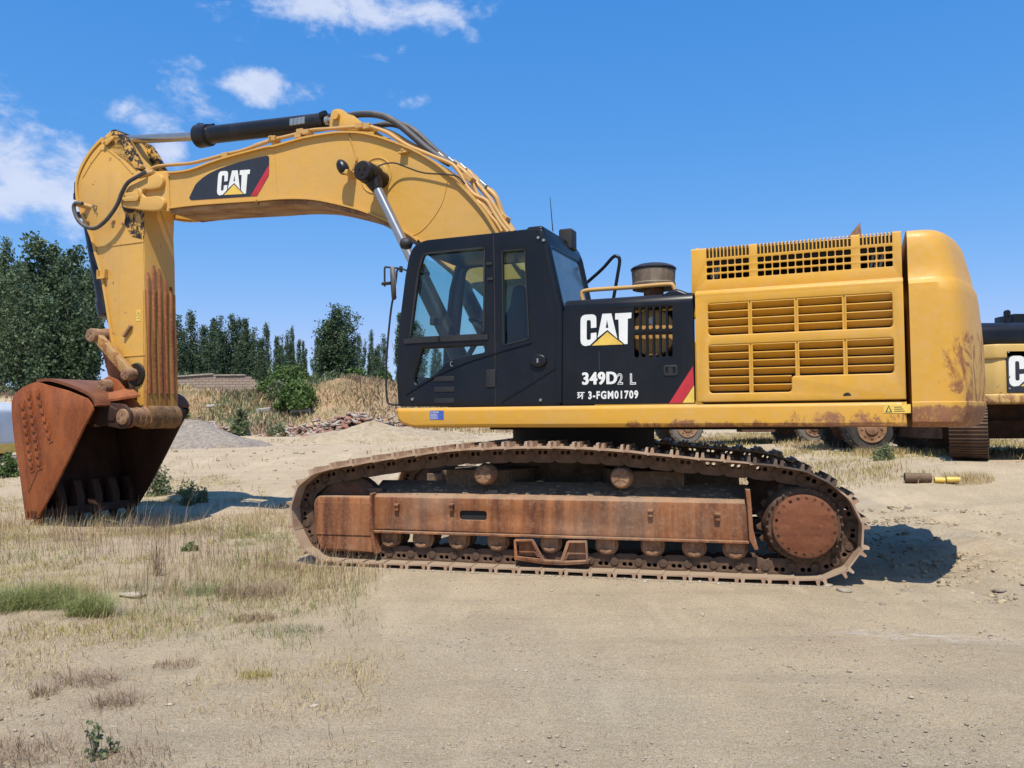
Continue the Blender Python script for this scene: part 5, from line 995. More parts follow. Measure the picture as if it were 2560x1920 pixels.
Z = Z + rr_ * amp * (1 - under * .8) + r2_ * .03 * ss(2, 8, np.abs(X - .8) + np.maximum(0, Y - 10)) * (1 - under)
me = bpy.data.meshes.new('ground'); me.vertices.add(nx * ny); me.vertices.foreach_set('co', np.stack([X, Y, Z], -1).ravel().astype(np.float32))
ii, jj = np.meshgrid(np.arange(ny - 1), np.arange(nx - 1), indexing='ij'); a = ii * nx + jj
fcs = np.stack([a, a + 1, a + nx + 1, a + nx], -1).reshape(-1, 4)
me.loops.add(fcs.size); me.loops.foreach_set('vertex_index', fcs.ravel().astype(np.int32)); me.polygons.add(len(fcs))
me.polygons.foreach_set('loop_start', (np.arange(len(fcs)) * 4).astype(np.int32)); me.polygons.foreach_set('use_smooth', np.ones(len(fcs), bool)); me.update(calc_edges=True)
gm = Mat('dusty_gravel_ground'); p_ = gm.pos()
n1 = gm.noise(.35, 5, .6); n2 = gm.noise(1.7, 6, .65, (1, .6, 1)); n3 = gm.noise(26, 6, .85); n4 = gm.noise(70, 3, .85); n5 = gm.noise(.8, 5, .6, off=(7, 3, 0)); n6 = gm.noise(11, 8, .8)
c = gm.mix(gm.ramp(n2, .35, .68), (0.43, 0.315, 0.175), (0.58, 0.435, 0.255))
c = gm.mix(gm.mul(gm.ramp(n1, .48, .66), .6), c, (0.39, 0.325, 0.235))
c = gm.mix(gm.mul(gm.ramp(n5, .55, .72), .45), c, (0.46, 0.305, 0.195))
lft = gm.ramp(p_[0], -1.2, -3.4)
c = gm.mix(gm.mul(lft, .75), c, gm.mix(gm.ramp(n2, .3, .7), (0.44, 0.295, 0.165), (0.56, 0.405, 0.235)))
c = gm.mix(gm.mul(gm.mul(lft, gm.ramp(gm.noise(2.3, 5, .7, off=(2, 2, 2)), .56, .68)), .5), c, (0.40, 0.33, 0.10))
c = gm.mix(gm.ramp(n3, .44, .60, .0, .60), c, (0.54, 0.45, 0.32))
c = gm.mix(gm.ramp(n4, .50, .62, 0, .62), c, (0.20, 0.15, 0.09))
n7 = gm.noise(210, 2, .8); c = gm.mix(gm.ramp(gm.noise(150, 2, .9, off=(5, 5, 5)), .50, .60, 0, .65), c, (0.20, 0.15, 0.095)); c = gm.mix(gm.ramp(n7, .52, .60, 0, .8), c, (0.68, 0.60, 0.47))
st1 = gm.noise(1.1, 6, .7, (.35, 2.4, 1), off=(4, 1, 0)); c = gm.mix(gm.ramp(st1, .50, .64, 0, .35), c, (0.33, 0.27, 0.19)); st2 = gm.noise(.9, 5, .7, (2.0, .4, 1), off=(1, 8, 0)); c = gm.mix(gm.ramp(st2, .54, .66, 0, .35), c, (0.62, 0.50, 0.34))
c = gm.mix(gm.ramp(n6, .62, .72, 0, .45), c, (0.19, 0.155, 0.12))
h_ = hit(2310, 1590)
for cx_, cy_, rx, ry, ang_ in ((h_.x, h_.y, .75, .16, .35),):
    mp = N(gm.t, 'ShaderNodeMapping', vector_type='TEXTURE'); mp.inputs['Location'].default_value = (cx_, cy_, 0); mp.inputs['Rotation'].default_value = (0, 0, -.25); mp.inputs['Scale'].default_value = (rx, ry, 1)
    gm.L(gm.tc.outputs['Object'], mp.inputs[0]); sx_ = N(gm.t, 'ShaderNodeSeparateXYZ'); gm.L(mp.outputs[0], sx_.inputs[0]); cmb = N(gm.t, 'ShaderNodeCombineXYZ'); gm.L(sx_.outputs[0], cmb.inputs[0]); gm.L(sx_.outputs[1], cmb.inputs[1])
    ln = N(gm.t, 'ShaderNodeVectorMath', operation='LENGTH'); gm.L(cmb.outputs[0], ln.inputs[0])
    k_ = gm.mul(gm.ramp(ln.outputs['Value'], 0.1, 1.1, 1, 0), gm.ramp(gm.noise(6, 7, .75, (1, 2.5, 1)), .46, .60, 0, .75)); c = gm.mix(k_, c, (.66, .60, .54))
far_ = gm.ramp(p_[1], 36.5, 41); nf = gm.noise(.55, 6, .7)
c = gm.mix(far_, c, gm.mix(gm.ramp(nf, .42, .58), (0.33, 0.215, 0.125), (0.19, 0.15, 0.075)))
far2 = gm.ramp(p_[1], 46, 52); c = gm.mix(far2, c, (0.09, 0.10, 0.04))
gm.bump(gm.add(gm.mul(n3, 1.0), gm.add(gm.mul(n4, .45), gm.mul(n6, 1.2))), .9, .022)
me.materials.append(gm.out(c, .95, 0, .15)); go = bpy.data.objects.new('ground', me); COL.objects.link(go); tag(go, kind='structure')

# ------------------------------------------------------------------ vegetation helpers
def raw_mesh(name, V, tris, mat, tint=None):
    me = bpy.data.meshes.new(name); me.vertices.add(len(V)); me.vertices.foreach_set('co', np.asarray(V, np.float32).ravel())
    tris = np.asarray(tris, np.int32); k = tris.shape[1]; me.loops.add(tris.size); me.loops.foreach_set('vertex_index', tris.ravel()); me.polygons.add(len(tris))
    me.polygons.foreach_set('loop_start', (np.arange(len(tris)) * k).astype(np.int32)); me.update(calc_edges=True)
    if tint is not None:
        at_ = me.attributes.new('tint', 'FLOAT', 'POINT'); at_.data.foreach_set('value', np.asarray(tint, np.float32))
    me.materials.append(mat); return me
def leafmat(name, a, b, c_=None, trans=0.25, rough=.6):
    m = Mat(name); t_ = m.attr('tint'); col = m.mix(t_, a, b)
    if c_: col = m.mix(m.mul(m.ramp(m.noise(1.3, 4), .5, .7), .7), col, c_)
    col = m.mix(m.mul(m.rnd(), .25), col, tuple(q * .7 for q in a))
    tb_ = N(m.t, 'ShaderNodeBsdfTranslucent'); m.L(col, tb_.inputs[0]); ms = N(m.t, 'ShaderNodeMixShader'); ms.inputs[0].default_value = trans
    o_ = m.t.nodes['Material Output']; m.out(col, rough, 0, .3); m.L(m.b.outputs[0], ms.inputs[1]); m.L(tb_.outputs[0], ms.inputs[2]); m.L(ms.outputs[0], o_.inputs[0]); return m.m
V_ = {}
V_['poplar'] = leafmat('poplar_leaves', (0.056, 0.090, 0.044), (0.155, 0.210, 0.100), (0.075, 0.118, 0.062))
V_['bush'] = leafmat('bush_leaves', (0.065, 0.115, 0.03), (0.17, 0.245, 0.07), (0.10, 0.145, 0.05))
V_['weed'] = leafmat('weed_leaves', (0.15, 0.185, 0.09), (0.28, 0.31, 0.16), trans=.4)
V_['straw'] = leafmat('dry_straw', (0.36, 0.26, 0.13), (0.56, 0.44, 0.22), trans=.15)
V_['brush'] = leafmat('dead_brush', (0.20, 0.13, 0.08), (0.40, 0.29, 0.19), trans=.05)
V_['green_grass'] = leafmat('green_grass', (0.15, 0.20, 0.055), (0.42, 0.42, 0.17), trans=.3)
V_['yellow_grass'] = leafmat('yellowing_grass', (0.32, 0.27, 0.08), (0.50, 0.42, 0.14), trans=.25)
V_['bark'] = plain('grey_bark', (0.13, 0.11, 0.09), .9, scale=5, bump=.4)
def leaves(C, size, rng, flat=0.0):
    n = len(C); a = rng.normal(size=(n, 3)); a /= np.linalg.norm(a, axis=1)[:, None]; b = rng.normal(size=(n, 3)); b -= a * (a * b).sum(1)[:, None]; b /= np.linalg.norm(b, axis=1)[:, None]
    s = size * rng.uniform(.6, 1.25, (n, 1)); Vv = np.stack([C - a * s, C + b * s * .55, C + a * s, C - b * s * .55], 1).reshape(-1, 3)
    return Vv, np.arange(4 * n).reshape(-1, 4)
def blades(P, h, lean, w, rng, seg2=True):
    n = len(P); th = rng.uniform(0, 2 * np.pi, n); d = np.stack([np.cos(th), np.sin(th), np.zeros(n)], 1); s = np.stack([-np.sin(th + .5), np.cos(th + .5), np.zeros(n)], 1) * w[:, None] / 2
    up__ = np.array([0, 0, 1.]); mid = P + d * (lean * h * .35)[:, None] + up__ * (h * .55)[:, None]; tip = P + d * (lean * h)[:, None] + up__ * (h * (1 - .35 * lean))[:, None]
    Vv = np.stack([P - s, P + s, mid + s * .75, mid - s * .75, tip], 1).reshape(-1, 3); o = np.arange(n)[:, None] * 5
    tr = np.concatenate([o + np.array([0, 1, 2]), o + np.array([0, 2, 3]), o + np.array([3, 2, 4])], 0); return Vv, tr
def link_mesh(name, me, parent=None, loc=(0, 0, 0)):
    o = bpy.data.objects.new(name, me); COL.objects.link(o); o.parent = parent; o.location = loc; return o
# ------------------------------------------------------------------ poplars
def crown_mesh(seed, H, spread, nplume, leaf, nleaf, mat='poplar', base=.10):
    rng = np.random.default_rng(seed); C = []; tn = []
    plumes = [(0, 0, H, spread * .55)]
    for i in range(nplume):
        a = rng.uniform(0, 2 * np.pi); r = spread * rng.uniform(.25, .8); plumes.append((r * np.cos(a), r * np.sin(a), H * rng.uniform(.55, .95), spread * rng.uniform(.22, .42)))
    tot = sum(p[2] * p[3] for p in plumes)
    for (x0, y0, h, rd_) in plumes:
        ncl = max(8, int(nleaf / 26 * h * rd_ / tot)); t = rng.uniform(0, 1, ncl) ** .9
        rad = rd_ * np.minimum(1, (1.02 - t) ** .62 * 1.15) * np.minimum(1, .45 + t * 3)
        a = rng.uniform(0, 2 * np.pi, ncl); q = rad * np.sqrt(rng.uniform(.25, 1, ncl)); zc = h * (base + (1 - base) * t)
        cc = np.stack([x0 * (.4 + .6 * t) + q * np.cos(a), y0 * (.4 + .6 * t) + q * np.sin(a), zc], 1)
        for k in range(ncl):
            m_ = 26; off = np.clip(rng.normal(size=(m_, 3)), -1.5, 1.5) * np.array([.30, .30, .36]) * rng.uniform(.6, 1.2) * (spread / 2.2) ** .5
            C.append(cc[k] + off); tn.append(np.clip(rng.normal(.35 + .3 * rng.uniform(-1, 1), .25, m_), 0, 1))
    C = np.concatenate(C); tn = np.concatenate(tn); keep = C[:, 2] > H * .04; C = C[keep]; tn = tn[keep]
    Vv, F_ = leaves(C, leaf, rng); return raw_mesh('crown', Vv, F_, V_[mat], np.repeat(tn, 4))
def trunk_mesh(H, seed, r=.16):
    rng = random.Random(seed); mb = MB(); mb.ring([(0, 0, -.3), (.03, .02, H * .3), (-.05, .04, H * .6), (0, 0, H * .93)], [r, r * .8, r * .5, .02], 7)
    for k in range(7):
        a = rng.uniform(0, 6.28); z = H * rng.uniform(.08, .5); L0 = H * rng.uniform(.15, .3); mb.ring([(0, 0, z), (math.cos(a) * L0 * .35, math.sin(a) * L0 * .35, z + L0 * .6), (math.cos(a) * L0 * .5, math.sin(a) * L0 * .5, z + L0 * 1.2)], [r * .4, r * .25, .01], 5)
    return mb.mesh('trunk', V_['bark'], 60)
PV = [(crown_mesh(11 + i, 10, s_, n_, .135, 7500), trunk_mesh(10, 40 + i)) for i, (s_, n_) in enumerate(((1.7, 4), (2.0, 6), (1.3, 3), (2.4, 7)))]
BV = [(crown_mesh(31 + i, 10, 3.3, 11, .16, 15000), trunk_mesh(10, 60 + i, .22)) for i in range(2)]
def tree(kind, px, top, dist, wide=1.0, lab='', grp=None, seed=0):
    d = ray(px, 1045); x = d.x / d.y * dist; z0 = gz(x, dist); ztop = CAMH + (1045 - top) / FPX * dist; H = ztop - z0
    t = thing('poplar_tree', lab, 'tree', (x, dist, z0), seed * 1.7, grp); k = H / 10
    for me_, nm in zip(kind, ('crown', 'trunk')):
        o = link_mesh(nm, me_, t); o.scale = (k * wide, k * wide, k)
    return t
G1 = 'tall poplars at the left edge'; G2 = 'row of slim poplars on the far bank'; G3 = 'poplars right of the gap in the row'
left_trees = [(-60, 600, 50, 1.2, 'dark bushy poplar cut off by the left edge of the photo'), (8, 597, 46, .75, 'narrow poplar tip at the far left edge, half out of the picture'), (88, 588, 44, 1.0, 'tallest poplar left of the excavator arm, with a pointed dark green crown'),
              (128, 610, 47, .95, 'poplar with rounded top just right of the tallest left tree'), (178, 615, 45, .9, 'poplar behind the bucket whose crown leans toward the arm'), (222, 668, 43, .8, 'shorter poplar touching the back of the excavator arm'), (45, 660, 42, .9, 'low full poplar in front of the gap in the left group'),
              (165, 700, 40, 1.0, 'broad low poplar standing in front of the left group above the bucket')]
for i, (px, tp_, ds, wd, lb) in enumerate(left_trees): tree(BV[i % 2] if i in (0, 2, 4, 7) else PV[(i * 3 + 1) % 4], px, tp_, ds, wd, lb, G1, i)
row = [(405, 765, 72, 1.1), (440, 790, 78, .9), (475, 778, 80, 1.0), (508, 808, 84, .9), (533, 795, 82, .9), (548, 793, 79, .75), (578, 788, 80, 1.0), (596, 790, 86, .6), (612, 796, 80, .85), (632, 822, 84, .8), (664, 809, 80, .75), (650, 842, 76, .8), (691, 840, 84, .8), (718, 830, 84, .55), (729, 818, 86, .5), (746, 846, 84, .6), (757, 852, 80, .55), (700, 865, 72, .8), (600, 850, 70, 1.1), (520, 850, 68, 1.2), (450, 850, 66, 1.2)]
for i, (px, tp_, ds, wd) in enumerate(row):
    tree(PV[(i * 5 + 2) % 4], px, tp_, ds, wd, 'poplar of the far row, %s' % ['just right of the arm', 'second right of the arm', 'left of the double peak', 'with a blunt top', 'left half of the double peak', 'right half of the double peak', 'highest of the middle', 'needle shaped beside the highest', 'right shoulder of the middle', 'in the first dip', 'with a thin leading tip', 'below the thin leading tip', 'in the second dip', 'left of the twin tips', 'right of the twin tips', 'small one near the gap', 'last before the gap', 'above the big bush', 'over the end of the wall', 'over the middle of the wall', 'over the arm side of the wall'][i], G2, i + 3)
r3 = [(795, 838, 74, .7, 'thin poplar on the left flank of the broad tree'), (842, 766, 62, 1.0, 'broadest and tallest poplar right of the gap'), (866, 772, 63, .9, 'poplar merged into the right side of the broadest one'), (818, 800, 64, .8, 'poplar at the left shoulder of the broadest one'), (898, 835, 76, .6, 'small poplar right of the broadest one'), (928, 828, 78, .55, 'spire shaped poplar left of the mirror rod'), (958, 840, 78, .6, 'poplar with its tip just left of the mirror rod'),
      (1000, 785, 62, .9, 'poplar half hidden by the front of the cab'), (1040, 800, 64, 1.0, 'poplar seen through the door glass of the cab'), (1090, 850, 70, .9, 'low poplar seen low through the cab door glass'), (1150, 870, 76, .8, 'far poplar behind the cab door'), (885, 862, 66, .9, 'low poplar in front, right of the broadest one'), (940, 870, 70, .9, 'low poplar behind the mirror rod')]
for i, (px, tp_, ds, wd, lb) in enumerate(r3): tree(BV[0] if i == 1 else PV[(i * 7 + 1) % 4], px, tp_, ds, wd, lb, G3, i + 5)
# ------------------------------------------------------------------ bushes
def bush_mesh(seed, w, h, leaf, n, mat): 
    rng = np.random.default_rng(seed); q_n = 22 if n > 1500 else 7; ncl = max(10, n // q_n); a = rng.uniform(0, 2 * np.pi, ncl); r = np.sqrt(rng.uniform(0, 1, ncl)); z = rng.uniform(0, 1, ncl)
    cc = np.stack([r * np.cos(a) * w / 2 * np.sqrt(1 - z * z * .85), r * np.sin(a) * w / 2 * np.sqrt(1 - z * z * .85), z * h * (.75 + .35 * np.sin(3 * a + seed))], 1)
    C = (cc[:, None] + rng.normal(size=(ncl, q_n, 3)) * w * .055).reshape(-1, 3); C[:, 2] = np.abs(C[:, 2]); Vv, F_ = leaves(C, leaf, rng)
    return raw_mesh('foliage', Vv, F_, V_[mat], np.repeat(np.clip(rng.normal(.4, .25, len(C)), 0, 1), 4))
def bush(px, py_base, wpx, hpx, lab, mat='bush', seed=1, n=2600, leafpx=5, dist=None, name='bush', cat='bush', group=None):
    p = hit(px, py_base)
    if dist: d = ray(px, 1045); p = Vector((d.x / d.y * dist, dist, gz(d.x / d.y * dist, dist)))
    s = p.y / FPX; t = thing(name, lab, cat, (p.x, p.y, gz(p.x, p.y) - .02), seed, group)
    link_mesh('foliage', bush_mesh(seed, wpx * s, hpx * s, leafpx * s, n, mat), t)
    st = MB(); rng = random.Random(seed)
    for k in range(5): a = rng.uniform(0, 6.28); q = wpx * s * .25; st.ring([(0, 0, -.05), (math.cos(a) * q * .5, math.sin(a) * q * .5, hpx * s * .35), (math.cos(a) * q, math.sin(a) * q, hpx * s * .7)], [.03 * s * 60, .02 * s * 60, .004], 4)
    st.build('stem', V_['bark'], t, 60); return t
GB = 'bushes on the earth bank'
bush(742, 1008, 98, 58, 'bright green rounded bush at the foot of the bank', seed=2, n=5200, dist=40, group=GB)
bush(715, 970, 130, 56, 'large spreading bush higher up behind the bright rounded bush', seed=3, n=5200, dist=43.5, group=GB)
bush(695, 985, 55, 40, 'grey green small bush left of the bright rounded bush', 'weed', seed=4, n=1600, dist=41.5, group=GB)
bush(775, 955, 60, 34, 'low dull green bush behind and right of the bright one', 'weed', seed=5, n=1600, dist=44, group=GB)
bush(823, 950, 44, 38, 'small round bush below the broadest poplar', 'weed', seed=6, n=1600, dist=45, group=GB)
bush(895, 958, 70, 38, 'wide low green bush left of the mirror rod on the bank', seed=7, n=2000, dist=45, group=GB)
bush(960, 955, 50, 34, 'low bush beside the mirror rod', seed=71, n=1500, dist=45.5, group=GB)
bush(500, 950, 80, 36, 'yellow green bush showing above the coping of the wall', seed=8, n=2200, dist=52, group=GB)
bush(455, 975, 80, 40, 'dark bush right behind the arm at the left end of the wall', 'poplar', seed=9, n=2200, dist=50, group=GB)
bush(440, 1035, 70, 80, 'green bush hugging the right edge of the arm at the bank foot', seed=10, n=2600, dist=37.5, group=GB)
bush(600, 1040, 42, 62, 'lone upright leafy shrub on the bank below the wall', 'weed', seed=12, n=1500, dist=35, leafpx=6, group=GB)
bush(190, 962, 130, 72, 'pale green thicket under the left poplars above the bucket', seed=13, n=4500, dist=40.5, group=GB)
bush(60, 975, 140, 50, 'dark undergrowth at the feet of the left poplars', 'poplar', seed=14, n=3500, dist=41, group=GB)
bush(395, 1180, 70, 82, 'grey green bush growing behind the right edge of the bucket', 'weed', seed=15, n=1300, leafpx=4, dist=14.5)
bush(470, 1175, 60, 34, 'small spiky weed right of the bush behind the bucket', 'weed', seed=16, n=330, leafpx=4, dist=14.6)
bush(15, 1150, 70, 60, 'yellowish weeds at the left edge below the white van', 'bush', seed=17, n=2200, leafpx=4, dist=17)
bush(470, 1262, 40, 46, 'wispy upright weed on the sandy ground behind the bucket', 'weed', seed=18, n=700, leafpx=3.5)
bush(505, 1255, 30, 38, 'smaller wispy weed right of its twin behind the bucket', 'weed', seed=19, n=500, leafpx=3.5)
bush(695, 1090, 60, 32, 'faint green weed tuft in the yard in front of the bank', 'weed', seed=20, n=700, leafpx=4)
bush(475, 1378, 42, 24, 'small dark green cushion plant on bare sand', 'bush', seed=21, n=900, leafpx=4)
bush(620, 1340, 26, 10, 'tiny flat green plant on the sand left of the track', 'weed', seed=22, n=300, leafpx=3.5)
bush(238, 1900, 60, 110, 'leafy grey green weed at the lower left corner of the photo', 'weed', seed=23, n=240, leafpx=7)
bush(285, 1885, 50, 60, 'second leafy weed right behind the lower left one', 'weed', seed=24, n=120, leafpx=7)
bush(2210, 1150, 60, 36, 'low weed beside the rusty loader tyre', 'weed', seed=25, n=700, leafpx=4)
# ------------------------------------------------------------------ grass as ground cover
BND = [(2.0, -1.3), (3.3, -1.15), (4.9, -1.25), (6.3, -1.75), (8.0, -1.7), (9.4, -2.0), (10.4, -2.7), (13.5, -4.2), (17, -6.5), (24, -10), (40, -16)]
def bnd(y): return np.interp(y, [q[0] for q in BND], [q[1] for q in BND])
def nz2(x, y, s, o=0.0): return np.array([noise.noise(Vector((a * s + o, b * s - o, o))) for a, b in zip(x, y)])
def cover(name, label, mat, n_cl, per, ylo, yhi, hrange, lean, w, thr, sc, off, seed, region='left', spread=.06, pw=1.0):
    rng = np.random.default_rng(seed); m_ = n_cl * 4; y = ylo + (yhi - ylo) * rng.uniform(0, 1, m_) ** pw
    if region == 'left': x = bnd(y) + .5 - np.abs(rng.normal(0, 1, m_)) * (1.2 + .45 * y)
    elif region == 'right': x = rng.uniform(3.5, 16, m_)
    elif region == 'far': x = rng.uniform(-34, 16, m_)
    else: x = rng.uniform(-3, 6, m_)
    q = nz2(x, y, sc, off) + rng.normal(0, .07, m_); k = np.argsort(-q * 1.0)[:0]
    sel = np.where(q > thr)[0][:n_cl]; x, y = x[sel], y[sel]; n = len(x)
    X_ = np.repeat(x, per) + rng.normal(0, spread, n * per); Y_ = np.repeat(y, per) + rng.normal(0, spread, n * per); dd = np.maximum(Y_, 2)
    txx = (X_ - CEN[0]) * T.ex.x + (Y_ - CEN[1]) * T.ex.y; tyy = (X_ - CEN[0]) * T.ey.x + (Y_ - CEN[1]) * T.ey.y; ok = ~((np.abs(txx) < 2.75) & (np.abs(tyy) < 1.8)); X_, Y_, dd = X_[ok], Y_[ok], dd[ok]
    Pp = np.stack([X_, Y_, base_h(X_, Y_) - .01], 1); nn = len(Pp); h = rng.uniform(*hrange, nn) * np.clip(rng.normal(1, .25, nn), .4, 1.6); ww = w * (0.6 + dd / 9) * rng.uniform(.7, 1.3, nn)
    Vv, tr = blades(Pp, h, rng.uniform(.05, lean, nn), ww, rng); tt_ = np.repeat(np.clip(rng.normal(.5, .28, nn), 0, 1), 5)
    o = link_mesh(name, raw_mesh(name, Vv, tr, V_[mat], tt_)); tag(o, label, 'grass', kind='stuff'); return o
cover('dry_grass', 'short straw coloured grass on the sandy ground left of the excavator', 'straw', 3200, 12, 2.4, 14, (.025, .085), 1.1, .0028, .03, .8, 1.0, 1, pw=.8)
cover('yellow_grass', 'yellow green low grass in patches under and around the bucket', 'yellow_grass', 2300, 14, 5, 17, (.025, .07), 1.1, .003, .12, .55, 4.0, 2)
cover('brown_grass', 'brown withered stubble scattered over the sand', 'brush', 1400, 10, 2.2, 20, (.02, .08), 1.1, .0028, .12, .8, 9.0, 3)
cover('tall_weeds', 'tall dry weed stalks standing in front of the bucket', 'brush', 520, 5, 6.0, 11.0, (.12, .42), .5, .0024, .0, .6, 2.2, 4, spread=.07)
cover('straw_stalks', 'pale dry grass stalks around the foot of the bucket', 'straw', 900, 7, 6.0, 12.5, (.08, .24), .9, .0026, .08, .6, 6.2, 5)
cover('green_tufts', 'thin green blades mixed into the dry grass at left', 'green_grass', 700, 12, 5.0, 11, (.04, .12), 1.2, .0028, .08, .7, 14.0, 12)
cover('meadow', 'dry meadow around the parked machines on the right', 'straw', 3200, 10, 12.8, 30, (.05, .16), .9, .0045, .04, .45, 3.0, 6, 'right', .12)
cover('meadow_green', 'green blades mixed into the meadow on the right', 'yellow_grass', 1400, 10, 12.8, 30, (.05, .15), .9, .0045, .08, .4, 8.0, 7, 'right', .12)
cover('bank_grass', 'dry brown grass covering the earth bank', 'straw', 1900, 7, 37.5, 46, (.12, .38), .8, .009, .0, .22, 1.0, 8, 'far', .3)
cover('bank_weeds', 'green weeds spread over the earth bank', 'weed', 2000, 8, 38.0, 50, (.15, .45), .8, .011, .08, .2, 5.0, 9, 'far', .35)
cover('bank_brown', 'reddish withered weeds on the earth bank', 'brush', 3200, 7, 36.5, 45, (.12, .40), .8, .009, -.05, .25, 7.0, 10, 'far', .3)
cover('yard_tufts', 'thin dry tufts along the far side of the yard', 'straw', 500, 10, 14, 36, (.05, .18), .8, .006, .12, .3, 2.0, 11, 'far', .15)
def tussock(px, py, lab, mat, n, hgt, spr, lean=1.0, w=.006, name='grass_tussock', cat='grass clump', seed=1, flat=.0):
    p = hit(px, py); rng = np.random.default_rng(seed); r = rng.uniform(0, 1, n) ** .6 * spr; a = rng.uniform(0, 6.283, n); Pp = np.stack([r * np.cos(a), r * np.sin(a) * .7, base_h(p.x + r * np.cos(a), p.y + r * np.sin(a) * .7) - gz(p.x, p.y) - .01], 1)
    h = rng.uniform(.5, 1, n) * hgt; Vv, tr = blades(Pp, h, rng.uniform(.2, lean, n), np.full(n, w) * rng.uniform(.6, 1.3, n), rng); t = link_mesh(name, raw_mesh(name, Vv, tr, V_[mat], np.repeat(rng.uniform(0, 1, n), 5)), None, (p.x, p.y, gz(p.x, p.y))); tag(t, lab, cat); return t
tussock(225, 1535, 'bright green arching grass tussock nearest the bare ground', 'green_grass', 800, .26, .17, 1.9, .0035, seed=3)
tussock(120, 1515, 'pale green grass tussock left of the bright arching one', 'green_grass', 700, .28, .22, 1.7, .0035, seed=4)
tussock(20, 1520, 'green grass tussock at the left edge of the photo', 'green_grass', 700, .28, .22, 1.6, .0035, seed=5)
tussock(160, 1500, 'dry grey straw clump rising behind the green tussocks', 'straw', 800, .28, .30, .9, .003, seed=6)
tussock(440, 1470, 'soft green patch of short grass mid left on the sand', 'weed', 800, .09, .50, 1.1, .003, seed=7)
tussock(540, 1480, 'olive tuft patch at the right end of the soft green one', 'weed', 520, .08, .24, 1.1, .003, seed=8)
tussock(640, 1490, 'mauve brown dead brush clump nearest the track', 'brush', 800, .20, .32, 1.3, .0026, name='dead_brush', cat='dry brush', seed=9)
tussock(700, 1420, 'low mauve brush patch below the front of the track', 'brush', 700, .10, .26, .9, .003, name='dead_brush', cat='dry brush', seed=10)
tussock(640, 1550, 'flat brown tuft in the bare gravel', 'brush', 500, .08, .16, 1.1, .003, name='dead_brush', cat='dry brush', seed=11)
tussock(720, 1580, 'olive brown tuft at the right rim of the grass', 'weed', 420, .07, .24, 1.2, .003, name='dead_brush', cat='dry brush', seed=12)
tussock(215, 1708, 'grey dead twiggy brush at lower left, the leaning one', 'brush', 240, .15, .17, 1.9, .0026, name='dead_brush', cat='dry brush', seed=13)
tussock(295, 1760, 'dark spiky dead brush lowest and furthest right in the sand', 'brush', 210, .14, .14, 2.0, .0026, name='dead_brush', cat='dry brush', seed=14)
tussock(115, 1735, 'small brown dead sprig left of the leaning brush', 'brush', 110, .12, .08, 1.5, .0026, name='dead_brush', cat='dry brush', seed=15)
tussock(440, 1665, 'short brown stubble row in the middle of the sand', 'brush', 300, .06, .14, .8, .003, name='dead_brush', cat='dry brush', seed=16)
tussock(640, 1690, 'short yellow green tuft on the gravel', 'yellow_grass', 240, .06, .10, 1.0, .003, seed=17)
tussock(30, 1900, 'brown brush in the bottom left corner', 'brush', 420, .14, .26, 1.6, .0026, name='dead_brush', cat='dry brush', seed=18)
tussock(300, 1905, 'pale dead brush under the leafy weeds at the bottom', 'brush', 320, .09, .22, 1.7, .0026, name='dead_brush', cat='dry brush', seed=19)
tw = tussock(392, 1440, 'tall bare twig plant standing right of the tussocks', 'brush', 34, .50, .05, .55, .006, name='twig_plant', cat='weed', seed=20)
tussock(2200, 1135, 'dry pale grass clump beside the loader tyre', 'straw', 900, .22, .6, .9, .006, seed=21)
tussock(2420, 1200, 'dry grass clump right of the lying yellow tubes', 'straw', 900, .16, .4, .9, .005, seed=22)
# ------------------------------------------------------------------ stones
def stone(rng, s, flat=.6):
    mb = bmesh.new(); bmesh.ops.create_icosphere(mb, subdivisions=1, radius=s)
    for v in mb.verts: v.co *= rng.uniform(.72, 1.2); v.co.z *= flat
    vs_ = [tuple(v.co) for v in mb.verts]; fs_ = [tuple(q.index for q in f.verts) for f in mb.faces]; mb.free(); return np.array(vs_), np.array(fs_)
rs = random.Random(3); protoS = [stone(rs, 1.0, rs.uniform(.45, .8)) for _ in range(8)]
M['stone'] = None
sm = Mat('pale_stone'); sc_ = sm.mix(sm.attr('tint'), (0.20, 0.165, 0.12), (0.42, 0.36, 0.27)); M['stone'] = sm.out(sm.mix(sm.ramp(sm.noise(30, 4), .4, .7, 0, .4), sc_, (.55, .47, .38)), .9, 0, .2)
cd_ = Mat('tan_clods'); M['clod'] = cd_.out(cd_.mix(cd_.attr('tint'), (.25, .19, .12), (.44, .35, .225)), .95, 0, .1)
def scatter(name, label, XY, sizes, seed, tint=(.5, .25), mat='stone', zoff=.25):
    rng = np.random.default_rng(seed); Vs, Fs, Ts = [], [], []; o = 0
    for (x, y), s in zip(XY, sizes):
        v, f = protoS[rng.integers(8)]; a = rng.uniform(0, 6.28); c_, s_ = math.cos(a), math.sin(a); v2 = np.stack([(v[:, 0] * c_ - v[:, 1] * s_) * s * rng.uniform(.8, 1.5), (v[:, 0] * s_ + v[:, 1] * c_) * s, v[:, 2] * s], 1)
        v2 += np.array([x, y, gz(x, y) + s * zoff]); Vs.append(v2); Fs.append(f + o); o += len(v); Ts.append(np.full(len(v), np.clip(rng.normal(*tint), 0, 1)))
    ob = link_mesh(name, raw_mesh(name, np.concatenate(Vs), np.concatenate(Fs), M[mat], np.concatenate(Ts))); tag(ob, label, 'gravel', kind='stuff'); return ob
rg2 = np.random.default_rng(5)
yy = 2.6 + 9 * rg2.uniform(0, 1, 11000) ** 1.4; xx_ = rg2.uniform(-.9, .9, 11000) * yy + .3; scatter('pebbles', 'small pebbles strewn over the hard gravel ground', np.stack([xx_, yy], 1), np.clip(rg2.lognormal(-5.45, .4, 11000), .0025, .014), 6, tint=(.45, .25))
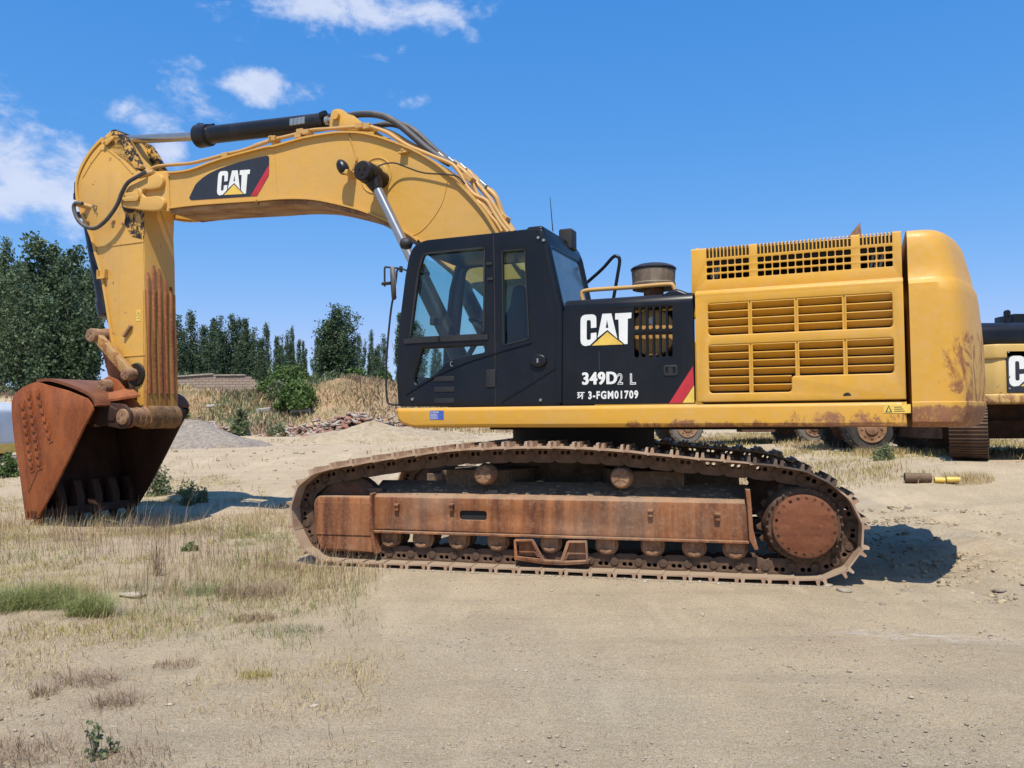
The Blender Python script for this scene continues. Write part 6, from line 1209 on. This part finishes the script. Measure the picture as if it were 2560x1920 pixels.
th_ = rg2.uniform(0, 1, 1500); tx_ = rg2.normal(3.8, 1.1, 2600); ty_ = rg2.uniform(-2.1, 3.6, 2600)
clx = CEN[0] + T.ex.x * tx_ + T.ey.x * ty_; cly = CEN[1] + T.ex.y * tx_ + T.ey.y * ty_; kk = (tx_ > 2.75)
scatter('dirt_clods', 'crumbled dirt clods on the ground right of the tracks', np.stack([clx[kk], cly[kk]], 1), np.clip(rg2.lognormal(-4.45, .5, kk.sum()), .005, .04), 7, tint=(.5, .3), mat='clod', zoff=.1)
tx_ = rg2.uniform(-2.4, 2.4, 500); ty_ = -1.70 - np.abs(rg2.normal(0, .03, 500)); scatter('track_crumbs', 'crumbs of dirt pressed out along the foot of the near track', np.stack([CEN[0] + T.ex.x * tx_ + T.ey.x * ty_, CEN[1] + T.ex.y * tx_ + T.ey.y * ty_], 1), np.clip(rg2.lognormal(-4.9, .4, 500), .004, .02), 8, tint=(.4, .2))
yy = rg2.uniform(13, 36, 900); xx_ = rg2.uniform(-.62, .7, 900) * yy; scatter('yard_stones', 'scattered stones over the far yard', np.stack([xx_, yy], 1), np.clip(rg2.lognormal(-3.6, .5, 900), .012, .09), 9)
def rock(px, py, s, lab, tint=.8, flat=.5, seed=0):
    p = hit(px, py); rng = random.Random(seed + int(px)); v, f = stone(rng, 1, flat); v = v * np.array([s * 1.4, s, s]); o = link_mesh('rock', raw_mesh('rock', v, f, M['stone'], np.full(len(v), tint)), None, (p.x, p.y, gz(p.x, p.y) + s * .12)); o.rotation_euler.z = rng.uniform(0, 3); tag(o, lab, 'stone'); return o
rock(2265, 1482, .045, 'dark angular stone just right of the broken ground at the track end', .1)
rock(2205, 1512, .025, 'small dark stone below the track end, in bare ground', .1)
rock(2500, 1478, .055, 'dark flat stone at the right edge of the bare ground', .12, .25)
rock(1755, 1536, .018, 'small pale stone alone on the gravel below the track', .9)
rock(787, 1765, .026, 'pale oval pebble on the gravel at lower left', 1.0, .35)
rock(330, 1490, .10, 'pale flat stone half buried behind the green tussocks', .95, .25)
rock(425, 1762, .022, 'pale sliver of stone on the sand near the spiky brush', .95, .3)
rock(1612, 1455, .022, 'whitish stone lying against the lower run of the near track', 1.0)
rock(1495, 1488, .022, 'brown stone below the middle of the near track', .15)
rock(2110, 1478, .07, 'flaky grey slab of dirt under the drive end of the track', .45, .25)
rock(2070, 1465, .06, 'flaky slab of dirt wedged before the drive end of the track', .5, .3)
rock(2270, 1270, .05, 'dark stone in the open ground right of the excavator', .15)
rock(2340, 1285, .035, 'pale stone in the open ground right of the excavator', .95)
rock(15, 1150, .30, 'pale boulder at the left edge behind the bucket', .95, .4)
# gravel heap, sand heap, rubble, slabs
def heap(name, lab, cat, px, py, rx, ry, h, mat, seed, dist=None):
    p = hit(px, py); n = 36; m_ = 14; vs_ = []; 
    if dist: d = ray(px, 1045); p = Vector((d.x / d.y * dist, dist, 0))
    for i in range(m_ + 1):
        r = i / m_
        for k in range(n):
            a = 2 * math.pi * k / n; q = noise.noise(Vector((math.cos(a) * 1.5 + seed, math.sin(a) * 1.5, r * 2))); x = math.cos(a) * rx * r * (1 + .15 * q); y = math.sin(a) * ry * r * (1 + .15 * q)
            z = h * max(0, (1 - r ** 1.25)) * (1 + .25 * q) + (.06 * h * noise.noise(Vector((x * 3, y * 3, seed)))) + gz(p.x + x, p.y + y) - gz(p.x, p.y) - .03 * (r > .9) - .05 * (r > .98); vs_.append((x, y, z))
    fs_ = [(i * n + k, i * n + (k + 1) % n, (i + 1) * n + (k + 1) % n, (i + 1) * n + k) for i in range(m_) for k in range(n)]
    mb = MB(); mb.add(vs_, fs_); o = mb.build(name, mat, None, 80); o.location = (p.x, p.y, gz(p.x, p.y)); tag(o, lab, cat); return o
gvm = Mat('grey_gravel'); a_ = gvm.noise(9, 8, .85); cg = gvm.mix(gvm.ramp(a_, .35, .65), (.20, .165, .135), (.40, .34, .28)); gvm.bump(a_, .9, .05); M['gravel'] = gvm.out(cg, .95, 0, .1)
sdm = Mat('pale_spoil'); a_ = sdm.noise(5, 8, .75); cg = sdm.mix(sdm.ramp(a_, .35, .65), (.30, .235, .155), (.42, .34, .235)); sdm.bump(a_, .8, .05); M['spoil'] = sdm.out(cg, .95, 0, .1)
brm = Mat('brown_spoil'); a_ = brm.noise(3, 8, .75); cg = brm.mix(brm.ramp(a_, .35, .65), (.20, .145, .095), (.33, .245, .165)); brm.bump(a_, .9, .08); M['bspoil'] = brm.out(cg, .95, 0, .1)
heap('gravel_heap', 'grey gravel heap between the bucket and the bank', 'gravel heap', 450, 1095, 2.9, 1.8, .80, 'gravel', 1, 24.5)
heap('sand_heap', 'pale low sand heap in front of the rubble', 'sand heap', 930, 1065, 3.0, 1.5, .62, 'spoil', 2, 29)
heap('sand_heap', 'second low sand heap reaching behind the cab', 'sand heap', 1010, 1062, 3.0, 1.6, .45, 'spoil', 3, 30)
None and heap('earth_mound', 'grey brown earth mound on the bank below the broadest poplar', 'mound', 850, 1000, 3.4, 2.4, .95, 'bspoil', 4, 42)
None and heap('earth_mound', 'bare brown earth mound near the mirror rod', 'mound', 935, 1010, 3.2, 2.2, .7, 'bspoil', 5, 41.5)
None and heap('earth_mound', 'orange bare earth mound at the left edge above the van', 'mound', -5, 1000, 3.0, 2.0, 2.3, 'bspoil', 6, 36)
cgm = plain('grey_concrete', (.40, .36, .31), .9, var=.35, scale=4, bump=.4); brk = Mat('mixed_rubble'); cbk = brk.mix(brk.attr('tint'), (.27, .12, .08), (.38, .33, .28)); M['rubble'] = brk.out(cbk, .9, 0, .1)
def rubble(name, lab, px, py, wx, wy, hh, n, smin, smax, seed, dist):
    d = ray(px, 1045); cx_ = d.x / d.y * dist; rng = np.random.default_rng(seed); Vs, Fs, Ts = [], [], []; o = 0
    for k in range(n):
        r = math.sqrt(rng.uniform(0, 1)); a = rng.uniform(0, 6.28); x = cx_ + r * math.cos(a) * wx; y = dist + r * math.sin(a) * wy; z = gz(x, y) + hh * (1 - r) * rng.uniform(.3, 1)
        s = rng.uniform(smin, smax); mt = Matrix.Translation((x, y, z)) @ Matrix.Rotation(rng.uniform(0, 6.28), 4, 'Z') @ Matrix.Rotation(rng.uniform(-.6, .6), 4, 'X') @ Matrix.Rotation(rng.uniform(-.5, .5), 4, 'Y')
        b = MB().box(-s, s, -s * rng.uniform(.4, .9), s * rng.uniform(.4, .9), -s * .18, s * .22, mat=mt); Vs += b.v; Fs += [tuple(i + o for i in f) for f in b.f]; o += 8; Ts += [float(rng.choice([.05, .2, .9, .7, 1.0]))] * 8
    ob = link_mesh(name, raw_mesh(name, np.array(Vs), np.array(Fs), M['rubble'], Ts)); tag(ob, lab, 'rubble', kind='stuff'); return ob
rubble('rubble_pile', 'pile of broken bricks and concrete at the foot of the bank', 880, 1030, 1.9, 1.0, 1.25, 520, .06, .20, 1, 33.5)
rubble('brick_rubble', 'thin spread of red brick rubble left of the main pile', 795, 1040, 2.6, 1.2, .75, 320, .05, .15, 2, 34.5)
rubble('rubble_trail', 'rubble trailing toward the cab', 965, 1035, 1.8, .9, .9, 200, .06, .18, 3, 34)
rubble('bank_rubble', 'broken concrete lumps on the bank behind the gravel heap', 500, 1030, 2.2, 1.2, .9, 130, .08, .22, 4, 35.5)
def slab(px, py, dist, L0, w, t_, rot, lab, tilt=.15):
    d = ray(px, 1045); x = d.x / d.y * dist; zc = CAMH + (1045 - py) / FPX * dist; mb = MB(); mb.box(-L0 / 2, L0 / 2, -w / 2, w / 2, -t_ / 2, t_ / 2); o = mb.build('concrete_slab', cgm, None, 0, bevel=.02); yy_ = dist
    while gz(d.x / d.y * yy_, yy_) < CAMH + (1045 - py) / FPX * yy_ - t_ * .4 and yy_ < 46: yy_ += .05
    x = d.x / d.y * yy_; o.location = (x, yy_, gz(x, yy_) + t_ * .35); o.rotation_euler = (tilt, -.06, rot); tag(o, lab, 'concrete slab')
slab(752, 1023, 35, .95, .5, .16, .2, 'pinkish flat concrete slab lying left of the rubble pile')
slab(663, 1020, 35, .75, .5, .18, -.2, 'pale concrete block at the middle of the bank foot')
slab(535, 1010, 36, .8, .3, .12, .5, 'tilted concrete plank on the lumps behind the gravel heap', .4)
slab(590, 1262, 17, .001, .001, .001, 0, 'x') if False else None
# brick wall on the bank
bw = Mat('old_block_wall'); bt_ = N(bw.t, 'ShaderNodeTexBrick'); bt_.inputs['Scale'].default_value = 1.0; bt_.inputs['Brick Width'].default_value = .40; bt_.inputs['Row Height'].default_value = .16; bt_.inputs['Mortar Size'].default_value = .018
bt_.inputs['Color1'].default_value = (.29, .225, .18, 1); bt_.inputs['Color2'].default_value = (.36, .29, .24, 1); bt_.inputs['Mortar'].default_value = (.16, .13, .11, 1)
cmb = N(bw.t, 'ShaderNodeCombineXYZ'); pz_ = bw.pos(); bw.L(pz_[0], cmb.inputs[0]); bw.L(pz_[2], cmb.inputs[1]); bw.L(cmb.outputs[0], bt_.inputs['Vector']); bw.bump(bt_.outputs['Fac'], .4, -.02)
M['blocks'] = bw.out(bw.mix(bw.ramp(bw.noise(.7, 5), .4, .7, 0, .4), bt_.outputs['Color'], (.38, .29, .21)), .95, 0, .1)
wd = 47.5
def wx(px): d = ray(px, 1045); return d.x / d.y * wd
def wz(py): return CAMH + (1045 - py) / FPX * wd
wl = thing('block_wall', 'weathered pale block wall with stepped broken end on the bank', 'wall', (wx(530), wd, wz(990)), 0)
mb = MB(); x0_, xm, x1_ = wx(380), wx(532), wx(622); base_ = wz(1000)
prf = [(x0_, base_), (wx(655), base_)] + [(wx(q[0]), wz(q[1])) for q in ((655, 960), (645, 960), (645, 951), (637, 951), (637, 944), (628, 944), (628, 937), (614, 937), (614, 934), (540, 934), (532, 931), (430, 938), (380, 941))]
mb.plate([(a - wx(530), b - wz(990)) for a, b in prf], 0, .24, 0, 'y'); mb.build('masonry', 'blocks', wl, 0)
mb = MB(); mb.plate([(a - wx(530), b - wz(990)) for a, b in ((wx(538), wz(934)), (wx(612), wz(934)), (wx(612), wz(931)), (wx(538), wz(931)))], -.08, .30, 0, 'y'); mb.build('coping', cgm, wl, 0)
mb = MB(); mb.plate([(a - wx(530), b - wz(990)) for a, b in ((x0_, wz(941)), (wx(532), wz(931)), (wx(532), wz(927.5)), (x0_, wz(937.5)))], -.08, .30, 0, 'y'); mb.build('coping', cgm, wl, 0)

# ================================================================== OTHER MACHINES
def wheel(parent, x, y, z, r, w, mat='hose'):
    mb = MB(); pr = [(0, r * .55), (0, r * .93), (w * .06, r * .98)]; 
    mb.lathe((x, y - w / 2, z), (0, 1, 0), [(0, r * .56), (.0, r * .9), (w * .08, r * .97), (w * .2, r), (w * .8, r), (w * .92, r * .97), (w, r * .9), (w, r * .56)], 32)
    for k in range(22):
        a = 2 * math.pi * k / 22; m_ = Matrix.Translation((x + r * .985 * math.cos(a), y, z + r * .985 * math.sin(a))) @ Matrix.Rotation(-a, 4, 'Y'); mb.box(-.02 * r, .03 * r, -w * .5, w * .5, -.05 * r, .05 * r, mat=m_)
    t = mb.build('tyre', mat, parent, 30)
    mb = MB(); mb.lathe((x, y - w * .5 - .012, z), (0, 1, 0), [(.0, r * .58), (-.012, r * .60), (-.006, r * .53), (.008, r * .50), (.010, r * .30), (-.03, r * .26), (-.04, r * .12), (-.04, .004)][::-1], 24)
    for k in range(8): a = 2 * math.pi * k / 8; mb.cyl((x + r * .40 * math.cos(a), y - w * .5 - .03, z + r * .40 * math.sin(a)), (x + r * .40 * math.cos(a), y - w * .5, z + r * .40 * math.sin(a)), r * .06, 6)
    mb.build('rim', 'pin', t, 30)
M['grey_tyre'] = plain('dusty_tyre', (.16, .14, .12), .9, var=.3, scale=9, bump=.3, dust=.5); M['dark_tyre'] = plain('dark_tyre', (.035, .033, .030), .85, var=.3, scale=9, bump=.3, dust=.2)
# second excavator, seen from behind
E2 = Vector((9.75, 15.6, gz(8.2, 14.6))); e2 = thing('excavator', 'second yellow and black excavator parked behind at the right edge, seen from its rear', 'excavator', E2, 0)
def X2(px, d=14.0): return (px - 1280) / FPX * d * 1.0 - E2.x
def Z2(py, d=14.0): return CAMH + (1045 + (.007 * 1200) * 0 - py) / FPX * d - E2.z
zb_, zm, zt_ = Z2(1018), Z2(868), Z2(812); xL = X2(2497); yF = 14.0 - E2.y
M['body2'] = paint('yellow_paint_faded', (0.56, 0.36, 0.10), chips=.66, dust=.25, rustzone=[(-3, 3, zb_ - .1, zb_ + .18, .08, .8)])
mb = MB(); pl2 = [(xL - .42, yF + 1.2), (xL - .36, yF + .42), (xL, yF), (xL + 2.6, yF), (xL + 2.95, yF + .42), (xL + 3.0, yF + 1.2)]
mb.plate(roundpoly(pl2, .08, 3), Z2(992), Z2(905), .01, 'z'); cw2 = mb.build('counterweight', 'body2', e2, 40)
mb = MB(); mb.plate(roundpoly([(a * 1.0 + (-.03 if a < 0 else .03), b - .03) for a, b in pl2], .08, 3), Z2(905) + .002, zm, .03, 'z', res=2); mb.build('counterweight_top', 'body2', e2, 50)
mb = MB(); mb.plate(roundpoly([(a + (-.05 if a < 0 else .05), b - .06) for a, b in pl2], .08, 3), zb_, Z2(992) - .004, .04, 'z', res=2); mb.build('bumper', 'body2', e2, 50)
mb = MB(); pr = [(yF + .10, zm + .01), (yF + .12, zt_ - .10), (yF + .30, zt_ + .02), (yF + 2.6, zt_ + .12), (yF + 2.6, zm)]; mb.plate(roundpoly(pr, .08, 3), xL - .42, xL + 3.0, .03, 'x', res=2); mb.build('engine_hood', 'black', e2, 50)
mb = MB(); mb.box(xL + .14, xL + 2.3, yF - .03, yF - .005, Z2(990), Z2(886)); pl3 = mb.build('sign_plate', 'decal_black', e2, 0, bevel=.006)
logo(pl3, X2(2521), Z2(975), yF - .032, .90)
for q in (889, 950, 980):
    mb = MB(); mb.lathe((xL + .17, yF - .045, Z2(q)), (0, 1, 0), [(0, .008), (0, .016), (.012, .018)], 8); mb.build('bolt', 'steel', pl3, 0)
mb = MB(); ex_ = X2(2523, 14.6); mb.plate([rrect(ex_ - .05, ex_ + .05, zt_ - .02, Z2(783, 14.6), .045), circ(ex_, Z2(800, 14.6), .014, 8)], yF + .55, yF + .62, .008, 'y'); mb.build('lifting_eye', 'black', e2, 40)
mb = MB(); mb.plate(rrect(X2(2540, 14.8), X2(2600, 14.8), zt_, Z2(792, 14.8), .03), yF + .8, yF + 1.4, .02, 'y'); mb.build('hood_box', 'black', e2, 40)
mb = MB(); mb.box(xL - .3, xL + 2.9, yF + 1.2, yF + 4.3, zb_ + .04, zb_ + .22); mb.box(xL + .1, xL + 2.8, yF + 1.2, yF + 3.0, zb_ + .2, zm); mb.build('upper_body', 'body2', e2, 0, bevel=.02)
mb = MB(); mb.lathe((xL + 1.3, yF + 2.6, .55), (0, 0, 1), [(0, .7), (zb_ - .5, .7)], 32); mb.box(xL - .1, xL + 2.7, yF + 1.7, yF + 3.5, .35, .7); mb.build('car_body', 'link', e2, 30)
for sx, cx_ in ((0, 8.14 - E2.x), (1, 10.74 - E2.x)):
    tk = MB(); tk.box(cx_ - .14, cx_ + .14, yF + .55, yF + 4.1, .25, .70); tk = tk.build('track_frame', 'mud', e2, 0, bevel=.03); p0_ = Matrix.Translation((8.05 - E2.x, yF + .3, 0)); tk.matrix_local = p0_ @ Matrix.Rotation(R(-31), 4, 'Z') @ p0_.inverted()
    pt = [(yF + .55, .05), (yF + .15, .22), (yF + .0, .5), (yF + .12, .80), (yF + .50, .97), (yF + 2.2, 1.0), (yF + 4.0, .96), (yF + 4.4, .78), (yF + 4.5, .5), (yF + 4.35, .2), (yF + 3.9, .05), (yF + 2.2, .04)]
    sp2 = smooth_path([(0, a, b) for a, b in pt], 12, closed=True); sl_ = [(sp2[(i + 1) % len(sp2)] - sp2[i]).length for i in range(len(sp2))]; LL = sum(sl_); n2 = round(LL / .19)
    def at2(s):
        s %= LL
        for i, l in enumerate(sl_):
            if s <= l: return sp2[i].lerp(sp2[(i + 1) % len(sp2)], s / l)
            s -= l
        return sp2[0]
    if sx == 0:
        sh2 = MB(); sh2.box(-.095, .085, -.3, .3, -.012, .004); 
        for gx_ in (-.075, 0, .07): sh2.box(gx_ - .010, gx_ + .010, -.3, .3, .003, .030)
        ME_s2 = sh2.mesh('track_shoe', 'link', 0)
    for i in range(n2):
        a = at2((i - .5) * LL / n2); b = at2((i + .5) * LL / n2); c_ = (a + b) / 2; ty_ = (b - a).normalized(); xa = ty_; nn = Vector((0, -ty_.z, ty_.y)) * -1; nn = Vector((0, ty_.z, -ty_.y)) if (c_ - Vector((0, yF + 2.2, .5))).dot(Vector((0, ty_.z, -ty_.y))) > 0 else Vector((0, -ty_.z, ty_.y))
        ya_ = nn.cross(xa); o = bpy.data.objects.new('track_shoe', ME_s2); COL.objects.link(o); o.parent = tk; mt = Matrix((xa, ya_, nn)).transposed().to_4x4(); mt.translation = (cx_, c_.y, c_.z); o.matrix_local = mt
# old truck under the deck line
TG = gz(8, 22); tr_ = thing('truck', 'old truck with dusty wheels and dark chassis seen under the deck', 'truck', (8.0, 22.4, TG), R(2))
wheel(tr_, 0, -.95, .44, .44, .30, 'grey_tyre'); wheel(tr_, 0, .95, .44, .44, .30, 'grey_tyre'); wheel(tr_, -3.4, -.95, .44, .44, .28, 'grey_tyre'); wheel(tr_, -3.4, .95, .44, .44, .28, 'grey_tyre')
mb = MB(); mb.box(-4.1, 1.5, -.45, -.35, .52, .70); mb.box(-4.1, 1.5, .35, .45, .52, .70)
for q in (-3.6, -2.4, -1.2, .3, 1.3): mb.box(q - .05, q + .05, -.45, .45, .54, .66)
mb.box(-1.9, -1.0, -.95, -.5, .30, .66); mb.build('chassis', 'link', tr_, 0)
mb = MB(); mb.box(-2.6, 1.7, -1.15, 1.15, .80, .92); mb.box(-2.6, 1.7, -1.15, -1.10, .92, 1.45); mb.box(-2.6, 1.7, 1.10, 1.15, .92, 1.45); mb.box(1.65, 1.7, -1.1, 1.1, .92, 1.45); mb.build('cargo_bed', 'frame_rust', tr_, 0)
mb = MB(); mb.plate([(-4.5, .62), (-4.55, 1.35), (-4.25, 2.05), (-2.85, 2.1), (-2.8, .62)], -1.1, 1.1, .05, 'y'); cb_ = mb.build('driver_cab', 'hose', tr_, 40)
mb = MB(); mb.plate([(-4.3, 1.4), (-4.12, 1.9), (-3.3, 1.93), (-3.3, 1.4)], -1.11, -1.105, 0, 'y'); mb.build('pane', 'dark', cb_, 0)
# rusty loader
LG = gz(9.5, 18); ld2 = thing('wheel_loader', 'rusty brown wheel loader with big dark tyres behind the counterweight', 'loader', (8.5, 18.4, LG), R(-4))
for q, mt_ in (((-.62, -.85), 'dark_tyre'), ((-.62, .85), 'dark_tyre'), ((1.0, -.85), 'grey_tyre'), ((1.0, .85), 'grey_tyre')): wheel(ld2, q[0], q[1], .50, .52, .42, mt_)
mb = MB(); mb.plate(roundpoly([(-1.25, .72), (-.7, .50), (.6, .46), (1.3, .50), (1.8, .74), (1.8, 1.3), (-1.25, 1.3)], .12, 3), -.72, .72, .05, 'y', res=2); hl_ = mb.build('hull', 'frame_rust', ld2, 40)
mb = MB(); mb.plate([(-1.1, 1.3), (-1.0, 2.2), (.2, 2.2), (.3, 1.3)], -.6, .6, .05, 'y'); mb.build('driver_cab', 'frame_rust', ld2, 40)
mb = MB(); mb.plate([(-1.25, .95), (-1.7, 1.0), (-1.75, 1.4), (-1.25, 1.4)], -.5, .5, .03, 'y'); mb.build('lift_arm', 'frame_rust', ld2, 40)
# van at the left edge
p = hit(2, 1112); VG = gz(-12.6, 19.5); vn = thing('van', 'white and yellow van with bluish windows at the left edge behind the bucket', 'van', (-13.35, 19.8, VG), R(6))
M['van_white'] = plain('white_van_paint', (.62, .64, .64), .4, var=.15, scale=2, bump=0); M['van_glass'] = plain('dark_blue_glass', (.06, .09, .12), .15, bump=0)
mb = MB(); mb.plate(roundpoly([(-3.0, .38), (-3.0, 1.15), (-2.6, 1.50), (.45, 1.50), (.75, 1.28), (.85, .38)], .08, 3), -.8, .8, .05, 'y', res=2); vb_ = mb.build('van_body', 'van_white', vn, 45)
mb = MB(); mb.box(-3.0, .87, -.815, .815, .22, .46); mb.build('lower_band', 'decal_yellow', vn, 0, bevel=.02)
for q in ((-2.6, -1.8), (-1.7, -.9), (-.8, -.05), (.03, .62)): mb = MB(); mb.plate(rrect(q[0], q[1], .98, 1.36, .04), -.812, -.80, 0, 'y'); mb.build('window', 'van_glass', vb_, 0)
wheel(vn, .25, -.72, .27, .28, .18, 'dark_tyre'); wheel(vn, -2.2, -.72, .27, .28, .18, 'dark_tyre'); wheel(vn, .25, .72, .27, .28, .18, 'dark_tyre'); wheel(vn, -2.2, .72, .27, .28, .18, 'dark_tyre')
mb = MB()
for q in (.62, .74, .86): mb.cyl((-2.9, -.86, q), (.8, -.86, q), .012, 6)
for q in (-2.8, -1.6, -.4, .7): mb.cyl((q, -.86, .5), (q, -.86, .9), .012, 6)
mb.build('side_rail', 'steel', vn, 40)
# tubes lying in the grass
def tube_thing(name, a, b, r, mat, lab, cat, ri=.8, px=None):
    A_, B_ = hit(*a), hit(*b); z_ = max(gz(A_.x, A_.y), gz(B_.x, B_.y)) + r; L0 = (B_ - A_).length; ang = math.atan2(B_.y - A_.y, B_.x - A_.x); mb = MB()
    mb.lathe((0, 0, 0), (1, 0, 0), [(0, r * ri), (0, r), (L0, r), (L0, r * ri), (L0 * .3, r * ri * .98)], 24); o = mb.build(name, mat, None, 30); o.location = (A_.x, A_.y, z_); o.rotation_euler.z = ang; tag(o, lab, cat)
tube_thing('pipe', (2262, 1208), (2328, 1206), .075, 'mud', 'dark grey thick pipe section lying on the gravel at right', 'pipe')
tube_thing('pipe', (2336, 1208), (2362, 1207), .042, 'decal_yellow', 'short yellow tube lying next to the dark pipe', 'pipe')
tube_thing('pipe', (2366, 1207), (2400, 1207), .046, 'decal_yellow', 'yellow tube lying furthest right in the line of pipes', 'pipe')
